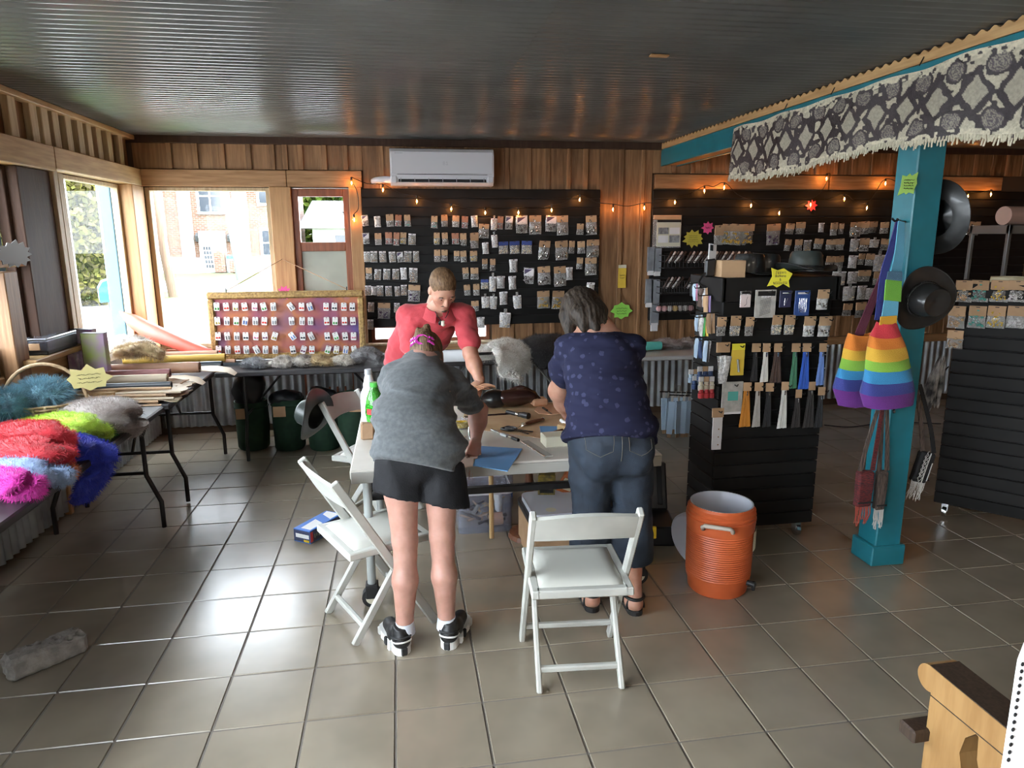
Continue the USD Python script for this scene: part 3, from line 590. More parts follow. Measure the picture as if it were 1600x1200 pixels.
add('hair', hair_shell(hc, Rh, [('ell', (0, -.018, .04), (.083, .104, .098)), ('cone', (0, -.075, .0), (0, -.105, .055), .052, .045), ('cone', (0, -.09, .07), (.015, -.10, .125), .04, .018), ('cone', (-.02, -.085, .08), (-.03, -.1, .115), .03, .012), ('cone', (0, -.07, -.03), (0, -.085, -.10), .055, .04), ('cone', (-.05, -.04, -.03), (-.045, -.075, -.085), .032, .012), ('cone', (.05, -.05, -.02), (.03, -.085, -.06), .03, .012)],
    [((0, .085, -.015), (.075, .075, .095), .02), ((.088, .0, -.01), (.02, .03, .04), .01), ((-.088, .0, -.01), (.02, .03, .04), .01)], .98), 'hair_brown', w1, smooth=True)
fr = [V(*q) for q in ((-.012, -.142, .07), (.012, -.142, .07))]
cl = add('hair_clip', [xf(lathe([(.016, -.008), (.024, -.01), (.027, 0), (.024, .01), (.016, .008), (.016, -.008)], 18), hc+Rh @ V(-.01, -.135, .045), (75, 0, 0), (1.25, 1, 1))]
    + [tube(curve([hc+Rh @ V(x-.01, -.138, .045+z), hc+Rh @ V(x*1.6-.01, -.13, .043+z*1.2), hc+Rh @ V(x*2.1-.01, -.108, .038+z*1.4)], 10), [.008, .007, .005]*3+[.004], 6) for x, z in ((-.027, .008), (-.027, -.010), (.027, .008), (.027, -.010))], 'clip_pink', w1, smooth=40, label='bright pink claw clip')
def sneaker(par, heel, yaw):
    R = trimesh.transformations.rotation_matrix(yaw, (0, 0, 1))[:3, :3]; o = V(*heel)
    u = Body(.02).cone((0, .035, .06), (0, .10, .055), .036, .038).cone((0, .10, .055), (0, .205, .045), .04, .032).cone((0, .03, .06), (0, .045, .105), .036, .036).plane((0, 0, .028), (0, 0, -1)).plane((0, 0, .112), (0, -.25, 1))
    v, f = u.mesh(.006); sh = add('shoe', (v @ R.T+o, f), 'black', par, smooth=40)
    ol = [(.034*math.cos(a), .033+.033*math.sin(a)) for a in np.linspace(PI, 2*PI, 9)]+[(.04, .12), (.046, .18), (.036, .235), (.0, .262), (-.036, .235), (-.044, .17), (-.038, .1)]
    v, f = prism(Polygon(ol).buffer(.004), .034); add('sole', (np.stack([v[:, 0], v[:, 1], v[:, 2]], 1) @ R.T+o, f), 'sole_white', sh)
    for y_ in (.0, .07, .12, .17, .215):
        for x in (-1, 1):
            if y_ == 0 and x == 1: m = cbox(-.014, .014, -.007, .012, .0, .037, .004)
            elif y_ == 0: continue
            else: m = cbox(x*.044-.008, x*.044+.008, y_-.012, y_+.012, .0, .036, .004)
            add('sole_block', (m[0] @ R.T+o, m[1]), 'rubber' if y_ in (0, .12) else 'sole_white', sh)
    for z in (.062, .082):
        m = tube(curve([(-.038, .06, z-.012), (-.034, .01, z), (0, -.006, z+.004), (.034, .01, z), (.038, .06, z-.012)], 16), .0045, 6); add('heel_stripe', (m[0] @ R.T+o, m[1]), 'sole_white' if z < .07 else 'rubber', sh)
    return sh
sneaker(w1, (-.04, 2.765, 0), .32); sneaker(w1, (.145, 2.775, 0), -.38)
for a in (aL, aR): add('sock', lathe([(.046, .075), (.044, .10), (.040, .128), (.037, .128), (.037, .075)], 14, (a[0], a[1]-.008, 0)), 'sock', w1, smooth=40)
# --- the woman in the navy top and cropped jeans
w2p = thing('person', 'person in navy patterned top and cropped dark jeans bent over the right side of table', 'person')
aL, aR, kL, kR, hL, hR = V(.865, 3.03, .085), V(1.06, 2.965, .085), V(.86, 3.03, .46), V(1.05, 2.99, .46), V(.85, 3.02, .86), V(1.03, 3.0, .86)
pel, wai, che, nek = V(.94, 3.0, .90), V(.925, 3.03, 1.03), V(.915, 3.10, 1.20), V(.915, 3.19, 1.335)
dT = (nek-pel)/np.linalg.norm(nek-pel); nT = np.cross(V(1, 0, 0), dT); nT /= np.linalg.norm(nT); flat = (nT, 1.4)
b = Body(.035)
for a, k_, h_ in ((aL, kL, hL), (aR, kR, hR)):
    b.chain([a-V(0, 0, .03), a+V(0, 0, .02), a*.4+k_*.6, k_, k_*.4+h_*.6, h_], [.034, .036, .052, .052, .075, .09], k=.02)
    b.ell(a+V(0, -.028, -.035), (.036, .038, .04)).cone(a+V(0, .0, -.045), a+V(0, .13, -.055), .036, .028, k=.03)
    for i in range(5): b.cone(a+V(-.032+.016*i, .12, -.055), a+V(-.034+.017*i, .165-.006*abs(i-1), -.06), .011, .009, k=.008)
b.chain([pel, wai, che, nek], [.16, .15, .155, .09], flat)
shL, shR = V(.785, 3.17, 1.265), V(1.055, 3.13, 1.255)
b.cone(nek, shL, .06, .05).cone(nek, shR, .06, .05).cone(nek, nek+V(-.03, .05, .06), .06, .055)
eL, wL = V(.765, 3.34, 1.02), V(.86, 3.46, .835); eR, wR = V(1.12, 3.33, 1.03), V(1.0, 3.46, .84)
b.chain([shL, shL*.4+eL*.6, eL], [.05, .048, .044]).chain([eL, eL*.6+wL*.4, wL], [.047, .044, .028]); b.chain([shR, eR], [.055, .044]).chain([eR, wR], [.044, .028])
Rh = frame((-.12, .72, -.68), (-.1, .68, .72)); hc = V(.862, 3.285, 1.395)
add('body', [b.mesh(.0085), hand(wL+V(.005, .01, -.01), (.3, .6, -.45), (-.2, .4, .8), 1, 30, .8, 50, .95), hand(wR+V(0, .01, -.01), (-.4, .6, -.45), (.2, .4, .8), -1, 35, .8, 50, .95), head(hc, Rh, 1.)], 'skin_tan', w2p, smooth=True)
t = Body(.03).chain([V(.935, 2.99, .89), wai, che, nek-dT*.02], [.224, .186, .175, .085], flat)
t.cone(nek-dT*.04, shL, .078, .07).cone(nek-dT*.04, shR, .078, .07).chain([shL, shL*.42+eL*.58], [.07, .07]).chain([shR, shR*.42+eR*.58], [.07, .07])
t.folds(.026, (6, 9, 17), 14).folds(.003, (28, 28, 28), 5).plane((.94, 2.9, .885), (-.10, -.45, -.85))
add('top', t.mesh(.0085), 'tee_navy', w2p, smooth=40)
j = Body(.03).cone(V(.94, 2.99, .87), V(.94, 3.0, .96), .198, .17, (V(0, 1, 0), 1.28))
j.ell((.86, 2.94, .80), (.095, .095, .11)).ell((1.03, 2.925, .80), (.095, .095, .11))
for k_, h_, a in ((kL, hL, aL), (kR, hR, aR)): j.chain([h_, k_, k_*.5+a*.5], [.115, .092, .098], (V(0, 1, 0), 1.05), k=.02)
j.folds(.016, (9, 9, 9), 24).folds(.003, (24, 24, 24), 5).plane((0, 0, .255), (0, 0, -1)).plane(V(.94, 2.9, .885)+V(.10, .45, .85)*.025, (.10, .45, .85)); jm = j.mesh(.0085)
jn = add('jeans', jm, 'jeans', w2p, smooth=40)
def on_skin(body, x, z, y0=2.6):                          # first point of the body seen from the front at (x, z)
    y = y0
    for _ in range(60):
        d = float(body(np.array([[x, y, z]]))[0]);
        if d < .0005: break
        y = min(y+max(d*.8, .0006), 3.2)
    return V(x, y-.001, z)
for cx in (.845, 1.03):
    pts = [(cx-.06, .955), (cx-.055, .85), (cx, .825), (cx+.055, .85), (cx+.06, .955)]
    q = [on_skin(j, a0+(a1-a0)*u, c0+(c1-c0)*u) for (a0, c0), (a1, c1) in zip(pts, pts[1:]) for u in np.linspace(0, 1, 6, endpoint=False)]
    add('pocket_stitching', tube(np.array(q), .0016, 4), 'stitch', jn)
add('seam', tube(np.array([on_skin(j, .94, z) for z in np.linspace(.98, .80, 12)]), .0018, 4), 'stitch', jn)
add('hair', hair_shell(hc, Rh, [('ell', (0, -.02, .035), (.098, .115, .105)), ('ell', (0, -.075, -.02), (.094, .07, .09)), ('cone', (-.07, -.01, 0), (-.078, .005, -.085), .046, .026), ('cone', (.07, -.01, 0), (.078, .005, -.085), .046, .026), ('cone', (-.04, -.09, -.05), (-.05, -.085, -.13), .05, .022), ('cone', (.04, -.09, -.05), (.05, -.085, -.13), .05, .022), ('cone', (0, -.1, -.05), (0, -.1, -.14), .05, .024)],
    [((0, .09, -.03), (.066, .07, .09), .02)], 1., .006, .02, .008), 'hair_grey', w2p, smooth=True)
for a, yaw in ((aL, .42), (aR, -.05)):
    ol = [(.036*math.cos(q), -.03+.036*math.sin(q)) for q in np.linspace(PI, 2*PI, 8)]+[(.036, .06), (.046, .13), (.036, .185), (0, .2), (-.04, .18), (-.042, .12), (-.036, .05)]
    sd = add('sandal', [xf(prism(Polygon(ol), .024), (a[0], a[1], 0))], 'rubber', w2p)
    for y_, z, w in ((-.03, .075, .042), (.035, .07, .043), (.1, .05, .042)):
        st = [(a[0]-w*math.cos(q), a[1]+y_, .02+z*math.sin(q)) for q in np.linspace(.1, PI-.1, 12)]; add('strap', tube(st, .0075, 6), 'black', sd, smooth=True)
    st = [(a[0]+.045*math.cos(q), a[1]-.01-.055*math.sin(q), .085) for q in np.linspace(0, PI, 12)]; add('strap', tube(st, .008, 6), 'black', sd, smooth=True)
# --- the man in the red polo shirt, behind the table
m = thing('person', 'person in red polo shirt with long tied hair leaning on the far table edge', 'person')
pel, wai, che, nek = V(.045, 4.80, .90), V(.075, 4.74, 1.03), V(.16, 4.62, 1.18), V(.225, 4.51, 1.30)
dT = (nek-pel)/np.linalg.norm(nek-pel); nT = np.cross(dT, V(1, 0, .1)); nT /= np.linalg.norm(nT); flat = (nT, 1.5)
b = Body(.035); shA, shB = V(.055, 4.55, 1.265), V(.405, 4.53, 1.275)
b.chain([pel, wai, che, nek], [.15, .145, .165, .08], flat).cone(nek, shA, .055, .05).cone(nek, shB, .055, .05).cone(nek, nek+V(.02, -.05, .06), .06, .056)
eA, wA = V(.06, 4.40, 1.02), V(.11, 4.22, .83); eB, wB = V(.425, 4.35, 1.055), V(.465, 4.19, .905)
b.chain([shA, shA*.4+eA*.6, eA], [.05, .046, .041]).chain([eA, eA*.6+wA*.4, wA], [.044, .043, .028]); b.chain([shB, shB*.4+eB*.6, eB], [.05, .046, .041]).chain([eB, eB*.6+wB*.4, wB], [.045, .044, .029])
for x in (-.045, .155): b.chain([V(x, 4.85, .06), V(x, 4.84, .46), V(x*.8+.01, 4.81, .88)], [.035, .05, .085])
Rh = frame((.22, -.74, -.64), (.12, -.6, .78)); hc = V(.262, 4.40, 1.45)
add('body', [b.mesh(.009), hand(wB+V(-.004, -.008, -.008), (-.35, -.45, -.62), (.35, -.65, .5), 1, 38, .7, 55, 1.), hand(wA+V(0, -.008, -.008), (.15, -.75, -.5), (0, -.4, .9), -1, 25, 1, 45, 1.), head(hc, Rh, 1.02, False)], 'skin_man', m, smooth=True)
for x in (-1, 1):
    e = add('eye', xf(ball(.0115, sub=2), hc+Rh @ (V(x*.031, .071, .006)*1.02)), 'eye_white', m, smooth=True); add('iris', xf(ball(.0058, sub=1), hc+Rh @ (V(x*.031, .0795, .002)*1.02)), 'eye_dark', e)
    add('eyelid', tube([hc+Rh @ (V(x*(.031+q*.017), .0835-abs(q)*.006, .0085-abs(q)*.004)*1.02) for q in np.linspace(-1, 1, 7)], .0035, 6), 'skin_man', m, smooth=True)
    add('eyebrow', tube([hc+Rh @ (V(x*(.031+q*.019), .0865-abs(q)*.006, .026-abs(q)*.003)*1.02) for q in np.linspace(-1, 1, 7)], [.002, .004, .0045, .0045, .004, .003, .002], 6), 'brow', m, smooth=True)
add('moustache', tube([hc+Rh @ (V(q*.026, .0925-abs(q)*.012, -.043-abs(q)*.012)*1.02) for q in np.linspace(-1, 1, 9)], [.002, .003, .004, .0045, .004, .0045, .004, .003, .002], 6), 'brow', m, smooth=True)
add('goatee', xf(lump(ball(.017, s=(1.1, .6, .8)), .003, 90), hc+Rh @ (V(0, .079, -.094)*1.02)), 'brow', m, smooth=True)
add('hair', hair_shell(hc, Rh, [('ell', (0, -.02, .046), (.080, .1, .092)), ('cone', (0, -.09, .0), (0, -.125, -.03), .04, .026), ('cone', (0, -.125, -.03), (-.02, -.12, -.13), .026, .022), ('cone', (-.02, -.12, -.13), (-.05, -.10, -.24), .022, .008), ('cone', (-.05, -.07, -.02), (-.10, -.09, -.10), .025, .014), ('cone', (-.10, -.09, -.10), (-.13, -.08, -.2), .014, .006)],
    [((0, .10, -.04), (.085, .08, .105), .015), ((.085, .0, -.03), (.025, .045, .055), .012), ((-.085, .0, -.03), (.025, .045, .055), .012)], 1.02, .0055, .02, .003), 'hair_blond', m, smooth=True)
t = Body(.03).chain([pel+V(-.005, .02, -.01), wai, che, nek-dT*.01], [.18, .175, .185, .082], flat)
t.cone(nek-dT*.03, shA, .08, .074).cone(nek-dT*.03, shB, .08, .074).chain([shA, shA*.32+eA*.68], [.075, .072]).chain([shB, shB*.32+eB*.68], [.075, .074])
t.folds(.028, (9, 9, 9), 34).folds(.003, (26, 26, 26), 5).plane(pel, (-.15, .25, -1)); tm = t.mesh(.0085)
pl = add('polo_shirt', tm, 'tee_red', m, smooth=40)
cr = [nek+V(.015, -.04, .03)+V(math.cos(q)*.078, math.sin(q)*.07, -.028*math.sin(q-.2)*-1-.012) for q in np.linspace(-PI*.42, PI*1.42, 24)]
add('collar', slab(np.stack([np.array(cr)+V(0, 0, .022), np.array([c+(c-nek-V(.015, -.04, .03))*.45+V(0, 0, -.03) for c in cr])]), .004), 'tee_red', pl, smooth=40)
lc = [nek+V(.03+.045*math.sin(q), -.10-.02*math.cos(q), .02-.055*(1-abs(q)/1.2)*1.2) for q in np.linspace(-1.2, 1.2, 14)]
nk = add('necklace', tube(lc, .0025, 5), 'black', m, smooth=True)
mat('bone', (.6, .55, .45), .5); add('pendant', lump(xf(ball(.016, s=(1, .5, 1.3)), nek+V(.035, -.128, -.055)), .006, 60), 'bone', nk, smooth=True); add('pendant', lump(xf(ball(.013, s=(1, .5, 1.2)), nek+V(.018, -.125, -.05)), .005, 60), 'black', nk, smooth=True)
j = Body(.03).cone(pel-V(0, 0, .03), pel+V(0, 0, .06), .165, .155, (V(0, 1, 0), 1.25))
for x in (-.045, .155): j.chain([V(x*.8+.01, 4.81, .86), V(x, 4.84, .46), V(x, 4.86, .05)], [.105, .085, .075], k=.02)
j.folds(.006, (10, 10, 10), 44).plane((0, 0, .03), (0, 0, -1)); add('jeans', j.mesh(.011), 'jeans_dark', m, smooth=True)
for x in (-.045, .155): add('boot', lump(xf(ball(.06, s=(.75, 2.1, .85), sub=3), (x, 4.80, .05)), .003, 20), 'black', m, smooth=True)
# ---------------------------------------------------------------- furniture
mat('chair_white', (.50, .50, .46), .45, col2=(.42, .42, .385), nscale=6, bump=.05); mat('cushion', (.53, .53, .48), .42)
mat('table_top', (.62, .58, .52), .5, col2=(.55, .51, .45), nscale=4, bump=.05); mat('table_edge', (.34, .33, .30), .6)
mat('kraft', (.50, .32, .18), .7, col2=(.44, .275, .15), nscale=12, rand=.1); mat('kraft_dark', (.33, .2, .11), .8, rand=.15); mat('paper_pink', (.62, .45, .36), .7)
mat('grey_tube', (.36, .38, .37), .4, .3); mat('chrome', (.7, .7, .7), .18, 1.); mat('brown_wood', (.20, .075, .035), .45, col2=(.13, .05, .025), nscale=4, stretch=(8, 8, 1)); mat('dowel', (.55, .36, .17), .6)
mat('orange_plastic', (.60, .125, .035), .42, col2=(.52, .10, .03), nscale=6, bump=.04); mat('liner', (.55, .56, .62), .3); mat('handle_grey', (.42, .36, .30), .5); mat('sticker', (.62, .58, .44), .7)
glassy('clear_bin', (.90, .92, .96), rough=.12, haze=.07, hazecol=(.62, .66, .78)); glassy('clear_bag', (.95, .95, .95), rough=.16, haze=.22, hazecol=(.80, .79, .77)); glassy('green_pet', (.42, .86, .36), rough=.05, haze=.10, hazecol=(.10, .5, .08))
mat('blue_card', (.13, .33, .62), .6); mat('leather_tan', (.66, .36, .22), .55, col2=(.58, .30, .17), nscale=9); mat('leather_dark', (.035, .012, .010), .2, coat=.3); mat('leather_black', (.014, .013, .013), .3)
mat('hat_black', (.016, .016, .016), .3, col2=(.03, .03, .03), nscale=8, bump=.08, bscale=40, coat=.15); mat('hat_olive', (.03, .036, .033), .36, col2=(.05, .058, .053), nscale=9, bump=.08, bscale=50); mat('braid', (.03, .03, .03), .5)
mat('yellow', (.75, .50, .02), .5); mat('blue_plastic', (.03, .12, .45), .4); mat('green_cloth', (.008, .032, .016), .8, col2=(.012, .045, .022), nscale=20); mat('bag_black', (.01, .011, .013), .5)
def folding_chair(label, loc, rotz):
    t = thing('folding_chair', label, 'chair', loc, rotz, 'white folding chairs round the work table')
    for x in (-.2, .2):
        add('front_post', bar((x, -.25, .785), (x, .205, 0), .024, .042, .005, (0, 1, 0)), 'chair_white', t)
        add('rear_leg', bar((x*.83, .10, .42), (x*.83, -.185, 0), .022, .036, .005, (0, 1, 0)), 'chair_white', t)
    add('rear_rung', bar((-.166, -.135, .075), (.166, -.135, .075), .024, .024, .005), 'chair_white', t)
    add('front_rung', bar((-.2, .145, .10), (.2, .145, .10), .024, .024, .005), 'chair_white', t)
    q = np.linspace(-1, 1, 15); rows = []
    for zz, k in ((.665, 0), (.70, .3), (.75, .8), (.775, 1)):
        rows.append(np.stack([q*.19, -.25-.005+(.785-zz)*.58-.028*(1-q*q), zz+k*.02*np.cos(q*PI/2)-(1-k)*-.012*np.cos(q*PI/2)], -1))
    add('backrest', slab(np.array(rows), .016), 'chair_white', t, smooth=40)
    s = add('seat', [cbox(-.18, .18, -.2, -.165, .415, .45, .005), cbox(-.18, .18, .165, .2, .415, .45, .005), cbox(-.2, -.165, -.2, .2, .415, .45, .005), cbox(.165, .2, -.2, .2, .415, .45, .005)], 'chair_white', t)
    qx = np.linspace(-1, 1, 13); X, Y = np.meshgrid(qx, qx, indexing='ij'); R = np.clip(1-np.maximum(abs(X), abs(Y))**5, 0, 1)
    add('cushion', slab(np.stack([X*.172, Y*.172, .446+.022*R**.5], -1), .012, (0, 0, 1)), 'cushion', s, smooth=60)
    return t
folding_chair('white folding chair nearest the camera, seen from behind in front of the jeans', (.668, 2.585, 0), math.radians(-4.5))
folding_chair('white folding chair turned sideways at the left, half behind the bare legs', (-.165, 3.11, 0), math.radians(-64))
folding_chair('white folding chair at the far left of the table with a hat on its back', (-.19, 4.36, 0), math.radians(-119))
wt = thing('work_table', 'large pale work table on casters that the three people lean over', 'table')
add('table_top', cbox(-.255, 1.22, 3.07, 4.22, .705, .75, .006), 'table_top', wt)
add('edge_band', cbox(-.25, 1.215, 3.062, 3.072, .69, .742, .003), 'table_edge', wt)
def caster(par, x, y, r=.05):
    c = add('caster', [tube([(x, y-.022, r), (x, y+.022, r)], r, 18), tube([(x, y-.024, r), (x, y+.024, r)], r*.35, 12)], 'rubber', par, smooth=40)
    add('hub', tube([(x, y-.026, r), (x, y+.026, r)], r*.62, 16), 'sticker', c); add('fork', [cbox(x-.03, x+.03, y-.034, y-.027, r, r*2.2, .003), cbox(x-.03, x+.03, y+.027, y+.034, r, r*2.2, .003), cbox(x-.03, x+.03, y-.034, y+.034, r*2.1, r*2.4, .004)], 'black', c)
for x, y in ((-.19, 3.22), (1.17, 3.22), (-.17, 4.1), (1.17, 4.1)):
    add('leg', tube([(x, y, .12), (x, y, .705)], .021, 12), 'grey_tube', wt, smooth=40); caster(wt, x, y)
add('cross_bar', cbox(-.19, 1.17, 3.335, 3.37, .50, .535, .004), 'black', wt); add('cross_bar', cbox(-.19, 1.17, 4.05, 4.08, .50, .535, .004), 'black', wt)
for x in (-.19, 1.17): add('side_bar', cbox(x-.015, x+.015, 3.22, 4.1, .5, .53, .004), 'black', wt)
st = thing('wooden_stand', 'turned red brown wooden stand under the work table', 'stand', (.72, 3.9, 0))
add('post', lathe([(0, .02), (.03, .02), (.022, .1), (.032, .25), (.022, .4), (.034, .56), (.05, .6), (.0, .6)], 14), 'brown_wood', st, smooth=30); add('foot', lathe([(0, 0), (.13, 0), (.12, .025), (0, .03)], 16), 'brown_wood', st)
add('broom_handle', tube([(.49, 3.9, 0), (.485, 3.86, .66)], .014, 10), 'dowel', label='bare wooden dowel standing under the table by the plastic bins', cat='stick')
# ---------------------------------------------------------------- things on the work table
ZT = .75
def flat(name, poly, m, label, cat, z=ZT, t=.003, **k):
    v, f = prism(poly, t); return add(name, (v+[0, 0, z], f), m, label=label, cat=cat, **k)
def T(px, py, z=ZT): return at(px, py, z=z)[:2]
flat('kraft_sheet', [T(726, 640), T(722, 668), T(905, 693), T(1000, 690), T(985, 632), T(760, 628)], 'kraft', 'large sheet of brown kraft paper covering the far side of table', 'paper', t=.0015)
flat('blue_folder', [T(739, 728), T(752, 698), T(816, 702), T(793, 737)], 'blue_card', 'sheet of blue card at the near edge of the table', 'card', t=.004)
flat('leather_piece', [T(712, 735), T(708, 712), T(748, 706), T(752, 712), T(747, 713), T(746, 718), T(740, 719), T(739, 730)], 'paper_pink', 'pale pink leather piece with a stepped edge being cut', 'leather', z=ZT+.004, t=.003)
flat('blue_folder', [T(843, 667), T(846, 683), T(893, 684), T(905, 668)], 'blue_card', 'sheet of blue card lying by the left elbow of the navy top', 'card', z=ZT+.0015, t=.004)
flat('leather_oval', Polygon([T(x, y) for x, y in ((836, 642), (842, 635), (860, 633), (885, 634), (890, 646), (860, 648), (843, 647))]).buffer(.004), 'leather_tan', 'orange tan leather oval blank at the back of the table', 'leather', z=ZT+.0015)
flat('paper_scrap', [T(712, 683), T(729, 682), T(724, 686), T(712, 686)], 'paper_pink', 'small pale paper scrap by the grey sleeve', 'paper')
p = T(866, 694); add('white_block', xf(cbox(-.11, .11, -.05, .05, 0, .055, .004), (p[0]+.05, p[1], ZT), (0, 0, 4)), 'sticker', label='cream foam block beside the hip of the navy top', cat='block')
t = thing('leather_bag', 'shiny dark brown and black leather bag at the back of the table', 'bag', (*T(800, 636), ZT), .08)
add('bag_body', lump(xf(ball(.1, s=(1.35, .7, .55), sub=4), (.03, 0, .06)), .012, 9, 3), 'leather_dark', t, smooth=True)
add('bag_flap', lump(xf(ball(.09, s=(1.0, .75, .62), sub=3), (-.10, .02, .055)), .008, 12, 4), 'leather_black', t, smooth=True)
add('strap', tube(curve([(-.02, -.03, .12), (.05, -.045, .135), (.12, -.03, .10), (.17, -.02, .05), (.2, -.03, .02)], 20), .008, 6), 'leather_dark', t, smooth=True); add('bag_end', lump(cbox(.12, .22, -.05, .04, .005, .05, .01), .004, 20), 'leather_tan', t)
def tool(name, label, px0, px1, parts, cat='tool', z=ZT):
    a, c = T(*px0), T(*px1); d = c-a; L = np.hypot(*d); t = thing(name, label, cat, (*a, z), math.atan2(d[1], d[0]))
    for nm, m_, fn in parts: add(nm, fn(L), m_, t, smooth=35)
    return t
tool('scissors', 'black handled shears lying in the middle of the table', (848+10-70, 671+5-5), (829, 678), [('handle', 'black', lambda L: [tube(curve([(0, .0, .008), (-.0, .03, .008), (.05, .035, .008), (.07, .01, .008), (.03, -.005, .008), (0, 0, .008)], 24), .006, 6), tube(curve([(0, 0, .01), (0, -.03, .01), (.05, -.03, .01), (.07, -.008, .01), (.03, .0, .01), (0, 0, .01)], 24), .006, 6)]), ('blade', 'black', lambda L: [bar((.06, .006, .008), (L, .026, .006), .014, .004), bar((.06, -.004, .012), (L, -.02, .006), .014, .004)])])
tool('flashlight', 'black plastic torch lying near the back of the table', (792, 647), (826, 655), [('barrel', 'black', lambda L: tube([(0, 0, .014), (L*.62, 0, .014)], .012, 12)), ('lamp_head', 'black', lambda L: tube([(L*.62, 0, .016), (L*.75, 0, .018), (L, 0, .018)], [.013, .018, .019], 14)), ('band', 'chrome', lambda L: tube([(L*.45, 0, .014), (L*.55, 0, .014)], .0128, 12))])
tool('folding_knife', 'folding knife with brown wooden handle on the kraft paper', (812, 667), (850, 657), [('handle', 'brown_wood', lambda L: lump(xf(ball(.012, s=(L*38, 1.1, .8), sub=3), (L*.58, 0, .011)), .001, 50)), ('bolster', 'chrome', lambda L: cbox(L*.1, L*.2, -.011, .011, .003, .018, .003)), ('bolster', 'chrome', lambda L: cbox(L*.95, L, -.01, .01, .003, .018, .003)), ('blade', 'chrome', lambda L: prism([(L*.12, -.009), (L*.12, .006), (-L*.25, -.008)], .003))])
tool('swivel_knife', 'silver leather tool with a steel blade lying across the table', (768, 674), (815, 692), [('shaft', 'chrome', lambda L: tube([(0, 0, .008), (L*.3, 0, .008), (L*.32, 0, .008), (L*.7, 0, .008)], [.008, .007, .004, .004], 10)), ('grip', 'liner', lambda L: cbox(L*.34, L*.55, -.011, .011, .001, .014, .003)), ('collar', 'black', lambda L: tube([(L*.7, 0, .008), (L*.9, 0, .008)], .009, 10))])
tool('steel_ruler', 'grey steel straight edge reaching the near edge of table', (820, 690), (858, 714), [('rule', 'table_edge', lambda L: cbox(0, L, -.02, .02, .001, .006, .001)), ('lip', 'chrome', lambda L: cbox(0, L, -.028, -.02, .001, .008, .001))])
tool('awl', 'steel edging tool held in the right hand over the pink leather', (735, 692), (737, 706), [('handle', 'chrome', lambda L: tube([(0, 0, .06), (.03, 0, .035), (.055, 0, .012)], [.011, .012, .006], 12)), ('tip', 'chrome', lambda L: tube([(.05, 0, .016), (.075, 0, .006)], [.004, .001], 6))], z=ZT+.02)
tool('craft_knife', 'small dark knife by the leather oval', (850, 640), (862, 648), [('blade', 'chrome', lambda L: cbox(L*.4, L, -.008, .008, .002, .005, .001)), ('handle', 'leather_black', lambda L: cbox(-.02, L*.4, -.008, .008, .002, .012, .003))])
tool('mallet', 'small wooden mallet resting on the blue card', (858, 682), (884, 676), [('handle', 'brown_wood', lambda L: tube([(0, 0, .012), (L, 0, .02)], .009, 10)), ('mallet_head', 'dowel', lambda L: cbox(L*.8, L*1.25, -.05, .05, .0, .04, .006))])
tool('long_strip', 'long dark leather strip lying before the leather bag', (726, 652), (815, 646), [('strip', 'leather_dark', lambda L: cbox(0, L, -.012, .012, .001, .006, .002))], 'strip')
add('marker_pen', [tube([np.append(T(877, 660), ZT+.012), np.append(T(893, 672), ZT+.012)], .011, 10)], 'white', label='white marker by the bare left forearm', cat='pen')
p = T(720, 668); tp = thing('tape_roll', 'clear tub of yellow tape beside the grey sleeve', 'tub', (p[0], p[1], ZT)); add('tub', lathe([(0, 0), (.05, 0), (.055, .045), (.052, .045), (.047, .004), (0, .004)], 18), 'clear_bin', tp); add('tape', lathe([(.02, .006), (.042, .006), (.042, .03), (.02, .03), (.02, .006)], 18), 'yellow', tp)
lp = thing('leather_blank', 'curled tan leather piece held up in the hands of the man', 'leather', (.43, 4.10, .865))
q = np.linspace(-1, 1, 16); X, Y = np.meshgrid(q, np.linspace(-1, 1, 8), indexing='ij')
add('sheet', slab(np.stack([X*.12+.0, Y*.045*(1-.5*np.clip(X, 0, 1)**2)*(1+.2*np.sin(4*X)), .02*np.sin(3*X)+.012*Y*Y+.01*X], -1), .003), 'leather_tan', lp, smooth=50)
for k in range(3): add('lace', tube(curve([(-.08+.03*k, 0, .01), (-.04+.03*k, -.03, .04), (.02+.03*k, -.035, .02), (.07+.01*k, -.02, .015)], 16), .0035, 5), 'leather_tan', lp, smooth=True)
def bottle(label, px, py, prof, m, cap, capm, lab=None, sc=1.):
    p = T(px, py); t = thing('bottle', label, 'bottle', (p[0], p[1], ZT)); pr = np.array(prof)*sc
    add('body', lathe(pr, 24), m, t, smooth=45); add('cap', lathe(np.array(cap)*sc, 18), capm, t, smooth=30)
    if lab: z0, z1, r, lm = lab; add('label', lathe([(r*sc, z0*sc), (r*sc+.001, z0*sc+.002), (r*sc+.001, z1*sc-.002), (r*sc, z1*sc)], 24), lm, t, smooth=True)
    return t
SODA = [(0, 0), (.028, 0), (.034, .006), (.035, .03), (.031, .05), (.035, .07), (.036, .10), (.035, .13), (.030, .155), (.02, .18), (.0135, .195), (.0135, .208), (0, .208)]
mat('bottle_white', (.74, .75, .76), .35); mat('soda_red', (.55, .04, .04), .5); mat('grey_cap', (.4, .4, .42), .5); mat('soda_green', (.06, .42, .05), .4)
b_ = bottle('green plastic soda bottle on the left end of the table', 588, 681, SODA, 'green_pet', [(.0155, .197), (.0155, .214), (.0, .214)], 'soda_green', (.085, .125, .0365, 'green_pet'), 1.35)
add('liquid', lathe(np.array([(0, .003), (.030, .003), (.032, .03), (.028, .05), (0, .05)])*1.35, 20), 'soda_green', b_)
add('badge', xf(cbox(-.014, .014, -.004, 0, -.016, .016, .002), (-.028, -.041, .142), (0, 0, -30)), 'soda_red', b_)
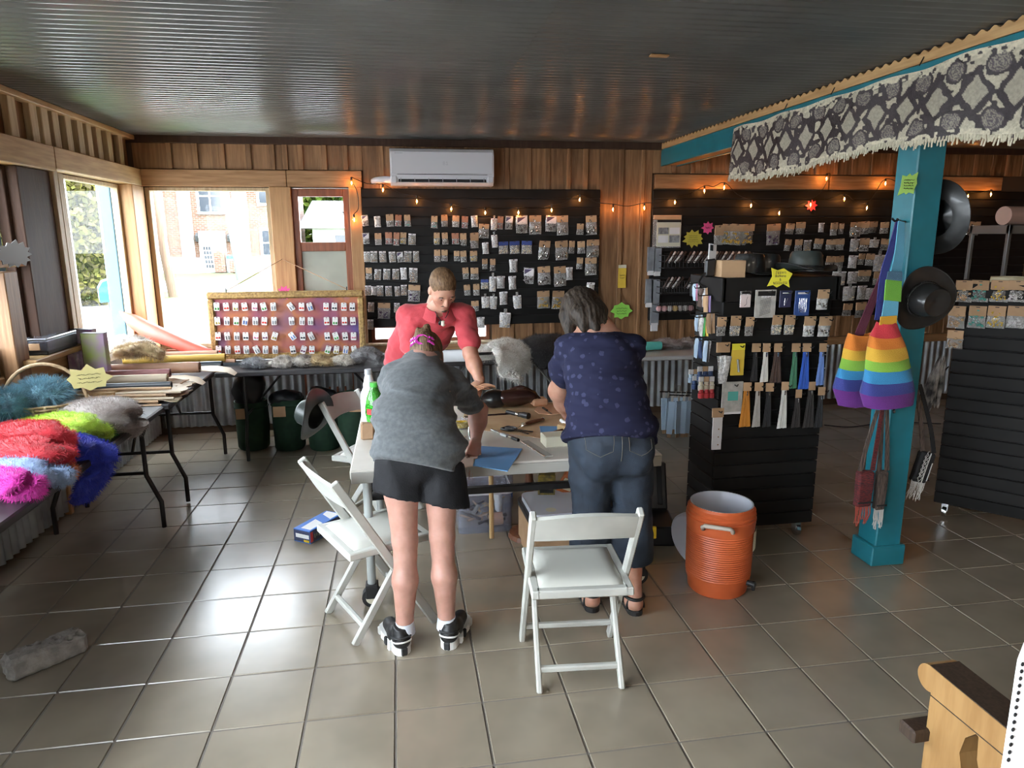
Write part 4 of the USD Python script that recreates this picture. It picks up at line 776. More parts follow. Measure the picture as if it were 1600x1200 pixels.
bottle('white plastic spray bottle body behind the green soda bottle', 579, 656, [(0, 0), (.045, 0), (.05, .01), (.05, .13), (.046, .16), (.03, .19), (.033, .20), (.024, .24), (.018, .262), (.018, .28), (0, .28)], 'bottle_white', [(.021, .262), (.021, .288), (.018, .292), (0, .292)], 'grey_cap', None, 1.02)
p = T(574, 686); add('cork_block', lump(cbox(p[0]-.03, p[0]+.04, p[1]-.02, p[1]+.03, ZT, ZT+.085, .008), .008, 25), 'kraft_dark', label='rough brown cork lump leaning against the soda bottle', cat='block')
def hat(name, label, loc, rot, crown, brim, h, m, braid=True, curl=.045, group=None, grp=None, dent=.02):
    t = thing(name, label, 'hat', loc, rot=rot); n = 40; a = np.arange(n)*2*PI/n
    def ring(rx, ry, z): return np.stack([rx*np.cos(a), ry*np.sin(a), np.broadcast_to(z, (n,))], -1)
    rx, ry = crown; z_b = lambda u: curl*u*u*np.cos(a)**2-.25*curl*u*np.sin(a)**2
    rows = [ring(rx+(brim-.0)*u, ry+brim*.95*u, z_b(u)) for u in (1, .75, .5, .25, 0)]+[ring(rx*.99, ry*.99, .012), ring(rx*.96, ry*.96, h*.5), ring(rx*.9, ry*.88, h*.85), ring(rx*.8, ry*.78, h*.98), ring(rx*.55, ry*.5, h-.3*dent), ring(rx*.2, ry*.18, h-dent), ring(.002, .002, h-dent)]
    P = np.array(rows); v = P.reshape(-1, 3); R, i = len(rows), np.arange(n); k = (i+1) % n
    f = np.vstack([np.stack([r*n+i, r*n+k, (r+1)*n+k], 1) for r in range(R-1)]+[np.stack([r*n+i, (r+1)*n+k, (r+1)*n+i], 1) for r in range(R-1)])
    tm = trimesh.Trimesh(v, f, process=False); nn = tm.vertex_normals; v2 = v-nn*.003
    rim = np.stack([i, i+len(v), k], 1), np.stack([k, i+len(v), k+len(v)], 1)
    add('hat_shell', (np.vstack([v, v2]), np.vstack([f, f[:, ::-1]+len(v), rim[0], rim[1]])), m, t, smooth=50)
    add('brim_edge', tube(np.vstack([P[0], P[0][:1]]), .003, 6), 'braid', t, smooth=True)
    if braid:
        b = np.linspace(0, 2*PI, 121)
        for ph in (0, PI): add('hat_band', tube(np.stack([(rx+.003+.003*np.cos(40*b+ph))*np.cos(b), (ry+.003+.003*np.cos(40*b+ph))*np.sin(b), .018+.004*np.sin(40*b+ph)], -1), .0032, 5), 'braid', t, smooth=True)
    return t
hp = at(494, 652, y=4.22)
hat('leather_hat', 'dark green leather hat hung on the corner of the far folding chair', (hp[0], 4.26, hp[2]), (0, -78, -25), (.085, .1), .075, .11, 'hat_olive', False)
# ---------------------------------------------------------------- things under and beside the table
def bin_(label, x0, x1, y0, y1, h, z0=0, lid=False):
    t = thing('storage_bin', label, 'bin', ((x0+x1)/2, (y0+y1)/2, z0)); w, d = (x1-x0)/2, (y1-y0)/2; ow = rrect(2*w, 2*d, .03)
    iw = rrect(2*w-.008, 2*d-.008, .027); v, f = prism(ow.difference(iw), h); fl = prism(ow, .004)
    add('bin_wall', (v, f), 'clear_bin', t); add('bin_floor', fl, 'clear_bin', t); r = prism(ow.buffer(.008).difference(iw), .014); add('rim', (r[0]+[0, 0, h-.014], r[1]), 'liner', t)
    if lid: l = prism(ow.buffer(.01), .02); add('lid', (l[0]+[0, 0, h], l[1]), 'liner', t)
    return t, w, d
t, w, d = bin_('clear plastic bin of brushes and tools on the floor under the table', .30, .63, 3.98, 4.3, .26)
q = np.random.default_rng(21)
for k in range(16):
    x, y, a = q.uniform(-w*.75, w*.75), q.uniform(-d*.8, d*.2), q.uniform(0, PI); L = q.uniform(.06, .11)
    add('tool_in_bin', tube([(max(-w+.02, min(w-.02, x-L*math.cos(a))), max(-d+.02, y-L*.3), .03+.006*k), (max(-w+.02, min(w-.02, x+L*math.cos(a))), min(d-.02, y+L*.3), .05+.007*k)], q.uniform(.006, .014), 7), ['dowel', 'bag_black', 'kraft', 'leather_dark', 'grey_tube'][k % 5], t)
add('leather_roll', tube([(.03, -.10, .06), (.11, -.09, .06)], .04, 14), 'leather_tan', t, smooth=40); add('crumpled_bag', lump(ball(.06, (.1, 0, .14), (.5, .7, 1.3)), .02, 14), 'white', t, smooth=True)
for x in (w+.012,): add('latch', cbox(x-.004, x+.008, -.04, .03, .17, .24, .003), 'blue_plastic', t)
t, w, d = bin_('clear plastic bin standing behind the bin of brushes', .34, .70, 4.36, 4.66, .38, lid=False); add('contents', lump(cbox(-.15, .15, -.12, .12, .01, .2, .03), .02, 8), 'paper_pink', t)
cb = thing('cardboard_box', 'long open cardboard box under the table beside the clear bin', 'box', (.86, 3.66, 0), math.radians(3))
add('base', box(-.2, .2, -.22, .22, 0, .006), 'kraft', cb)
for m_ in (cbox(-.2, -.194, -.22, .22, 0, .24, .002), cbox(.194, .2, -.22, .22, 0, .24, .002), cbox(-.194, .194, -.22, -.214, 0, .24, .002), cbox(-.194, .194, .214, .22, 0, .24, .002)): add('side', m_, 'kraft', cb)
add('tray_in_box', cbox(-.15, .15, -.18, .18, .01, .19, .01), 'kraft_dark', cb)
lt = thing('tool_tray', 'black tray with clear grey lid lying on the cardboard box', 'tray', (.87, 3.66, .245), math.radians(2), )
v, f = prism(rrect(.46, .40, .05), .03); add('tray', (v, f), 'black', lt); v, f = prism(rrect(.42, .36, .05), .03); add('lid', (v+[0, 0, .03], f), 'liner', lt, smooth=20); add('sticker', lathe([(0, .061), (.03, .061), (.03, .062), (0, .062)], 16, (-.1, -.12, 0)), 'sticker', lt)
def pack(label, x, y, z, w, h, d, rot, m, m2):
    t = thing('craft_pack', label, 'package', (x, y, z), rot=rot); add('sleeve', lump(cbox(-w/2, w/2, -d/2, d/2, 0, h, .004), .003, 30), m, t); add('panel', cbox(-w/2+.01, w/2-.01, -d/2-.004, -d/2+.002, h*.15, h*.6, .001), m2, t)
mat('pack_gold', (.35, .26, .05), .4, col2=(.12, .1, .04), nscale=30); mat('pack_rust', (.45, .12, .03), .5); mat('pack_dark', (.03, .04, .06), .4)
pack('black and gold package leaning under the table', .80, 3.78, .305, .1, .15, .03, (20, 0, -10), 'pack_gold', 'bag_black'); pack('rust coloured book leaning between packages under the table', .90, 3.80, .305, .09, .16, .025, (12, 24, 5), 'pack_rust', 'sticker'); pack('dark package with silver print tilted under the table', .985, 3.79, .305, .09, .15, .02, (10, 30, 10), 'pack_dark', 'chrome')
tc = thing('tool_case', 'open black tool case with a yellow latch right of the jeans', 'case', (1.37, 3.78, 0), math.radians(-12))
add('case_base', cbox(-.22, .2, -.15, .15, 0, .12, .012), 'black', tc); ld = add('case_lid', xf(cbox(-.17, .19, -.01, .03, 0, .30, .01), (0, .12, .12), (-28, 0, 0)), 'black', tc)
for k in range(5): add('rib', xf(cbox(-.15+.07*k, -.12+.07*k, -.016, -.008, .03, .27, .003), (0, .12, .12), (-28, 0, 0)), 'matte_black', ld)
add('latch', cbox(.02, .08, -.175, -.148, .06, .13, .004), 'yellow', tc); add('latch', cbox(-.15, -.09, -.175, -.148, .06, .13, .004), 'yellow', tc)
gb = at(498, 835, z=0); t = thing('glove_box', 'blue and white cardboard glove box on the tiles by the left chair', 'box', (gb[0], gb[1]+.02, 0), math.radians(56))
mat('box_blue', (.05, .19, .62), .4); mat('box_navy', (.05, .06, .12), .4)
add('carton', cbox(-.15, .15, -.062, .062, 0, .082, .002), 'box_blue', t); add('side_panel', cbox(-.149, .149, -.0635, -.061, .006, .076, .0008), 'box_navy', t); add('end_panel', cbox(-.1515, -.149, -.06, .06, .006, .076, .0008), 'box_navy', t)
add('white_patch', prism([(-.13, -.05), (-.02, -.05), (.01, .03), (-.13, .02)], .0008) if False else xf(prism([(-.13, -.05), (-.02, -.05), (.01, .03), (-.13, .02)], .0012), (0, 0, .0816)), 'white', t)
add('white_patch', xf(prism([(.05, -.05), (.14, -.05), (.14, .05), (.09, .04)], .0012), (0, 0, .0816)), 'white', t)
add('side_print', [cbox(-.115+.019*k, -.115+.019*k+.012, -.0645, -.063, .026+.004*(k % 2), .052, .0004) for k in range(11)], 'chrome', t, kind='stuff')
add('end_label', cbox(-.1525, -.151, -.055, .045, .03, .055, .0004), 'white', t); add('end_flash', cbox(-.1525, -.151, -.055, -.015, .008, .022, .0004), 'yellow', t)
add('red_flash', cbox(-.148, -.125, -.0645, -.063, .01, .072, .0005), 'soda_red', t)
sb = at(78, 1035, z=0); stn = Manifold.hull_points(np.array(cbox(-.15, .15, -.058, .058, 0, .10, .018)[0])); q = np.random.default_rng(4)
for k in range(26): stn = stn - Manifold.sphere(q.uniform(.008, .022), 10).translate([q.uniform(-.15, .15), q.uniform(-.06, .06), .102+q.uniform(-.004, .006)])
for k in range(10): stn = stn - Manifold.sphere(q.uniform(.012, .03), 10).translate([q.choice([-.16, .16])+q.uniform(-.01, .01), q.uniform(-.06, .06), q.uniform(.02, .1)])
stn = lump(stn.refine_to_length(.012), .007, 40, 9)
mat('stone', (.30, .28, .255), .9, col2=(.19, .175, .16), nscale=22, bump=.5, bscale=60); stn[0][:, 2] = np.maximum(stn[0][:, 2]-.004, 0)
add('stone_block', xf(stn, (sb[0]-.01, sb[1]+.0, 0), (0, 0, 42)), 'stone', label='rough grey stone block on the tiles at the lower left', cat='stone', smooth=True)
cc = thing('water_cooler', 'orange ribbed drinks cooler without its lid standing on the tiles', 'cooler', (1.562, 3.115, 0), math.radians(-30))
pf = [(0, .0), (.140, 0), (.150, .012), (.156, .06), (.163, .075)]
for k in range(22): z = .09+k*.0115; pf += [(.1625+.0008*k*.3, z), (.1655+.0008*k*.3, z+.0055)]
pf += [(.172, .36), (.176, .40), (.170, .405), (.174, .42), (.168, .425), (.171, .44), (.160, .45), (.158, .465), (.150, .465), (.148, .30), (.138, .05), (0, .05)]
pf = [(a*.98, b*1.0) for a, b in pf]; n0 = [i for i, q in enumerate(pf) if abs(q[1]-.465) < 1e-6][0]
add('body', lathe(pf[:n0+1], 48), 'orange_plastic', cc, smooth=35); add('liner', lathe(pf[n0:], 48), 'liner', cc, smooth=35)
for s in (-1, 1):
    h_ = [(-.07, -.163, .375), (-.07, -.195, .395), (-.06, -.21, .41), (.06, -.21, .41), (.07, -.195, .395), (.07, -.163, .375)]
    add('handle', tube([(x, y*s, z) for x, y, z in h_], .011, 8), 'handle_grey', cc, smooth=50)
a_ = math.radians(-8); pts = np.array([[(.1745*math.cos(a_+u), .1745*math.sin(a_+u), z) for u in np.linspace(-.19, .19, 8)] for z in (.345, .245)]); add('sticker', slab(pts, .0015), 'sticker', cc, smooth=True)
sp = add('spigot', [tube([(.155*math.cos(-.35), .155*math.sin(-.35), .075), (.2*math.cos(-.35), .2*math.sin(-.35), .075)], .014, 10), tube([(.19*math.cos(-.35), .19*math.sin(-.35), .09), (.19*math.cos(-.35), .19*math.sin(-.35), .045)], .009, 8)], 'black', cc, smooth=40)
lc = at(1070, 835, z=0); add('cooler_lid', xf(lathe([(0, 0), (.15, 0), (.16, .01), (.16, .035), (.15, .045), (0, .05)], 36), (1.50, 3.30, .165), (0, 80, 25)), 'liner', label='round pale lid leaning behind the orange cooler', cat='lid', smooth=35)
mat('plastic_bag', (.68, .66, .66), .3); pb = at(970, 880, z=0); t = thing('plastic_bag', 'crumpled white plastic bag with red print behind the front chair', 'bag', (.98, 3.2, 0)); add('sack', lump(xf(ball(.1, s=(.8, .8, 1.1), sub=4), (0, 0, .1)), .03, 13), 'plastic_bag', t, smooth=40); add('print', lump(xf(ball(.05, s=(.8, .3, .8), sub=2), (-.02, -.07, .13)), .012, 20), 'soda_red', t)
for k, (px, lab) in enumerate(((392, 'leftmost dark green fabric tub under the back table, heaped with black bags'), (450, 'dark green fabric tub second from left under the back table'), (505, 'dark green fabric tub third from left, half behind the far chair'), (553, 'rightmost dark green fabric tub, mostly hidden by the chair back'))):
    p = at(px, 708, z=0); t = thing('fabric_tub', lab, 'tub', (p[0], p[1]+.17, 0), group=None); hh = .42+.02*k
    v, f = lathe([(0, .0), (.118, 0), (.130, .02), (.137, hh*.5), (.135, hh), (.126, hh), (.126, .06), (0, .05)], 28); add('tub', lump((v, f), .008, 8, k), 'green_cloth', t, smooth=50)
    add('hem', tube([(.137*math.cos(a), .137*math.sin(a), hh-.05) for a in np.linspace(0, 2*PI, 29)], .006, 5), 'green_cloth', t, smooth=True)
    add('paper_label', lump(cbox(-.1+.08*(k > 1), .0+.08*(k > 1), -.147, -.142, hh-.13, hh-.04, .001), .002, 20), 'kraft', t)
    if k < 3: add('black_bag', lump(xf(ball(.128, s=(1.0, .95, (1.55, .6, .5)[k]), sub=3), (0, 0, hh+(.1, .0, .0)[k])), .045, 7, k), 'bag_black', t, smooth=True)
# ---------------------------------------------------------------- slatwalls and what hangs on them
def slatwall(name, label, x0, x1, z0, z1, y, n, parent=None):
    t = parent or thing(name, label, 'slatwall'); hgt = (z1-z0)/n
    add('backboard', box(x0, x1, y, y+.012, z0, z1), 'matte_black', t)
    for i in range(n): add('slat', cbox(x0, x1, y-.014, y, z0+i*hgt+.004, z0+(i+1)*hgt-.004, .003), 'slat', t)
    return t
YS = YB-.045
sa = slatwall('slatwall', 'black slatwall hung with small packets behind the man', -.31, 1.9, .955, 2.205, YS, 15)
sb_ = slatwall('slatwall', 'black slatwall at the right end of back wall behind the display stands', 2.42, XR-.02, .955, 2.205, YS, 15)
mat('pouch_white', (.66, .64, .62), .22, col2=(.34, .33, .32), nscale=70, spec=.8, rand=.15); mat('label_white', (.72, .70, .70), .6, rand=.08); mat('label_purple', (.07, .055, .12), .5); mat('label_blue', (.04, .07, .26), .5)
mat('stuff_grey', (.42, .40, .37), .3, col2=(.12, .11, .10), nscale=120, rand=.3, spec=.8); mat('stuff_gold', (.75, .50, .10), .3, col2=(.4, .24, .04), nscale=120); mat('stuff_tan', (.62, .42, .24), .5, col2=(.42, .26, .13), nscale=70, rand=.15)
mat('stuff_teal', (.10, .42, .36), .4); mat('stuff_dark', (.05, .045, .045), .3, col2=(.12, .11, .11), nscale=90); mat('stuff_purple', (.10, .06, .13), .5); mat('stuff_red', (.40, .10, .08), .5); mat('stuff_yellow', (.70, .48, .06), .45); mat('stuff_cream', (.68, .58, .42), .5, rand=.1); mat('stuff_metal', (.8, .78, .74), .22, 1., col2=(.3, .29, .27), nscale=140)
mat('hook_wire', (.03, .03, .03), .4, .5); mat('kraft_red', (.42, .19, .11), .7, rand=.08)
def puff(w, h, d, seed, y=0):                              # a plump crinkled plastic pouch hanging from z = 0, facing -y
    r = np.random.default_rng(seed); n, m = 7, 8; u = np.linspace(-1, 1, n); v_ = np.linspace(0, 1, m); U, Vv = np.meshgrid(u, v_, indexing='ij')
    th = d*(np.clip(1-U**4, 0, 1)*np.sin(np.clip(Vv*1.08, 0, 1)**.7*PI*.93+.1)**.6)*(.75+.5*r.random((n, m))); X = U*w/2*(1+.04*np.sin(5*Vv+seed)); Z = -Vv*h+r.uniform(-.012, .012, (n, m))*h*(Vv > .9)
    F = np.stack([X, y-th, Z], -1); B = np.stack([X, np.full_like(X, y), Z], -1)
    a, f = grid(F); b, _ = grid(B); k = n*m; idx = np.arange(k).reshape(n, m); rim = np.concatenate([idx[:-1, 0], idx[-1, :-1], idx[:0:-1, -1], idx[0, :0:-1]]); nx = np.roll(rim, -1)
    return np.vstack([a, b]), np.vstack([f, f[:, ::-1]+k, np.stack([rim, nx+k, nx], 1), np.stack([rim, rim+k, nx+k], 1)])
def lumps(n, w, h, r, seed, flatz=.6):
    q = np.random.default_rng(seed); out = []
    for k in range(n): out.append(xf(trimesh.creation.icosphere(0, r*q.uniform(.7, 1.3)), (q.uniform(-w/2, w/2), -.006-q.uniform(0, .004), -h+abs(q.normal(0, .45))*h*.55+.004), q.uniform(0, 180, 3), (1, flatz, 1)))
    return out
def packet_kind(name, w, h, head, headm, bagm, contents, cn=14, label=None, seed=1, strip=False):
    p = proto(name); top = 0
    if strip: add('hang_strip', cbox(-w*.15, w*.15, -.003, -.001, .0, .03, .0005), 'clear_bag', p)
    if head: add('header_card', lump(trimesh.Trimesh(*cbox(-w/2*.98, w/2*.98, -.0105, -.0005, -h*head, 0, .001), process=False).subdivide(), .002, 40, seed), headm, p)
    add('hang_hole', cbox(-w*.11, w*.11, -.012, -.0095, -.009, -.005, .0005), 'black', p)
    z0 = h*max(head-.05, 0); v, f = puff(w, h-z0, .014, seed); add('pouch', (v+[0, 0, -z0], f), bagm, p, smooth=40)
    if contents: add('contents', lumps(cn, w*.72, h*.93, w*.085, seed+3), contents, p, smooth=False, kind='stuff')
    if label:
        v, f = prism([(-w*.43, -h*.06), (w*.43, -h*.06), (w*.43, -h*.5), (-w*.43, -h*.5)], .001); l = add('insert_card', upright((v+[0, 0, .0145], f)), 'label_white', p)
        if label == 'tri': add('corner_print', upright(xf(prism([(-w*.4, -h*.1), (w*.3, -h*.1), (-w*.4, -h*.42)], .0006), (0, 0, .0152))), 'label_purple', l)
    return p
W1_, H1_ = .062, .108
KN = dict(
    K=('kraft topped clear packet', packet_kind('kraft_packet', W1_, H1_, .5, 'kraft', 'clear_bag', 'stuff_grey', seed=1)), R=('reddish topped clear packet', packet_kind('red_topped_packet', W1_, H1_, .5, 'kraft_red', 'clear_bag', 'stuff_red', seed=2)),
    E=('kraft topped packet with teal beads', packet_kind('teal_bead_packet', W1_, H1_, .5, 'kraft', 'clear_bag', 'stuff_teal', seed=3)), D=('kraft topped packet with dark contents', packet_kind('dark_packet', W1_, H1_, .5, 'kraft', 'clear_bag', 'stuff_dark', seed=4)),
    T=('clear packet of tan pieces', packet_kind('tan_packet', W1_, H1_, .12, 'label_white', 'clear_bag', 'stuff_tan', 16, seed=5)), Y=('kraft topped packet with yellow contents', packet_kind('yellow_packet', W1_, H1_, .45, 'kraft', 'clear_bag', 'stuff_yellow', seed=6)),
    W=('white carded packet with purple corner', packet_kind('white_packet', W1_, H1_, 0, 'kraft', 'clear_bag', 'stuff_dark', 8, 'tri', seed=7)), C=('crinkled clear white packet', packet_kind('clear_packet', W1_, H1_, .12, 'label_white', 'pouch_white', 'stuff_grey', 8, seed=8)),
    B=('blue topped packet of findings', packet_kind('blue_topped_packet', .095, H1_*1.15, .32, 'label_blue', 'clear_bag', 'stuff_cream', 26, seed=9)), G=('kraft topped packet of gold hardware', packet_kind('gold_packet', .115, .165, .34, 'kraft', 'clear_bag', 'stuff_gold', 26, seed=10)),
    M=('large kraft topped packet of metal hardware', packet_kind('metal_packet', .115, .165, .34, 'kraft', 'clear_bag', 'stuff_metal', 28, seed=11)), L=('large white carded packet with purple corner', packet_kind('large_white_packet', .105, .165, 0, 'kraft', 'clear_bag', 'stuff_dark', 10, 'tri', seed=12)),
    S=('clear packet on a hanging strip', packet_kind('strip_packet', .07, .12, .1, 'label_white', 'pouch_white', 'stuff_cream', 8, seed=13, strip=True)), P=('kraft topped packet with purple piece', packet_kind('purple_packet', .115, .15, .32, 'kraft', 'clear_bag', 'stuff_purple', 14, seed=14)))
DIM = dict(K=(W1_, H1_), R=(W1_, H1_), E=(W1_, H1_), D=(W1_, H1_), T=(W1_, H1_), Y=(W1_, H1_), W=(W1_, H1_), C=(W1_, H1_), B=(.095, H1_*1.15), G=(.115, .165), M=(.115, .165), L=(.105, .165), S=(.07, .12), P=(.115, .15))
ORD = 'first second third fourth fifth sixth seventh eighth ninth tenth eleventh twelfth thirteenth fourteenth fifteenth sixteenth seventeenth eighteenth nineteenth twentieth twenty-first twenty-second'.split()
def hang(kind, px, py0, py1, pw, y, label, group, wall, rz=0, hook=True):
    a = at(px, py0, y=y-.03); k = abs(at(px, py1, y=y-.03)[2]-a[2]); w = abs(at(px+pw/2, py0, y=y-.03)[0]-at(px-pw/2, py0, y=y-.03)[0])
    dw, dh = DIM[kind]; sc = (w/dw, .5*(w/dw+k/dh), k/dh)
    c = copy_of(KN[kind][1], 'packet', label, 'packet', (a[0], y-.016-rng.uniform(.004, .02), a[2]), (rng.uniform(1, 5), rng.uniform(-4, 4), rz+rng.uniform(-8, 8)), sc, group)
    if hook: add('hook', tube([(a[0], y-.012, a[2]-.002), (a[0], y-.06, a[2]-.004), (a[0], y-.065, a[2]+.004)], .0018, 4), 'hook_wire', wall)
rows_a = [  # crop origin x, y, scale; kind, x, y0, y1, w
 ('top', 560, 310, [('W',75,205,345,85),('C',233,222,360,80),('K',388,198,355,95),('R',500,205,350,80),('E',608,205,352,80),('E',952,218,372,80),('K',1070,205,355,82),('K',1220,215,360,88),('R',1335,222,375,80),('C',1445,215,360,80),('M',1570,318,498,130),('S',1697,250,395,80),('R',1778,222,388,72),('W',1888,218,388,95),('L',2040,212,435,150),('M',2210,212,450,150),('L',2415,212,415,140),('M',2550,215,460,140),('D',2777,315,455,85),('M',2910,215,455,135)]),
 ('second', 560, 310, [('W',90,430,570,85),('K',245,433,583,85),('R',378,422,575,88),('R',478,425,590,75),('Y',563,425,572,78),('T',672,440,582,95),('Y',980,428,578,76),('D',1077,428,578,76),('R',1210,432,575,90),('K',1310,435,595,82),('K',1445,430,625,105),('C',1583,550,695,80),('S',1698,455,615,75),('B',1810,540,695,125),('B',1950,535,695,128),('B',2105,530,695,130),('M',2333,530,768,140),('M',2535,530,770,160),('D',2672,530,690,72),('D',2782,535,690,92),('M',2930,515,735,160)]),
 ('third', 560, 310, [('T',103,665,795,80),('T',192,660,800,88),('T',300,660,800,90),('T',418,665,800,85),('W',515,665,800,80),('T',618,660,800,98),('T',718,660,798,78),('K',985,640,795,80),('D',1077,642,785,80),('D',1228,655,785,72),('K',1308,655,800,80),('Y',1440,655,790,90),('K',1578,755,885,70),('D',1678,755,905,68),('C',1937,760,925,102),('D',2773,740,885,78),('M',2905,740,960,142)]),
 ('fourth', 560, 310, [('D',130,865,1010,80),('T',243,885,1020,85),('T',355,880,1015,88),('T',465,880,1015,85),('C',560,865,1015,80),('T',687,870,1055,108),('K',1337,865,1010,78),('D',1450,865,1015,100),('B',1577,1010,1135,96),('S',1680,975,1165,85),('C',1780,970,1125,102),('C',1920,970,1140,96),('L',2137,865,1070,135),('M',2317,850,1080,158),('M',2515,850,1100,152),('C',2635,860,1020,82),('C',2905,1050,1260,95)]),
 ('fifth', 560, 430, [('T',120,128,255,82),('C',195,140,250,70),('T',270,130,262,86),('T',375,135,262,84),('T',483,140,262,68),('T',568,120,255,80),('P',700,120,330,150),('K',1355,118,255,80),('K',1473,110,255,80),('S',1585,265,410,96),('S',1692,265,425,92),('C',1812,205,370,100),('S',1983,250,420,102),('G',2308,195,415,155),('G',2502,195,425,150)]),
 ('sixth', 560, 430, [('T',160,340,465,80),('P',322,345,545,155),('T',482,345,470,74),('K',1455,320,450,95),('S',1838,465,655,135)]),
 ('lowest', 560, 430, [('T',150,555,680,76),('K',530,535,625,75),('C',1420,520,650,80),('C',1530,525,660,95)])]
for rn, ox, oy, it in rows_a:
    for i, (k, x, y0, y1, w) in enumerate(sorted(it, key=lambda q: q[1])):
        hang(k, ox+x/8, oy+y0/8, oy+y1/8, w/8, YS, f'{KN[k][0]}, {ORD[i]} from left in {rn} row behind the man', 'packets on the slatwall behind the man', sa)
rows_b = [('top', [('K',1124,352,383,14),('G',1138,350,382,18),('G',1152,350,383,18),('G',1170,350,383,20),('P',1209,350,383,22),('K',1236,349,366,13),('K',1252,347,366,14),('C',1284,348,363,9),('K',1303,348,368,11),('K',1315,349,366,8),('M',1337,347,370,17),('D',1352,346,366,13),('D',1366,346,364,13),('D',1382,347,365,12),('M',1522,346,368,20)]),
 ('second', [('K',1232,374,392,10),('D',1248,374,392,11),('T',1262,375,393,13),('K',1280,373,389,13),('K',1298,374,390,14),('K',1313,373,391,13),('S',1336,373,393,14),('D',1352,372,393,14),('S',1367,374,387,15),('D',1385,373,391,13)]),
 ('third', [('K',1281,398,415,10),('K',1298,400,419,14),('K',1311,400,419,14),('C',1333,399,419,13),('K',1347,396,414,11),('K',1360,396,415,13),('S',1375,398,424,16)]),
 ('fourth', [('S',1312,424,446,20),('C',1333,424,443,16),('K',1350,422,440,20),('K',1372,424,445,15)]),
 ('lowest', [('S',1328,447,470,19),('C',1347,446,468,14),('C',1360,450,468,12),('D',1325,474,494,15),('D',1345,472,496,17)])]
for rn, it in rows_b:
    for i, (k, px, y0, y1, w) in enumerate(sorted(it, key=lambda q: q[1])):
        hang(k, px, y0, y1, w, YS, f'{KN[k][0]}, {ORD[i]} from left in {rn} row of right slatwall', 'packets on the right slatwall', sb_)
# goods hung at the left end of the right slatwall
def on(px, py, y=YS-.03): return at(px, py, y=y)
def hangbox(name, label, cat, px0, py0, px1, py1, parts, y=YS-.03, d=.012, group=None):
    a, b = at(px0, py0, y=y), at(px1, py1, y=y); w, h = abs(b[0]-a[0]), abs(b[2]-a[2]); t = thing(name, label, cat, ((a[0]+b[0])/2, y, min(a[2], b[2])), group=group)
    for nm, m_, u0, u1, v0, v1, dd in parts: add(nm, cbox(-w/2+u0*w, -w/2+u1*w, -d*(.5+dd), d*.5, v0*h, v1*h, .001), m_, t)
    return t
mat('print_grey', (.16, .16, .17), .5, col2=(.3, .3, .3), nscale=40); mat('rope_white', (.60, .55, .52), .7); mat('rope_dark', (.05, .028, .022), .7); mat('silver_bag', (.27, .29, .31), .35, col2=(.20, .21, .23), nscale=12)
hangbox('hanging_kit', 'carded kit with four photos at the top left of right slatwall', 'kit', 1021, 336, 1063, 387, [('wrapper', 'clear_bag', 0, 1, 0, 1, 0), ('header_card', 'kraft', .02, .98, .86, 1, .1), ('card', 'sticker', .14, .98, .04, .84, .2), ('title_band', 'black', .14, .98, .78, .86, .4), ('photo', 'print_grey', .18, .54, .42, .62, .4), ('photo', 'label_white', .58, .94, .42, .62, .4), ('photo', 'print_grey', .58, .94, .16, .38, .4), ('photo', 'label_white', .18, .54, .16, .38, .4)])
for px, y0, y1, lab in ((1017, 386, 430, 'grey zip sleeve hanging below the photo kit'), (1027, 388, 431, 'narrow grey zip sleeve right of the upper sleeve'), (1014, 436, 480, 'grey zip sleeve hanging left in the lower pair'), (1023, 437, 517, 'long grey zip sleeve hanging right in the lower pair')):
    hangbox('zip_sleeve', lab, 'sleeve', px-5, y0, px+5, y1, [('sleeve', 'silver_bag', 0, 1, .12, 1, 0), ('white_end', 'label_white', .1, .9, 0, .16, .1)], YS-.05, .02)
def rope_hank(par, cx, y, z, s):
    for k in range(5): add('strand', tube(curve([(cx-.075*s+.03*k*s, y, z-.05*s), (cx-.05*s+.033*k*s, y-.018, z), (cx-.015*s+.035*k*s, y, z+.05*s)], 8), .012*s, 6), 'rope_white' if k % 2 else 'rope_dark', par, smooth=True)
for j, (py, xs) in enumerate(((402, (1052, 1082, 1107, 1132, 1152)), (442, (1048, 1081, 1103)))):
    for i, px in enumerate(xs):
        c = on(px, py, YS-.12); t = thing('rope_hank', f'striped rope hank in a wire basket, {ORD[i]} from left in the {"upper" if j == 0 else "lower"} basket', 'rope', (c[0], YS-.12, c[2])); rope_hank(t, 0, 0, 0, 1.0)
    a, b = on(xs[0]-16, py+17, YS-.17), on(xs[-1]+18, py+17, YS-.17); t = thing('wire_basket', f'{"upper" if j == 0 else "lower"} black wire basket of rope hanks on right slatwall', 'basket', (0, 0, a[2]))
    for z in (0, .06, .12): add('rim_wire', tube([(a[0], YS-.02, z), (a[0], YS-.2, z-.0), (b[0], YS-.2, z), (b[0], YS-.02, z)], .003, 5), 'black', t)
    for x in np.linspace(a[0], b[0], 24): add('wire', tube([(x, YS-.2, .12), (x, YS-.2, 0), (x, YS-.02, 0)], .0018, 4), 'black', t)
a, b = on(1028, 489, YS-.2), on(1090, 489, YS-.2); t = thing('wire_basket', 'lowest wire basket holding small balls of thread', 'basket', (0, 0, a[2]))
for z in (.0, .07): add('rim_wire', tube([(a[0], YS-.02, z), (a[0], YS-.2, z), (b[0], YS-.2, z), (b[0], YS-.02, z)], .003, 5), 'black', t)
for x in np.linspace(a[0], b[0], 22): add('wire', tube([(x, YS-.2, .10), (x, YS-.2, 0), (x, YS-.02, 0)], .0018, 4), 'black', t)
mat('ball_pink', (.62, .35, .36), .8); mat('ball_grey', (.45, .42, .40), .8); mat('ball_gold', (.55, .40, .15), .8)
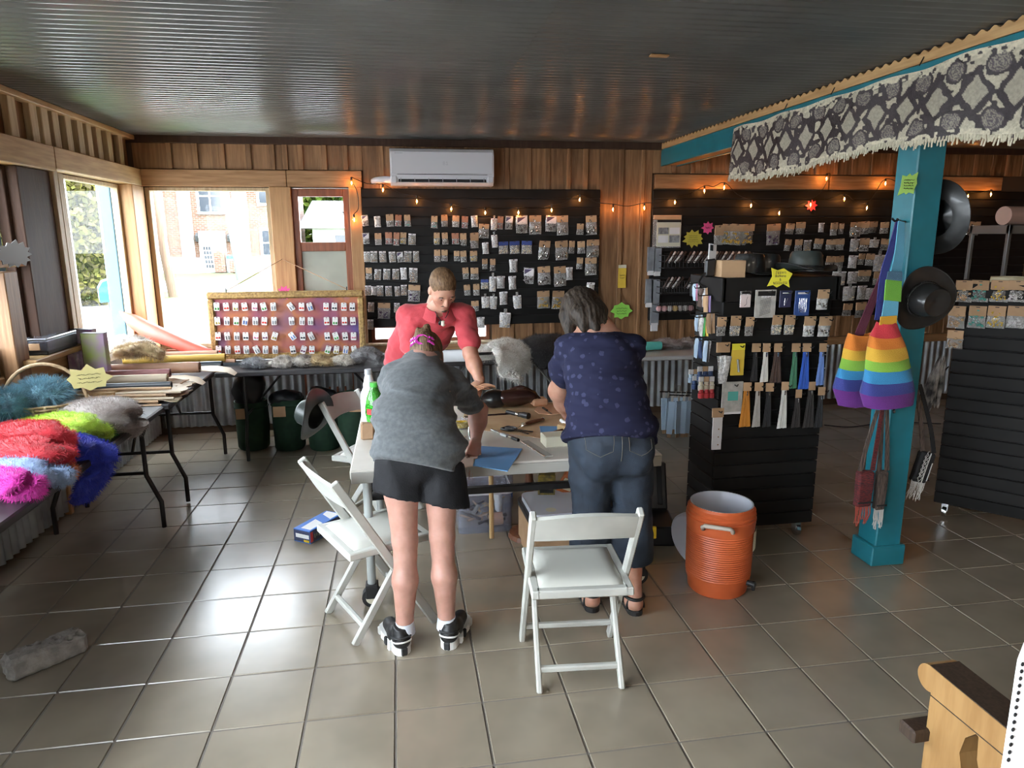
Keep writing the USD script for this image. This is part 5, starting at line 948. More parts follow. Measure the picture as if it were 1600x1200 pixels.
for i in range(7): x = a[0]+(b[0]-a[0])*(i+.7)/7.5; tag(add('thread_ball', xf(ball(.03, sub=2), (x, YS-.13, a[2]+.034)), ('ball_pink', 'ball_pink', 'ball_grey', 'ball_gold', 'ball_grey', 'ball_grey', 'ball_pink')[i], smooth=True), f'small ball of thread, {ORD[i]} from left in the lowest wire basket', 'thread', 'thread balls in the lowest basket')
# starburst paper signs with handwriting
def scrawl(par, w, h, lines, seed, m='ink', rows=None):
    r = np.random.default_rng(seed)
    for k in range(lines):
        z = h*(.5-(k+.5)/lines); n = 26; L = w*r.uniform(.75, 1.); xx = np.linspace(-L/2, L/2, n); zz = z+h/lines*.26*np.sin(np.arange(n)*2.1+r.uniform(0, 6))*r.uniform(.5, 1.1, n)
        add('handwriting', tube(np.stack([xx+.004*np.sin(np.arange(n)*1.3), np.full(n, -.0028), zz], -1), .0009, 3), m, par)
mat('ink', (.03, .03, .03), .7)
for nm, c in (('sign_pink', (.80, .09, .28)), ('sign_yellow', (.80, .72, .05)), ('sign_mustard', (.50, .42, .05)), ('sign_green', (.30, .70, .10)), ('sign_lime', (.42, .72, .16)), ('sign_red', (.70, .05, .09)), ('sign_orange', (.72, .24, .06)), ('sign_olive', (.45, .45, .10)), ('sign_sage', (.26, .36, .24)), ('sign_tan', (.48, .42, .18))): mat(nm, c, .75)
def burst(label, px, py, r1, r2, y, m, seed, n=9, sx_=1., sy_=1., lines=3, text=None, rot=(0, 0, 0), x=None, outline=None):
    c = at(px, py, y=y) if x is None else at(px, py, x=x); t = thing('starburst_sign', label, 'sign', c, rot=rot)
    add('paper', upright(prism(outline or star(n, r1, r2, seed, sx_, sy_), .0015)), m, t)
    if text:
        hh = r2*1.5
        for k, s in enumerate(text):
            tm = meshkit.text_mesh(s, hh/len(text)*.68, .0008); w = tm.extents[0]; f = min(1, r2*1.75*sx_/w); v, fc, _ = meshkit.arrays(tm)
            v = v*[f, 1, 1]+[-w*f/2, hh*(.42-(k+.5)/len(text)), .0015]; add('lettering', upright((v, fc)), 'ink', t)
    else: scrawl(t, r2*1.4*sx_, r2*1.2*sy_, lines, seed)
    return t
burst('pink starburst sign on top of the framed earring board', 444, 457, .065, .04, 6.23, 'sign_pink', 1, 10, 1.05, .95)
burst('small pink starburst sign above the mustard one on right slatwall', 1106, 356, .066, .044, YS-.03, 'sign_pink', 2, 8, 1, 1, 1)
burst('mustard yellow starburst sign beside the photo kit on right slatwall', 1083, 373, .105, .075, YS-.04, 'sign_mustard', 3, 11, 1.05, .85, 4)
burst('bright green starburst sign pinned to planks right of the navy top', 971, 486, .10, .078, YB-.06, 'sign_green', 4, 8, 1.05, .82, 3)
burst('lime green starburst sign on the teal post', 1419, 288, .062, .044, 3.17, 'sign_lime', 5, 9, .9, 1.0, 4, outline=[((x-560)*.000160, (500-y)*.000160) for x, y in ((330,235),(480,265),(575,180),(650,250),(855,135),(825,340),(850,475),(780,640),(775,780),(600,740),(515,800),(450,745),(235,835),(310,560))])
burst('yellow starburst sign reading zippers and needles on the display stand', 1219, 434, .078, .05, 3.46, 'sign_yellow', 6, 6, 1.05, 1., 4, ('Zippers', 'Buttons', '&', 'NEEDLES!'), outline=[((x-610)*.000208, (540-y)*.000208) for x, y in ((345,285),(515,350),(690,300),(800,370),(945,440),(850,610),(885,790),(705,695),(535,785),(430,725),(265,750),(385,500))])
burst('red starburst sign behind a glowing bulb on right slatwall', 1268, 321, .066, .04, YS-.03, 'sign_red', 7, 8, 1, 1, 1)
c = on(972, 432, YB-.05); t = thing('price_card', 'narrow yellow card pinned to the planks above the green sign', 'sign', c); add('card', cbox(-.04, .04, -.002, 0, -.11, .11, .0005), 'stuff_yellow', t); add('tape', cbox(-.04, .04, -.004, -.002, .08, .112, .0005), 'sticker', t); scrawl(t, .05, .05, 2, 9)
# string lights
emitter('bulb_glow', (1, .42, .12), 330)
glassy('bulb_glass', (1, .85, .6), rough=.03)
mat('cord', (.012, .012, .012), .6)
bulbs = [(549, 286), (598, 297), (651, 315), (705, 327), (758, 333), (810, 333), (862, 329), (906, 313), (958, 328), (1007, 326), (1055, 317), (1101, 299), (1132, 294), (1174, 322), (1218, 334), (1267, 321), (1320, 312), (1355, 326), (1384, 288), (1448, 300), (1513, 308), (1549, 305)]
YL = YS-.075
t = thing('string_lights', 'black cord of glowing warm bulbs strung along the back wall', 'string lights'); sock = [at(px, py-7, y=YL) for px, py in bulbs]; pts = []
for i, p in enumerate(sock):
    pts.append(p+[0, 0, .012])
    if i+1 < len(sock): q = sock[i+1]; pts.append((p+q)/2+[0, .02, -.012+.0])
add('cord', tube(curve(pts, 150), .0035, 5), 'cord', t, smooth=True)
def bulb(par, p):
    add('socket', lathe([(0, .012), (.008, .012), (.009, -.012), (.0, -.012)], 8, p), 'cord', par, smooth=30)
    b = add('bulb', lathe([(.006, -.010), (.009, -.018), (.0175, -.036), (.0165, -.048), (.008, -.060), (0, -.064)], 10, p), 'bulb_glass', par, smooth=True); add('filament', xf(ball(.0085, sub=1, s=(.8, .8, 1.5)), p+V(0, 0, -.036)), 'bulb_glow', b)
for p in sock: bulb(t, p)
t = thing('string_lights', 'short drop of the light string with one bulb beside the door', 'string lights'); p = at(553, 337, y=YL); add('cord', tube(curve([at(549, 282, y=YL), at(558, 300, y=YL), at(560, 325, y=YL), p+V(0, 0, .012)], 16), .0035, 5), 'cord', t); bulb(t, p)
t = thing('string_lights', 'end of light string with one bulb on the right header board', 'string lights'); p = at(1292, 273, y=YL); add('cord', tube(curve([sock[15]+V(0, 0, .012), at(1284, 298, y=YL), at(1297, 273, y=YL), p+V(0, 0, .012)], 16), .0035, 5), 'cord', t); bulb(t, p)
LK = []
# mini split air conditioner
mat('ac_white', (.66, .66, .70), .35); mat('ac_dark', (.03, .03, .035), .5); mat('ac_grey', (.5, .5, .54), .4)
a, b = at(608, 230, y=6.42), at(772, 290, y=6.42); t = thing('air_conditioner', 'white wall mounted air conditioner above the slatwall', 'air conditioner', ((a[0]+b[0])/2, YB-.02, b[2])); w, h = (b[0]-a[0])/2, a[2]-b[2]
pr = [(0, 0), (-.15, 0), (-.195, .03), (-.21, .08), (-.215, h-.05), (-.19, h-.01), (-.15, h), (0, h)]
v, f = prism(Polygon(pr), 2*w); add('casing', (np.stack([v[:, 2]-w, v[:, 0], v[:, 1]], 1), f), 'ac_white', t, smooth=20)
add('front_panel', cbox(-w+.01, w-.01, -.222, -.212, .095, h-.03, .006), 'ac_white', t); add('panel_seam', cbox(-w+.06, w-.06, -.2195, -.213, .089, .093, .001), 'ac_dark', t)
vn = add('air_outlet', xf(cbox(-w+.07, w-.07, -.004, .02, .0, .042, .004), (0, -.208, .026), (-22, 0, 0)), 'ac_dark', t)
for x in np.linspace(-w+.09, w-.09, 7): add('louvre', xf(cbox(-.003, .003, -.012, .01, .002, .04, .001), (x, -.208, .026), (-22, 0, 0)), 'ac_grey', vn)
add('air_flap', xf(cbox(-w+.06, w-.06, -.012, .012, -.003, .003, .002), (0, -.20, .022), (-10, 0, 0)), 'ac_white', t)
for s in (-1, 1): add('end_cap', cbox(s*(w-.03)-.03, s*(w-.03)+.03, -.214, -.19, .015, .085, .012), 'ac_white', t)
m_ = upright(meshkit.arrays(meshkit.text_mesh('81', .03, .0006))[:2]); add('display_digits', (m_[0]+[-.0, -.2225, .17], m_[1]), 'ac_grey', t)
add('maker_mark', [cbox(-w+.045, -w+.055, -.2235, -.222, h-.052, h-.042, .0005)]+[cbox(-w+.06+.011*k, -w+.068+.011*k, -.2235, -.222, h-.05, h-.044, .0005) for k in range(5)], 'ac_grey', t, kind='stuff')
add('hose', tube(curve([(-w+.01, -.1, .05), (-w-.05, -.09, .055), (-w-.12, -.06, .05), (-w-.15, .0, .045)], 14), .03, 10), 'ac_white', t, smooth=True)
# framed board of earring cards
YE = 6.22
mat('gold_frame', (.42, .27, .09), .45, .3, col2=(.24, .14, .05), nscale=60, bump=.6, bscale=90)
LOOK['pegboard'] = usdkit.material(stage, '/World/Looks/pegboard', {'g': ('geometry', {}), 'n': ('noise_texture', dict(scale=2.6, detail=2.)), 'r': ('rgb_ramp', dict(ramp=[(.32, (.10, .055, .20)), (.45, (.30, .075, .10)), (.58, (.42, .14, .05)), (.7, (.20, .09, .16))])), 'p': ('principled_bsdf', dict(roughness=.6))}, [('g.position', 'n.vector'), ('n.fac', 'r.fac'), ('r.color', 'p.base_color')], surface='p.BSDF')
a, b = at(322, 457, y=YE), at(572, 560, y=YE); x0, x1, z1 = a[0], b[0]+.005, a[2]; z0 = .752
fb = thing('framed_pegboard', 'gold framed purple and orange pegboard leaning on the back table', 'frame')
add('pegboard', box(x0+.04, x1-.04, YE+.01, YE+.02, z0+.03, z1-.03), 'pegboard', fb)
for q in ((x0, x1, z1-.06, z1), (x0, x1, z0, z0+.05)): add('frame_rail', cbox(q[0], q[1], YE-.015, YE+.03, q[2], q[3], .012), 'gold_frame', fb)
for q in ((x0, x0+.055), (x1-.055, x1)): add('frame_stile', cbox(q[0], q[1], YE-.014, YE+.029, z0+.05, z1-.06, .012), 'gold_frame', fb)
pk = at(441, 405, y=YB-.07); add('hanging_wire', tube([V(x0+.16, YE, z1+.01), pk, V(x1-.14, YE, z1+.01)], .0035, 5), 'kraft_dark', fb)
for x in (x0+.16, x1-.14): add('wire_eye', tube([(x, YE, z1-.01), (x, YE, z1+.03)], .005, 5), 'black', fb)
mat('card_white', (.70, .68, .66), .6, rand=.06)
for nm, c in (('ear_red', (.65, .05, .03)), ('ear_green', (.05, .35, .06)), ('ear_pink', (.75, .25, .38)), ('ear_grey', (.22, .22, .24)), ('ear_black', (.03, .03, .04)), ('ear_gold', (.5, .38, .08)), ('ear_blue', (.06, .14, .45)), ('ear_plum', (.18, .07, .14))): mat(nm, c, .35)
def ear_kind(m_, style):
    p = proto('earring_card'); c = rrect(.05, .078, .008, 3).difference(Point(0, .03).buffer(.005, 4)); add('card', upright(prism(c, .0015)), 'card_white', p)
    add('card_slot', upright(xf(prism([(-.012, .012), (.012, .012), (.012, .014), (-.012, .014)], .0006), (0, 0, .0015))), 'ear_grey', p)
    for s in (-1, 1): add('earring', {'drop': lathe([(0, .012), (.004, .006), (.008, -.006), (.005, -.012), (0, -.014)], 8, (s*.0115, -.006, -.016)), 'disc': xf(ball(.0095, s=(1, .4, 1), sub=1), (s*.0115, -.006, -.014)), 'bar': cbox(s*.0115-.004, s*.0115+.004, -.008, -.002, -.03, .004, .001)}[style], m_, p, smooth=40)
    return p
EK = [('red', ear_kind('ear_red', 'disc')), ('green', ear_kind('ear_green', 'drop')), ('pink', ear_kind('ear_pink', 'disc')), ('grey', ear_kind('ear_grey', 'bar')), ('black', ear_kind('ear_black', 'disc')), ('gold', ear_kind('ear_gold', 'drop')), ('blue', ear_kind('ear_blue', 'bar')), ('plum', ear_kind('ear_plum', 'disc'))]
EX = [170, 258, 345, 428, 522, 605, 695, 858, 955, 1033, 1182, 1260, 1347, 1425]; EY = [232, 365, 505, 630]
KC = [[1,0,5,0,2,1,3,3,0,6,0,4,0,4],[5,3,1,6,3,0,3,3,3,3,0,1,0,7],[0,3,3,4,2,7,5,6,4,3,4,1,4,2],[0,3,0,3,3,3,3,4,7,0,1,5,6,5]]
TL = [[0,4,-2,6,-3,12,2,32,-2,16,-3,-4,-2,-3],[2,-3,-4,-12,-3,-6,0,3,-3,-2,2,-4,0,2],[0,3,-2,0,-6,2,-18,34,0,22,4,16,6,0],[-3,-2,4,2,22,-4,-3,8,-20,-3,-18,-10,-10,10]]
for r in range(4):
    for c_ in range(14):
        px, py = 310+(EX[c_]+r*6)*.16875, 440+EY[r]*.16875; k = EK[KC[r][c_]]; p = at(px, py, y=YE-.01)
        copy_of(k[1], 'earring_card', f'white earring card with {k[0]} pair, {ORD[c_]} from left in {("top", "second", "third", "lowest")[r]} row of framed board', 'earring card', (p[0], YE-.012-rng.uniform(0, .006), p[2]), (rng.uniform(-4, 2), -TL[r][c_], 0), (.92, 1, .9), 'earring cards on the framed board')
        add('peg_hook', tube([(p[0], YE+.01, p[2]+.03), (p[0], YE-.03, p[2]+.032)], .0022, 4), 'hook_wire', fb)
# ---------------------------------------------------------------- display stands in the aisle
def stand(label, loc, rotz, w, d, z1, pitch=.0765, th=.13):
    t = thing('display_stand', label, 'display stand', loc, rotz); n = int((z1-.1)/pitch)
    add('core', box(-w/2+.014, w/2-.014, .014, d-.014, .1, z1), 'matte_black', t)
    for i in range(n):
        z0, z2 = .1+i*(z1-.1)/n+.003, .1+(i+1)*(z1-.1)/n-.003
        add('slat', cbox(-w/2, w/2, 0, .014, z0, z2, .003), 'slat', t); add('slat', cbox(-w/2, -w/2+.014, .0145, d-.0145, z0, z2, .003), 'slat', t); add('slat', cbox(w/2-.014, w/2, .0145, d-.0145, z0, z2, .003), 'slat', t); add('slat', cbox(-w/2, w/2, d-.014, d, z0, z2, .003), 'slat', t)
    b = add('top_tray', [cbox(-w/2-.02, w/2+.02, -.03, .0, z1+.0, z1+th, .004), cbox(-w/2-.02, w/2+.02, d, d+.03, z1, z1+th, .004), cbox(-w/2-.03, -w/2, -.03, d+.03, z1, z1+th, .004), cbox(w/2, w/2+.03, -.03, d+.03, z1, z1+th, .004), cbox(-w/2, w/2, 0, d, z1+.0, z1+th-.005, .002)], 'slat', t)
    for x in (-w/2+.06, w/2-.06):
        for y in (.06, d-.06): add('caster', [tube([(x-.012, y, .04), (x+.012, y, .04)], .038, 12), cbox(x-.02, x+.02, y-.02, y+.02, .04, .1, .003)], 'chrome', t, smooth=35)
    return t
GX, GY, GW = 2.053, 3.575, .64
gs = stand('black slatted display stand hung with zippers and buttons', (GX, GY, 0), 0, GW, .36, 1.425)
YG = GY-.012
mat('zip_black', (.02, .02, .022), .6); mat('zip_white', (.72, .69, .64), .7); mat('zip_brown', (.085, .05, .038), .65); mat('zip_green', (.07, .22, .12), .65); mat('zip_blue', (.035, .12, .52), .6); mat('zip_lightblue', (.17, .28, .62), .6); mat('zip_orange', (.60, .24, .03), .6); mat('zip_grey', (.45, .42, .38), .7); mat('zip_dark', (.035, .028, .026), .6)
def ghook(px, py):
    a = at(px, py, y=YG); add('hook', tube([(a[0]-GX, -.0, a[2]+.006), (a[0]-GX, -.075, a[2]+.0), (a[0]-GX, -.085, a[2]+.012)], .003, 5), 'hook_wire', gs)
def zipper(label, px, y0, y1, m, hw=15, fan=1., n=3, hc='kraft'):
    a, b = at(px, y0, y=YG-.03), at(px, y1, y=YG-.03); h = a[2]-b[2]; t = thing('zipper_bundle', label, 'zipper', (a[0], YG-.03, a[2]), group=None)
    w = hw*.0031; add('header_card', lump(cbox(-w/2, w/2, -.012, -.009, -.048, 0, .001), .002, 40), hc, t); ghook(px, y0+5)
    for k in range(n):
        x = (k-(n-1)/2)*.016*fan; y = -.006+.003*(k % 2)+.002*k; v = slab(np.array([[(x*.35-.0085, y, -.04), (x*.35+.0085, y, -.04)], [(x*.6-.009, y-.006, -.04-h*.3), (x*.6+.009, y-.003, -.04-h*.3)], [(x-.0105, y, -h), (x+.0105, y-.004, -h+.004)]]), .0025)
        z = add('zipper_tape', v, m, t, smooth=50); add('zipper_teeth', tube([(x*.35, y-.004, -.045), (x*.6, y-.008, -.04-h*.3), (x, y-.005, -h+.006)], .0018, 4), m, z)
    add('zipper_pull', cbox(-.003, .003, -.016, -.012, -.075, -.05, .001), 'chrome', t)
ZC_ = [('black zippers under a kraft card, left of the white ones, upper zipper row', 1181, 536, 596, 'zip_black', 17, .7), ('white zippers in the upper zipper row of the display stand', 1197, 536, 597, 'zip_white', 15, .9), ('dark brown zippers in the upper zipper row of the stand', 1215, 536, 598, 'zip_brown', 16, 1.6), ('green zippers in the upper zipper row of the stand', 1243, 536, 607, 'zip_green', 17, .9), ('bright blue zippers fanned out in the upper zipper row', 1260, 536, 608, 'zip_blue', 17, 1.5), ('light blue zippers at the right end of the upper zipper row', 1285, 536, 602, 'zip_lightblue', 15, 1.0),
 ('orange zippers in the lower zipper row of the stand', 1167, 597, 667, 'zip_orange', 16, 1.5), ('grey zippers in the lower zipper row of the stand', 1185, 597, 667, 'zip_grey', 17, .9), ('black zippers between the grey and white ones, lower zipper row', 1202, 598, 667, 'zip_black', 16, 1.0), ('white zippers in the lower zipper row of the stand', 1226, 596, 669, 'zip_white', 15, 1.2), ('dark zippers right of the white ones in lower row', 1247, 608, 668, 'zip_dark', 13, 1.2), ('dark brown zippers second from right in lower row', 1268, 596, 668, 'zip_dark', 14, 1.6), ('black zippers at the right end of the lower zipper row', 1283, 604, 668, 'zip_black', 15, 1.0)]
for q in ZC_: zipper(*q)
BUT = packet_kind('button_packet', .075, .10, .5, 'kraft', 'clear_bag', 'stuff_cream', 14, seed=31); BUTD = packet_kind('dark_button_packet', .075, .10, .5, 'kraft', 'clear_bag', 'stuff_dark', 8, seed=32); BUTB = packet_kind('big_button_packet', .085, .11, .45, 'kraft', 'pouch_white', 'stuff_metal', 16, seed=33)
def gpk(root, label, px, y0, y1, pw, dim, rz=0, grp='button packets on the display stand', y=None, hook=True):
    a, b = at(px, y0, y=YG-.03), at(px, y1, y=YG-.03); w = pw*.00308
    copy_of(root, 'button_packet', label, 'packet', (a[0], YG-.03, a[2]), (3, 0, rz), (w/dim[0], w/dim[0], (a[2]-b[2])/dim[1]), grp); ghook(px, y0+5)
for root, lab, px, y0, y1, pw, dim in ((BUTB, 'bunch of kraft topped button bags at top right of the stand', 1287, 452, 484, 22, (.085, .11)), (BUTD, 'packet of brown buttons at the left of the button row', 1128, 495, 525, 17, (.075, .10)), (BUT, 'packet of tan toggles second in the button row', 1150, 493, 525, 19, (.075, .10)), (BUTD, 'packet with one black ring in the button row', 1172, 495, 525, 16, (.075, .10)),
    (BUT, 'packet of wooden buttons fourth in the button row', 1215, 492, 523, 19, (.075, .10)), (BUT, 'packet of wooden buttons fifth in the button row', 1235, 492, 523, 19, (.075, .10)), (BUTB, 'bunch of silver button bags sixth in the button row', 1266, 494, 526, 22, (.085, .11)), (BUTB, 'bunch of silver button bags at the right end of button row', 1290, 494, 526, 24, (.085, .11))):
    gpk(root, lab, px, y0, y1, pw, dim)
def gbox(name, label, cat, px0, py0, px1, py1, parts): ghook((px0+px1)/2, py0+3); return hangbox(name, label, cat, px0, py0, px1, py1, parts, YG-.03, .008)
mat('card_pink', (.72, .60, .58), .6); mat('blister_navy', (.035, .04, .09), .25); mat('blister_blue', (.04, .085, .26), .3); mat('sheet_grey', (.50, .48, .44), .5, col2=(.38, .36, .33), nscale=30)
t = gbox('needle_card', 'small pale pink needle card at the top left of stand', 'card', 1157, 455, 1172, 480, [('blister', 'clear_bag', 0, 1, 0, 1, 0), ('card', 'card_pink', .04, .96, 0, .78, .2), ('header', 'black', .1, .9, .84, .98, .2)]); add('needle', tube(curve([(.008, -.011, .058), (.002, -.011, .04), (.004, -.011, .02), (-.01, -.011, .008)], 12), .0009, 4), 'black', t)
t = gbox('needle_pack', 'large pale packet of long needles beside the yellow star', 'packet', 1181, 453, 1210, 496, [('packet', 'sheet_grey', 0, 1, 0, 1, 0), ('title_band', 'black', .1, .95, .78, .95, .2)])
for k in range(11): add('needle', tube([(-.035, -.0085, .012+.008*k), (.028, -.0085, .03+.008*k)], .0009, 4), 'black' if k % 3 else 'chrome', t)
add('title_print', [cbox(-.028+.009*k, -.028+.009*k+.006, -.0092, -.0086, .109+.002*(k % 2), .119, .0003) for k in range(6)], 'white', t, kind='stuff')
t = gbox('needle_card', 'small dark blister card with one bent needle', 'card', 1219, 454, 1235, 480, [('blister', 'blister_navy', 0, 1, 0, 1, 0), ('title', 'label_white', .2, .8, .82, .88, .2)]); add('needle', tube([(-.008, -.009, .012), (-.008, -.009, .05), (.01, -.009, .05), (-.006, -.009, .014)], .0009, 4), 'chrome', t)
t = gbox('needle_card', 'blue blister card with five curved needles', 'card', 1243, 454, 1263, 493, [('blister', 'blister_blue', 0, 1, 0, 1, 0), ('title', 'label_white', .15, .85, .86, .93, .2)])
for k in range(5): add('needle', tube(curve([(-.02+.01*k, -.009, .095), (-.02+.01*k, -.009, .04), (-.012+.008*k, -.009, .015+.003*abs(k-2))], 8), .0012, 4), 'chrome', t)
t = gbox('tool_card', 'yellow card with a grey tool in the upper zipper row', 'card', 1144, 537, 1161, 586, [('card', 'stuff_yellow', 0, 1, 0, 1, 0), ('fold', 'sign_yellow', 0, 1, .8, 1, .1)]); add('tool', tube([(-.004, -.009, .09), (.006, -.009, .02)], .006, 6), 'grey_tube', t)
t = gbox('tube_packet', 'kraft topped bunch of long clear sleeves at left of zippers', 'packet', 1120, 535, 1138, 600, [('header', 'kraft', .0, .95, .76, 1, .3)])
for k in range(4): v, f = puff(.045, .155, .012, 60+k); add('sleeve', xf((v, f), (-.012+.012*k, -.004*k, .16), (0, -6+5*k, 0)), 'pouch_white' if k % 2 else 'clear_bag', t, smooth=40)
t = gbox('flat_pouch', 'flat clear pouch with a teal sticker on the stand', 'pouch', 1129, 597, 1158, 646, [('pouch', 'sheet_grey', 0, 1, 0, 1, 0), ('seal_band', 'label_white', 0, 1, 0, .07, .2), ('teal_sticker', 'stuff_teal', .28, .78, .42, .7, .2)])
t = gbox('snap_strip', 'white strip of snaps under a kraft card, lowest on the stand', 'strip', 1111, 638, 1127, 702, [('header', 'kraft', .1, 1, .78, 1, .3), ('strip', 'label_white', .2, .95, 0, .8, 0)])
for z in (.03, .075, .12): add('snap', xf(lathe([(0, 0), (.004, 0), (.003, .003), (0, .003)], 8), (.012, -.006, z), (90, 0, 0)), 'kraft_dark', t)
# bundles on the left flank of the stand
mat('spool_navy', (.03, .06, .16), .5); mat('spool_red', (.50, .04, .05), .5); mat('spool_cream', (.6, .55, .42), .6); mat('thread_lilac', (.35, .25, .52), .6); mat('thread_pink', (.65, .25, .38), .6); mat('pouch_blue', (.45, .58, .72), .25)
XF_ = GX-GW/2-.01
def fl(px, py, x=XF_-.05): return at(px, py, x=x)
r = np.random.default_rng(5); k = 0
def flank(px, y0, y1, cols, desc, n=3):
    a, b = fl(px, y0), fl(px, y1); h = a[2]-b[2]; yy = np.clip(a[1], GY+.03, GY+.33); t = thing('hanging_bundle', desc, 'bundle', (XF_-.045, yy, a[2]))
    for i in range(n): v, f = puff(.035, h, .012, int(r.integers(99))); add('sachet', xf((v, f), (-.01*i+.01, 0, 0), (0, r.uniform(-8, 8), -80+r.uniform(-12, 12))), cols[i % len(cols)], t, smooth=40)
    add('hook', tube([(.045, 0, .004), (-.05, 0, .0), (-.055, 0, .012)], .003, 5), 'hook_wire', t)
for px, y0, y1, cols, desc in ((1087, 443, 470, ['pouch_white', 'thread_pink', 'pouch_blue'], 'white and pink sachets at the top left flank of stand'), (1098, 450, 480, ['kraft', 'pouch_white', 'zip_brown'], 'kraft and brown sachets on the left flank, upper level'), (1104, 462, 488, ['thread_lilac', 'thread_pink', 'kraft'], 'lilac and pink sachets nearest the front, upper flank level'),
    (1091, 492, 518, ['pouch_blue', 'pouch_white'], 'pale blue sachets on the second flank level'), (1099, 496, 526, ['stuff_yellow', 'ear_green', 'pouch_white'], 'yellow and green sachets on the second flank level'), (1111, 490, 522, ['kraft_dark', 'pouch_white'], 'brown sachets nearest the front on second flank level'), (1091, 528, 560, ['pouch_blue', 'spool_navy'], 'navy and pale sachets on the third flank level'), (1105, 532, 566, ['pouch_white', 'zip_dark', 'pouch_blue'], 'white and dark pouches nearest the front, third flank level')):
    flank(px, y0, y1, cols, desc)
def spools(px, py, m, desc):
    a = fl(px, py, XF_-.04); t = thing('thread_spools', desc, 'spools', (XF_-.04, np.clip(a[1], GY+.03, GY+.3), a[2]))
    for i in range(3): add('spool', lathe([(0, -.028), (.016, -.028), (.017, .0), (.013, .002), (.013, .022), (0, .022)], 10, (-.032*i+.03, 0, 0)), m, t, smooth=30); add('cardtop', cbox(-.032*i+.016, -.032*i+.044, -.004, .004, .02, .05, .001), 'kraft' if i % 2 else 'label_white', t)
for px, py, m, d in ((1088, 590, 'pouch_blue', 'pale blue thread spools on the lower left flank'), (1102, 586, 'spool_navy', 'navy thread spools on the lower left flank'), (1094, 600, 'spool_navy', 'dark thread spools under the pale blue ones'), (1104, 602, 'spool_cream', 'cream thread spools on the lower left flank'), (1104, 614, 'spool_red', 'red thread spools lowest on the left flank')): spools(px, py, m, d)
# low rack of white sleeves left of the stand
a, b = at(1031, 612, y=4.9), at(1086, 615, y=4.9); rk = thing('peg_rail', 'two thin wire pegs holding white sleeves beside the display stand', 'rail'); 
for dy, dx in ((0, 0), (-.12, .03)): add('peg', tube([(a[0]+dx, 4.9+dy, a[2]), (b[0]+.06+dx, 4.9+dy, b[2])], .005, 6), 'hook_wire', rk)
add('upright', tube([(b[0]+.08, 4.9, 0), (b[0]+.08, 4.9, b[2]+.02)], .012, 8), 'grey_tube', rk); add('arm', tube([(b[0]+.08, 4.9, b[2]), (b[0]+.06, 4.78, b[2])], .006, 6), 'hook_wire', rk)
fk = proto('white_sleeve'); v, f = prism(rrect(.042, .25, .004), .012); add('sleeve', upright((v+[0, -.165, -.006], f)), 'pouch_blue', fk); add('kraft_tip', cbox(-.015, .015, -.004, .004, -.32, -.28, .002), 'kraft_dark', fk); add('hanger', cbox(-.009, .009, -.003, .003, -.05, .006, .001), 'zip_grey', fk)
for i, px in enumerate((1042, 1046, 1050, 1056, 1060, 1064, 1068, 1073, 1078, 1083)):
    p = at(px, 617, y=4.84); copy_of(fk, 'white_sleeve', f'long white sleeve, {ORD[i]} from left on the low wire pegs', 'sleeve', (p[0], 4.78 if i % 2 else 4.9, a[2]-.01), (0, rng.uniform(-3, 3), rng.uniform(-25, 25)), (1, 1, 1), 'white sleeves on the low pegs')
# things on top of the stand
zt = 1.425+.125
cb_ = at(1147, 426, y=GY+.03); t = thing('carton', 'small plain cardboard box on top of the display stand', 'box', (cb_[0], GY+.08, zt), math.radians(-4)); add('carton_body', cbox(-.068, .068, -.05, .05, 0, .095, .002), 'kraft', t); add('flap_seam', cbox(-.068, .068, -.002, .002, .0945, .0962, .0005), 'sticker', t)
hat('leather_hat', 'black leather hat at the back left on the display stand', (1.965, GY+.19, zt+.022), (0, 0, 15), (.1, .085), .065, .105, 'hat_black', False, .025)
hat('leather_hat', 'dark leather hat between the two other hats on the stand', (2.10, GY+.28, zt+.026), (0, 4, -10), (.1, .085), .065, .1, 'hat_black', False, .025)
hat('leather_hat', 'green black leather hat with braided band at the front right of stand', (2.245, GY+.075, zt+.034), (-4, 3, 8), (.1, .085), .07, .105, 'hat_olive', True, .035)
ph = at(1115, 405, y=GY+.12); t = thing('phone_holder', 'pale phone in a black clip stand at the left of the stand top', 'phone', (ph[0]-.01, GY+.12, zt)); add('phone', xf(cbox(-.03, .03, -.004, .004, 0, .13, .004), (0, .0, .055), (-8, 8, 20)), 'label_white', t); add('camera_bump', xf(cbox(-.022, .0, -.008, -.003, .09, .122, .003), (0, 0, .055), (-8, 8, 20)), 'black', t); add('clip', lump(cbox(-.04, .02, -.015, .015, 0, .1, .01), .008, 25), 'black', t); add('cable', tube(curve([(-.03, 0, .03), (-.07, -.03, .0), (-.09, -.05, -.03), (-.05, -.06, -.05)], 16), .006, 6), 'black', t)
rd = thing('red_board', 'dark red upright board behind the right edge of the display stand', 'board', (2.52, 4.1, 0)); add('board', cbox(-.02, .02, -.06, .06, 0, 1.05, .004), 'brown_wood', rd); add('foot', cbox(-.06, .06, -.12, .12, 0, .03, .004), 'brown_wood', rd)
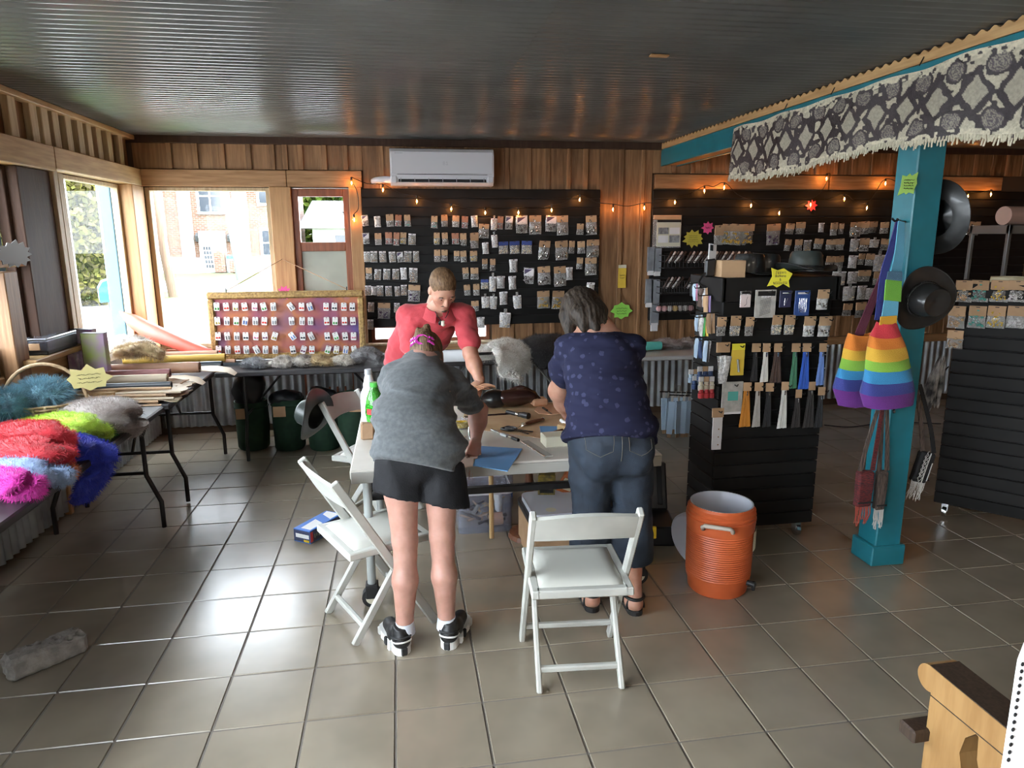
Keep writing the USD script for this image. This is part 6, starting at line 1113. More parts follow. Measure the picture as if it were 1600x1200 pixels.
# second stand at the right edge of the picture
c0, c1 = at(1458, 787, z=.09), at(1600, 816, z=.09); dv = c1-c0; an = math.atan2(dv[1], dv[0]); W2_ = .95
g2 = stand('black slatted display stand at the right edge with bead packets', (c0[0]+dv[0]/np.hypot(*dv[:2])*W2_/2, c0[1]+dv[1]/np.hypot(*dv[:2])*W2_/2, 0), an, W2_, .36, 1.41, th=.085)
BK = {n: packet_kind(f'{n}_bead_packet', .085, .125, .45, 'kraft', 'clear_bag', m_, 26, seed=40+i) for i, (n, m_) in enumerate((('tan', 'stuff_tan'), ('teal', 'stuff_teal'), ('yellow', 'stuff_yellow'), ('white', 'label_white')))}
nrm = np.array([math.sin(an), -math.cos(an), 0])
def onp(px, py, off=.02):                                # hit the stand's front plane
    d = ray(px, py); p0 = c0+nrm*off; return CAMPOS+d*((p0-CAMPOS) @ nrm)/(d @ nrm)
for j, (y0, y1, xs) in enumerate(((438, 472, (1508, 1533, 1564, 1592)), (478, 513, (1497, 1529, 1559, 1590)))):
    for i, px in enumerate(xs):
        p = onp(px, y0); q = onp(px, y1); copy_of(BK[('tan', 'teal', 'yellow', 'white')[i]], 'bead_packet', f'kraft topped packet of {("tan", "teal", "yellow", "white")[i]} beads in the {"top" if j == 0 else "second"} row at the right edge', 'packet', p, (0, 0, math.degrees(an)), (1.05, 1, (p[2]-q[2])/.125), 'bead packets on the right hand stand')
p = onp(1494, 516); copy_of(BK['tan'], 'bead_packet', 'lone kraft topped packet of tan beads below the two bead rows', 'packet', p, (0, 0, math.degrees(an)), (1.0, 1, .9), 'bead packets on the right hand stand')
mat('headband_cream', (.62, .55, .36), .6); hb = (c0[0]+.30, c0[1]-.03); add('headband', lathe([(.088, 0), (.098, .0), (.1, .012), (.097, .034), (.088, .034), (.088, 0)], 40, (hb[0], hb[1], 1.492)), 'headband_cream', label='cream ring shaped headband lying on the right hand stand', cat='headband', smooth=40)
mat('shelf_grey', (.17, .18, .18), .4, .4); sh = thing('metal_shelf', 'grey perforated metal shelf at the right edge behind the stand', 'shelf', (0, 0, 0)); a = at(1546, 352, y=5.2); 
add('deck', cbox(a[0], a[0]+.9, 5.0, 5.4, a[2]-.07, a[2], .004), 'shelf_grey', sh)
for y in (5.0, 5.37): add('upright', cbox(a[0], a[0]+.03, y, y+.03, 0, a[2], .003), 'shelf_grey', sh)
add('deck', cbox(a[0], a[0]+.9, 5.0, 5.4, a[2]-.62, a[2]-.58, .004), 'shelf_grey', sh)
for y in (5.0, 5.37): add('upright', cbox(a[0]+.87, a[0]+.9, y, y+.03, 0, a[2], .003), 'shelf_grey', sh)
mat('roll_pink', (.55, .36, .29), .7); c = at(1568, 337, y=5.15); add('paper_roll', tube([(c[0], 5.15, a[2]+.075), (c[0]+.6, 5.2, a[2]+.075)], .075, 24), 'roll_pink', label='pinkish leather roll lying on the metal shelf', cat='roll', smooth=40)
for i, (px, z, m_) in enumerate(((1575, a[2]-.58, 'hat_black'),)): p = at(px, 385, y=5.2); hat('leather_hat', 'black hat on the lower deck of the metal shelf', (p[0]+.05, 5.2, z+.02), (0, 0, 0), (.1, .085), .07, .1, m_, False, .03)
mat('feather', (.05, .05, .055), .5, col2=(.4, .38, .36), nscale=16); add('feather_hook', tube([c0+V(.03, .05, at(1472, 583, y=3.75)[2]-c0[2]+.03), at(1472, 583, y=3.75)], .004, 6), 'hook_wire', label='thin wire hook holding the feather bundle', cat='hook'); fb_ = thing('feather_bundle', 'bundle of black and grey feathers hanging on the left flank of right hand stand', 'feathers', tuple(c0+np.array([-.03, -.0, 0])))
p0 = at(1472, 590, y=3.75); q = np.random.default_rng(8)
for k in range(26):
    a0 = V(p0[0]-c0[0]+q.uniform(-.02, .02), q.uniform(-.02, .02), p0[2]+q.uniform(0, .05)); L = q.uniform(.2, .36); d = V(-.25+q.uniform(-.2, .25), q.uniform(-.1, .1), -1); d /= np.linalg.norm(d)
    s_ = np.cross(d, V(0, 1, .2)); P = np.array([[a0+d*L*u-s_*w_, a0+d*L*u+s_*w_] for u, w_ in ((0, .002), (.3, .011), (.7, .014), (.93, .008), (1, .001))]); add('feather', slab(P, .001), 'feather', fb_)
# ---------------------------------------------------------------- post: hats, bags; python skin on the beam
hat('leather_hat', 'big black leather hat hung on the front of the teal post, crown towards us', (2.585, 3.15, 1.462), (97, 0, 6), (.098, .085), .078, .1, 'hat_black', True, .035)
hat('leather_hat', 'dark leather hat hung on the right side of the post, seen from below the brim', (2.70, 3.27, 1.86), (0, 84, 28), (.1, .088), .085, .105, 'hat_black', True, .03)
RB = [('bag_cyan', (.12, .40, .58)), ('bag_gold', (.66, .34, .025)), ('bag_red', (.50, .028, .04)), ('bag_orange', (.62, .18, .02)), ('bag_yellow', (.62, .36, .035)), ('bag_lime', (.22, .44, .05)), ('bag_blue', (.035, .24, .48)), ('bag_indigo', (.035, .045, .22)), ('bag_purple', (.12, .02, .19)), ('bag_maroon', (.10, .015, .035)), ('bag_green', (.16, .42, .05)), ('bag_slate', (.06, .14, .22))]
for n_, c in RB: mat(n_, c, .85, bump=.3, bscale=300, sheen=.1)
def band(t, name, m_, pa, pb, ha, hb, d, y, side=None):   # one coloured band of the bag: two z levels with half widths
    n = 18; g = np.linspace(0, 2*PI, n, endpoint=False); rows = []
    for u in np.linspace(0, 1, 3):
        cx, z, w = pa[0]+(pb[0]-pa[0])*u, pa[1]+(pb[1]-pa[1])*u, ha+(hb-ha)*u; dd = d*(w/ .16)**.6
        rows.append(np.stack([cx+w*np.sign(np.cos(g))*abs(np.cos(g))**.8, y+dd*np.sin(g)+.006*np.sin(3*g+z*30), z+.006*np.sin(2*g+cx*9)], -1))
    P = np.array(rows); P = np.concatenate([P, P[:, :1]], 1); v, f = grid(P); vb, fb2 = grid(P*1.0); N = trimesh.Trimesh(v, f, process=False).vertex_normals; k = len(v)
    add(name, (np.vstack([v+N*.003, v]), np.vstack([f, f[:, ::-1]+k])), m_, t, smooth=60)
    return P
def strap(t, m_, pts, w, name='strap', th=.005):
    c = curve(pts, 20); d = np.gradient(c, axis=0); s = np.cross(d, V(0, 1, 0)); s /= np.linalg.norm(s, axis=1, keepdims=True)+1e-9
    add(name, slab(np.stack([c-s*w[0]/2 if np.isscalar(w) is False and False else c-s*np.interp(np.linspace(0, 1, len(c)), [0, 1], w)[:, None]/2, c+s*np.interp(np.linspace(0, 1, len(c)), [0, 1], w)[:, None]/2], 1), th), m_, t, smooth=50)
def rb_bag(label, y, prof, straps, d):
    t = thing('shoulder_bag', label, 'bag'); prof = [(at(cx, py, y=y), hw*.0029, m_) for cx, py, hw, m_ in prof]
    for (a, wa, m_), (b, wb, _) in zip(prof, prof[1:]): band(t, 'stripe', m_, (a[0], a[2]), (b[0], b[2]), wa, wb, d, y)
    a, wa, m_ = prof[-1]; n = 18; g = np.linspace(0, 2*PI, n); R = np.array([np.stack([a[0]+wa*k*np.cos(g), y+d*(wa/.16)**.6*k*np.sin(g), np.full(n, a[2]-.02*(1-k))], -1) for k in (1, .5, .02)]); add('bag_bottom', slab(R, .003), prof[-2][2], t, smooth=50)
    for m_, pts, w in straps: strap(t, m_, [at(px, py, y=yy) for px, py, yy in pts], w)
    return t
YB1, YB2 = 3.03, 3.20
f_bag = rb_bag('front rainbow striped shoulder bag hanging on the teal post', YB1, [(1385, 504, 17, 'bag_red'), (1383, 526, 27, 'bag_orange'), (1385, 543, 32, 'bag_yellow'), (1386, 562, 38, 'bag_lime'), (1387, 577, 42, 'bag_blue'), (1387, 596, 44, 'bag_indigo'), (1386, 614, 48, 'bag_purple'), (1388, 634, 46, 'bag_purple')],
    [('bag_cyan', [(1409, 346, 3.16), (1405, 400, 3.1), (1396, 450, 3.04), (1390, 497, YB1)], (.035, .085)), ('bag_gold', [(1389, 494, YB1-.02), (1388, 507, YB1-.02)], (.085, .09)), ('bag_slate', [(1399, 424, 3.045), (1398, 440, 3.04)], (.075, .085)), ('bag_green', [(1397, 438, 3.04), (1395, 470, 3.02)], (.085, .09))], .05)
rb_bag('second rainbow striped shoulder bag behind the first at its left', YB2, [(1345, 522, 22, 'bag_orange'), (1342, 545, 27, 'bag_yellow'), (1340, 560, 30, 'bag_lime'), (1338, 576, 33, 'bag_blue'), (1337, 590, 36, 'bag_indigo'), (1335, 607, 40, 'bag_purple'), (1338, 632, 36, 'bag_purple')],
    [('bag_indigo', [(1405, 347, 3.2), (1393, 390, 3.2), (1382, 430, 3.2), (1374, 500, YB2)], (.03, .05)), ('bag_maroon', [(1404, 347, 3.22), (1384, 420, 3.22), (1360, 480, YB2), (1342, 525, YB2)], (.03, .05))], .05)
mat('woven_red', (.16, .02, .02), .9, col2=(.04, .012, .015), nscale=60, stretch=(1, 1, 5), bump=.4, bscale=200); mat('woven_dark', (.03, .022, .02), .9, col2=(.14, .1, .08), nscale=40, stretch=(6, 6, .4)); mat('fringe_red', (.25, .04, .025), .9); mat('woven_white', (.45, .43, .40), .9)
def woven(label, px, y0, y1, pw, yp, m_, fr, strap_top, pattern=False, tilt=0):
    a, b = at(px, y0, y=yp), at(px, y1, y=yp); w, h = pw*.0029, a[2]-b[2]; t = thing('woven_bag', label, 'bag', (a[0], yp, b[2]), rot=(0, tilt, 0))
    add('bag_body', lump(trimesh.Trimesh(*cbox(-w/2, w/2, -.025, .02, 0, h, .01), process=False).subdivide().subdivide(), .006, 18), m_, t, smooth=50)
    q = np.random.default_rng(int(px))
    for k in range(18): x = -w/2+w*(k+.5)/18; add('fringe', tube([(x, -.01, .01), (x+q.uniform(-.008, .008), -.012, -.04), (x+q.uniform(-.015, .015), -.01, -q.uniform(.07, .11))], .0025, 4), fr, t)
    top = at(*strap_top, y=yp)-V(a[0], yp, b[2]); tr_ = math.radians(tilt); top = V(top[0]*math.cos(tr_)-top[2]*math.sin(tr_), top[1], top[0]*math.sin(tr_)+top[2]*math.cos(tr_))
    for s, mm in ((-1, 'woven_dark'), (1, m_)): strap(t, mm, [V(s*w*.4, -.01, h), V(s*w*.32+top[0]*.35, -.012, h+.4*(top[2]-h)), V(top[0]+s*.012, -.015, top[2])], (.026, .02))
    add('flap_trim', cbox(-w/2, w/2, -.03, -.024, h*.12, h*.16, .001), 'black', t)
    if pattern:
        for k in range(6):
            z = h*(.16+.14*k)
            for s in (-1, 1): add('diamond', tube([(-w*.12-w*.2, -.031, z), (-w*.2+s*w*.0, -.031, z+.02), (-w*.12+w*.08, -.031, z), (-w*.2, -.031, z-.02), (-w*.32, -.031, z)] if s > 0 else [(-w*.26, -.0315, z+.02), (-w*.16, -.0315, z+.034)], .0022, 4), fr, t)
        add('stripe', cbox(.0, .006, -.0315, -.027, 0, h, .001), fr, t); add('stripe', cbox(w*.3, w*.36, -.0315, -.027, h*.1, h*.7, .001), fr, t)
    return t
woven('dark red woven bag with red fringe hanging below the rainbow bags', 1352, 735, 790, 30, 3.08, 'woven_red', 'fringe_red', (1372, 640))
woven('dark striped woven bag with fringe beside the red woven bag', 1378, 735, 795, 20, 3.12, 'woven_dark', 'woven_white', (1380, 640))
woven('black and cream patterned woven bag on the right of the post', 1438, 705, 752, 32, 3.27, 'matte_black', 'woven_white', (1432, 600), True, 14)
add('power_cord', tube(curve([at(1288, 664, z=.006), at(1330, 667, z=.006), at(1390, 660, z=.006), at(1470, 662, z=.006)], 30), .005, 6), 'black', label='black power cord running across the tiles behind the post', cat='cord')
post = stage.GetPrimAtPath('/World/support_post')
for x, y, z in ((-.13, -.06, 1.84), (-.11, .0, 1.845), (-.12, -.16, .89), (-.1, -.12, .90), tuple((at(1432, 601, y=3.27)-V(2.585, 3.279, 0))/V(1.15, 1.15, 1)), (.02, -.10, 1.46), (.10, .02, 1.88)): add('peg', tube([(0, 0, z), (x, y, z), (x*1.15, y*1.15-.002, z+.012)], .006, 6), 'black', post)
# python skin, its markings printed as colours on a dense sheet
ns, nt = 560, 84; u = np.linspace(0, 1, ns); v_ = np.linspace(0, 1, nt); U, Vv = np.meshgrid(u, v_, indexing='ij'); L = 3.3
yy = 5.1-U*L; wd = .345+.03*np.sin(U*9)+.035*np.clip(U-.2, 0, 1); jag = .010*((np.arange(ns)*1.0) % 3 == 0)[:, None]
zt_ = 2.545+.006*np.sin(U*40); zz = zt_-Vv*(wd+(Vv > .985)*jag*1.5); xx = 2.487-.012-.008*np.sin(U*31+Vv*2)-.012*Vv
s_ = U*L; per = .215; c0_ = (s_/per) % 1-.5; w_ = (Vv-.5)*2; A = meshkit.noise(np.stack([s_*26, Vv*9, 0*Vv], -1), 3)-.5
d1 = abs(c0_)*2.0+abs(w_)*1.55+A*.25; c1_ = ((s_/per+.5) % 1)-.5; d2 = np.hypot(c1_*2.3, (abs(w_)-.62)*2.5)+A*.3
cell = meshkit.noise(np.stack([s_*120, Vv*48, 0*Vv], -1), 5); col = np.empty(U.shape+(3,)); dk, gy, cr = V(.045, .038, .045), V(.36, .335, .27), V(.60, .555, .43)
col[:] = np.where((meshkit.noise(np.stack([s_*30, Vv*14, 0*Vv], -1), 8) > .53)[..., None], dk, cr*.8)
m1 = d1 < .62; col[(d1 >= .62) & (d1 < 1.0)] = dk; col[m1] = gy
m2 = (d2 < .55) & ~m1; ring = (d2*7 % 1 < .45); col[m2] = np.where((ring ^ (cell > .55))[..., None], gy*.75, dk*2.2)[m2]; col[(d2 >= .55) & (d2 < .72) & ~m1] = dk
edge = np.clip((abs(w_)-.80)/.2, 0, 1); e = (edge > .0) & (meshkit.noise(np.stack([s_*42, Vv*22, 0*Vv], -1), 11) < .30+.55*edge); col[e] = cr
col *= (.8+.4*cell)[..., None]
LOOK['python_print'] = usdkit.material(stage, '/World/Looks/python_print', {'a': ('attribute', dict(attribute='Cd')), 'p': ('principled_bsdf', dict(roughness=.5)), 'g': ('geometry', {}), 'v': ('voronoi_texture', dict(scale=130.)), 'b': ('bump', dict(strength=.3, distance=.004))}, [('a.color', 'p.base_color'), ('g.position', 'v.vector'), ('v.distance', 'b.height'), ('b.normal', 'p.normal')], surface='p.BSDF')
P = np.stack([xx, yy, zz], -1); sk = thing('python_skin', 'long grey patterned python skin pinned along the teal beam', 'skin'); vv, ff = slab(P, .004, (1, 0, 0)); vv[ns*nt:] = vv[:ns*nt]+[.004, 0, 0]
add('skin', (vv, ff), 'python_print', sk, col=np.vstack([col.reshape(-1, 3)]*2))
mat('skin_edge', (.50, .46, .35), .7, rand=.1); q = np.random.default_rng(2); fr = []
for k in range(330):
    i = int(k/330*(ns-1)); fr.append(bar(P[i, -1]+[0, 0, .012], P[i, -1]+V(-.004, q.uniform(-.008, .008), -q.uniform(.008, .02)), .009, .004, .001, (1, 0, 0)))
add('scale_fringe', fr, 'skin_edge', sk, kind='stuff')
for yq in (4.4, 3.9, 3.2): add('pin', tube([(2.47, yq, 2.56), (2.49, yq, 2.6)], .003, 5), 'hook_wire', sk)
# bench end and paper at the lower right corner
mat('plywood', (.32, .18, .065), .5, col2=(.25, .13, .042), nscale=3, stretch=(10, 10, 1.5), bump=.1); mat('ply_edge', (.03, .018, .012), .5, col2=(.055, .034, .022), nscale=2, stretch=(60, 60, 6))
h0 = .62; A0, A1 = at(1440, 1030, z=h0), at(1575, 1135, z=h0); dd = (A1-A0)/np.linalg.norm(A1-A0); an2 = math.atan2(dd[1], dd[0])
t = thing('bench', 'varnished plywood bench end with scrolled top and cut out at lower right', 'bench', (A0[0], A0[1], 0), an2)
o = [(.04, .0), (.04, .46), (.0, .50)]; sc_ = [(.028+.034*math.cos(a), .592+.034*math.sin(a)) for a in np.linspace(-PI*.75, -PI*1.5, 14)]
out_ = Polygon([(.05, .05), (.045, .50), (.045, .55)]+[(.03+.038*math.cos(a), .582+.038*math.sin(a)) for a in np.linspace(-PI*.35, -PI*1.5, 16)]+[(.55, .60), (.55, .05)])
cut = Polygon([(.17, .30), (.155, .36), (.18, .40), (.165, .45), (.175, .50), (.20, .53), (.205, .47), (.225, .42), (.225, .36), (.26, .33), (.25, .28), (.2, .26)]).union(Polygon([(.27, .36), (.30, .40), (.34, .385), (.36, .41), (.36, .28), (.29, .27)])).buffer(.006)
v, f = prism(out_.buffer(0).difference(cut), .09); add('end_panel', upright((v+[0, 0, -.09+.0], f)), 'plywood', t)
v, f = prism(Polygon([(.03, .622), (.55, .604), (.55, .596), (.03, .614)]), .092); add('top_edge', upright((v+[0, 0, -.093], f)), 'ply_edge', t)
add('rail', cbox(.048, .55, -.015+.006, -.002, .535, .541, .001) if False else cbox(.045, .55, -.0015, .0005, .538, .541, .0005), 'ply_edge', t); add('bench_foot', cbox(-.02, .5, -.02, .11, .0, .05, .006), 'ply_edge', t); add('seat_board', cbox(.0, .06, -.05, .12, .40, .44, .006), 'ply_edge', t)
p0, p1 = at(1590, 1030, z=.92), at(1566, 1190, z=.76); t = thing('punched_paper', 'pale punched paper standing at the lower right corner', 'paper'); e1 = V(.25, -.16, .0)
g_ = np.array([[p0+V(.02, .01, .03), p0+e1], [p0, p0+e1*.98-V(0, 0, .03)], [p1, p1+e1], [p1-V(.01, .01, .15), p1+e1-V(.01, .01, .15)]]); add('sheet', slab(g_, .003), 'label_white', t)
for k in range(14): pp_ = p0+(p1-p0)*(k+.5)/14+e1*.03+V(-.001, -.002, 0); add('punch_hole', xf(ball(.004, sub=1, s=(1, .5, 1.2)), pp_), 'black', t)
# ---------------------------------------------------------------- tables along the back and left walls
mat('table_dark', (.028, .026, .028), .5); mat('table_grey', (.42, .41, .39), .5); mat('paper_lilac', (.50, .42, .52), .7)
def ftable(label, x0, x1, y0, y1, z, m_, legm, along='x'):
    t = thing('folding_table', label, 'table'); add('table_top', cbox(x0, x1, y0, y1, z-.04, z, .008), m_, t)
    L = [(x0+.2, 1), (x1-.2, -1)] if along == 'x' else [(y0+.2, 1), (y1-.2, -1)]; a0, a1 = (y0+.06, y1-.06) if along == 'x' else (x0+.06, x1-.06)
    for q, s in L:
        for k, b in enumerate((a0, a1)):
            o = (.02, -.02)[k]; P = [(q, b+o, z-.05), (q, b+o, z*.48), (q-s*.0, b-(.05, -.05)[k], .18), (q, b-(.05, -.05)[k], .012)]; P = [(a, c, d) if along == 'x' else (c, a, d) for a, c, d in P]
            add('leg', tube(P, .0145, 8), legm, t, smooth=50)
        P = [(q, a0+.02, z*.5), (q, a1-.02, z*.5)]; add('leg_brace', tube([(a, c, d) if along == 'x' else (c, a, d) for a, c, d in P], .011, 6), legm, t)
        P = [(q, (a0+a1)/2, z*.5), (q+s*.28, (a0+a1)/2, z-.05)]; add('diagonal_brace', tube([(a, c, d) if along == 'x' else (c, a, d) for a, c, d in P], .010, 6), legm, t)
    return t
ftable('dark folding table under the framed board along the back wall', -1.46, .02, 5.66, 6.40, .745, 'table_dark', 'black')
ftable('dark folding table in the back left corner under the leather rolls', -2.14, -1.48, 4.62, 6.10, .742, 'table_dark', 'black', 'y')
ftable('folding table along the left wall under the dyed pelts', -2.14, -1.50, 1.75, 4.58, .742, 'table_dark', 'black', 'y')
ftable('dark folding table behind the white and black pelts', .12, 1.62, 5.82, 6.5, .742, 'table_dark', 'grey_tube')
ftable('grey plastic folding table right of the planked strip', 1.68, 3.4, 5.72, 6.45, .75, 'table_grey', 'grey_tube')
c = at(1058, 671, z=.04); t = thing('wheel_base', 'black base with pale caster under the grey folding table', 'caster', (c[0], c[1], 0)); caster(t, 0, 0, .045); add('stem', tube([(0, 0, .1), (0, 0, .45)], .015, 8), 'grey_tube', t)
# pelts: heaped soft slabs with hair
def furmat(n_, c1, c2=None, nsc=18):
    mat(n_, c1, .8, col2=c2 or tuple(q*.7 for q in c1), nscale=nsc, sheen=.1, bump=.4, bscale=160)
for n_, c1, c2, s_ in (('fur_red', (.55, .02, .035), None, 18), ('fur_lime', (.42, .62, .05), None, 18), ('fur_green', (.02, .15, .055), None, 18), ('fur_brown', (.20, .16, .145), (.32, .28, .26), 14), ('fur_blue', (.02, .04, .48), None, 18), ('fur_sky', (.32, .44, .66), None, 18), ('fur_pink', (.66, .03, .38), None, 18), ('fur_orange', (.60, .16, .04), None, 18), ('fur_cream', (.62, .58, .50), (.45, .40, .34), 10),
    ('fur_grey', (.25, .24, .24), (.10, .095, .095), 9), ('fur_spotted', (.60, .56, .50), (.13, .10, .085), 11), ('fur_black', (.014, .013, .014), None, 18), ('fur_white', (.74, .72, .68), (.50, .45, .38), 7), ('fur_tan', (.50, .38, .20), (.26, .17, .09), 10), ('fur_slate', (.12, .13, .15), (.28, .28, .28), 8), ('fur_teal', (.05, .16, .20), (.02, .06, .08), 20), ('fur_bluegrey', (.16, .33, .42), (.05, .12, .16), 24)): furmat(n_, c1, c2, s_)
def strands(par, tm, n, ln, m_, w=.0016, seed=0, droop=.5):
    q = np.random.default_rng(seed); p, fi = trimesh.sample.sample_surface(tm, n, seed=seed); nn = tm.face_normals[fi]; d = nn+q.normal(0, .35, (n, 3))+V(0, 0, -droop)*.4; d /= np.linalg.norm(d, axis=1, keepdims=True); l = ln*q.uniform(.6, 1.3, (n, 1))
    P = np.stack([p-nn*.002, p+d*l*.5, p+d*l+V(0, 0, -1)*l*droop*.35], 1).astype(np.float32); path = free(str(par.GetPath()), 'hair'); c = UsdGeom.BasisCurves.Define(stage, path)
    c.CreateTypeAttr('linear'); c.CreateCurveVertexCountsAttr(Vt.IntArray.FromNumpy(np.full(n, 3, np.int32))); c.CreatePointsAttr(Vt.Vec3fArray.FromNumpy(P.reshape(-1, 3))); c.CreateWidthsAttr(Vt.FloatArray.FromNumpy(np.tile(np.array([w, w*.8, w*.25], np.float32), n))); c.SetWidthsInterpolation('vertex')
    UsdShade.MaterialBindingAPI.Apply(c.GetPrim()).Bind(LOOK[m_]); c.GetPrim().SetCustomDataByKey('kind', 'stuff')
def pelt(label, ctr, path, width, m_, n=2600, ln=.018, th=.03, seed=1, wob=.02, name='fur_pelt'):
    """A soft pelt laid along PATH (points on what carries it); width across; both relative to the centre."""
    c = curve(np.asarray(path, float), 26); c[:, 2] += th; d = np.gradient(c, axis=0); d /= np.linalg.norm(d, axis=1, keepdims=True); s = np.cross(d, V(0, 0, 1)); s[np.linalg.norm(s, axis=1) < .2] = V(0, 1, 0); s /= np.linalg.norm(s, axis=1, keepdims=True); s = np.where((s @ s[0])[:, None] < 0, -s, s); k = np.cross(s, d)
    r_ = np.random.default_rng(seed); g = np.arange(20)*2*PI/20; u = np.linspace(0, 1, len(c)); w = width/2*(.62+.38*np.sin(np.clip(u*1.05, 0, 1)*PI)**.5)*(1+.25*(meshkit.fbm(np.stack([u*6, u*0, u*0+seed], -1), 3, seed)-.5)*2); h = th*(.55+.45*np.sin(np.clip(u*.9+.05, 0, 1)*PI)**.5)
    R = c[:, None]+(w[:, None]*np.sign(np.cos(g))*abs(np.cos(g))**.7)[..., None]*s[:, None]+(h[:, None]*np.sin(g))[..., None]*k[:, None]; v = R.reshape(-1, 3); m, n_ = len(c), 20; i, j = np.meshgrid(np.arange(m-1), np.arange(n_), indexing='ij'); jj = (j+1) % n_
    q = np.stack([i*n_+j, i*n_+jj, (i+1)*n_+jj, (i+1)*n_+j], -1).reshape(-1, 4); f = np.vstack([q[:, [0, 1, 2]], q[:, [0, 2, 3]]]); v = np.vstack([v, c[:1], c[-1:]]); a = np.arange(20); b = (a+1) % 20
    f = np.vstack([f, np.stack([np.full(20, len(v)-2), b, a], 1), np.stack([np.full(20, len(v)-1), (m-1)*20+a, (m-1)*20+b], 1)]); v = v+(np.stack([meshkit.fbm(v*9+k_*17.3, 3, seed+k_) for k_ in range(3)], -1)-.5)*2*wob
    tm = trimesh.Trimesh(v, f, process=False); trimesh.repair.fix_normals(tm); t = thing(name, label, 'pelt', ctr); add('hide', (tm.vertices, tm.faces), m_, t, smooth=True); strands(t, tm, n, ln, m_, seed=seed); return t
Z = .742
def tp(px, py, z): return at(px, py, z=z)
def pl(label, px_path, width, m_, **k):
    p = [tp(a, b, z) for a, b, z in px_path]; c = np.mean(p, 0); c[2] = 0; return pelt(label, c, [q-c for q in p], width, m_, **k)
pl('brown grey rabbit pelts heaped at the far end of left table', [(60, 655, Z+.02), (120, 652, Z+.05), (165, 652, Z+.07), (192, 672, Z+.02), (196, 690, Z-.08)], .30, 'fur_brown', n=4200, th=.05, seed=2)
pl('dark green dyed pelt under the lime pelt on left table', [(70, 670, Z+.01), (120, 662, Z+.03), (155, 672, Z+.03), (168, 695, Z-.04)], .16, 'fur_green', n=2600, th=.035, seed=3)
pl('lime green dyed pelt laid across the left table', [(22, 682, Z+.02), (75, 670, Z+.05), (120, 672, Z+.08), (150, 678, Z+.06), (160, 692, Z-.01)], .15, 'fur_lime', n=3600, th=.04, seed=4)
pl('lower lime green pelt showing beneath the red pelts', [(70, 686, Z+.02), (110, 688, Z+.05), (140, 694, Z+.03)], .10, 'fur_lime', n=1800, th=.035, seed=5)
pl('royal blue dyed pelt hanging over the edge of left table', [(70, 705, Z+.02), (115, 702, Z+.04), (146, 712, Z-.0), (153, 745, Z-.10), (132, 788, Z-.26)], .22, 'fur_blue', n=3600, th=.03, seed=6)
pl('upper red dyed pelt on the left table', [(-30, 698, Z+.06), (30, 690, Z+.10), (80, 692, Z+.11), (112, 702, Z+.06)], .20, 'fur_red', n=3600, th=.045, seed=7)
pl('lower red dyed pelt folded toward the table edge', [(-40, 722, Z+.05), (25, 716, Z+.08), (75, 722, Z+.08), (104, 728, Z+.03)], .19, 'fur_red', n=3600, th=.045, seed=8)
pl('orange dyed pelt corner under the red pelts', [(60, 742, Z), (95, 738, Z+.02), (108, 752, Z-.05)], .10, 'fur_orange', n=1200, th=.025, seed=9)
pl('light blue dyed pelt between red and magenta pelts', [(-30, 748, Z+.03), (30, 745, Z+.05), (70, 755, Z+.03), (92, 760, Z-.04)], .17, 'fur_sky', n=3000, th=.04, seed=10)
pl('magenta dyed pelt nearest the camera on left table', [(-50, 770, Z+.02), (0, 766, Z+.05), (35, 775, Z+.03), (46, 788, Z-.05)], .17, 'fur_pink', n=3200, th=.045, seed=11)
c = tp(8, 660, Z); pelt('fluffy cream and grey pelt ball at the left frame edge', (max(c[0]+.04, -1.98), c[1]-.1, 0), [(-.1, 0, Z), (0, 0, Z+.12), (.06, -.02, Z+.1)], .2, 'fur_cream', 2600, .03, .06, 12)
# basket with blue fur and sign
bk = at(80, 640, z=Z+.1); bk = V(bk[0]-.02, bk[1], Z); t = thing('wicker_basket', 'wicker basket with a hoop handle on the left table', 'basket', bk, .2); mat('wicker', (.36, .25, .14), .7, col2=(.22, .14, .07), nscale=40); mat('wicker_pale', (.55, .42, .30), .7)
for i in range(22):
    a = 2*PI*i/22; add('stake', tube([(.17*math.cos(a), .12*math.sin(a), 0), (.19*math.cos(a), .14*math.sin(a), .07), (.215*math.cos(a), .165*math.sin(a), .15)], .006, 6), 'wicker_pale', t)
g = np.linspace(0, 2*PI, 111)
for j in range(9): u = j/8; add('weave', tube(np.stack([(.17+.045*u+.006*np.cos(11*g+PI*j))*np.cos(g), (.12+.045*u+.006*np.cos(11*g+PI*j))*np.sin(g), np.full(111, .006+.14*u)], -1), .008, 5), 'wicker', t, smooth=True)
add('basket_floor', lathe([(0, 0), (.155, 0), (.155, .006), (0, .006)], 20), 'wicker', t); add('handle', tube([(.2*math.cos(a), 0, .14+.22*math.sin(a)) for a in np.linspace(0, PI, 20)], .010, 7), 'wicker', t, smooth=True)
pelt('teal blue long haired pelt in the wicker basket', (bk[0], bk[1], 0), [(-.14, .0, Z+.13), (-.02, 0, Z+.17), (.1, -.02, Z+.15)], .24, 'fur_bluegrey', 3600, .06, .04, 14)
pelt('dark teal pelt heaped at the left of the basket', (bk[0]-.13, bk[1]-.16, 0), [(-.03, .1, Z), (0, 0, Z+.12), (.03, -.1, Z+.06)], .18, 'fur_teal', 2600, .05, .06, 15)
burst('yellow leaf shaped sign on the wicker basket', 139, 591, .10, .075, bk[1]-.15, 'sign_tan', 21, 8, 1.1, .72, 3, rot=(0, 0, 18))
burst('orange notice on the stud at the left frame edge', 3, 498, .07, .06, 4.36, 'sign_orange', 22, 16, 1.0, 1.5, 5, rot=(0, 0, 25))
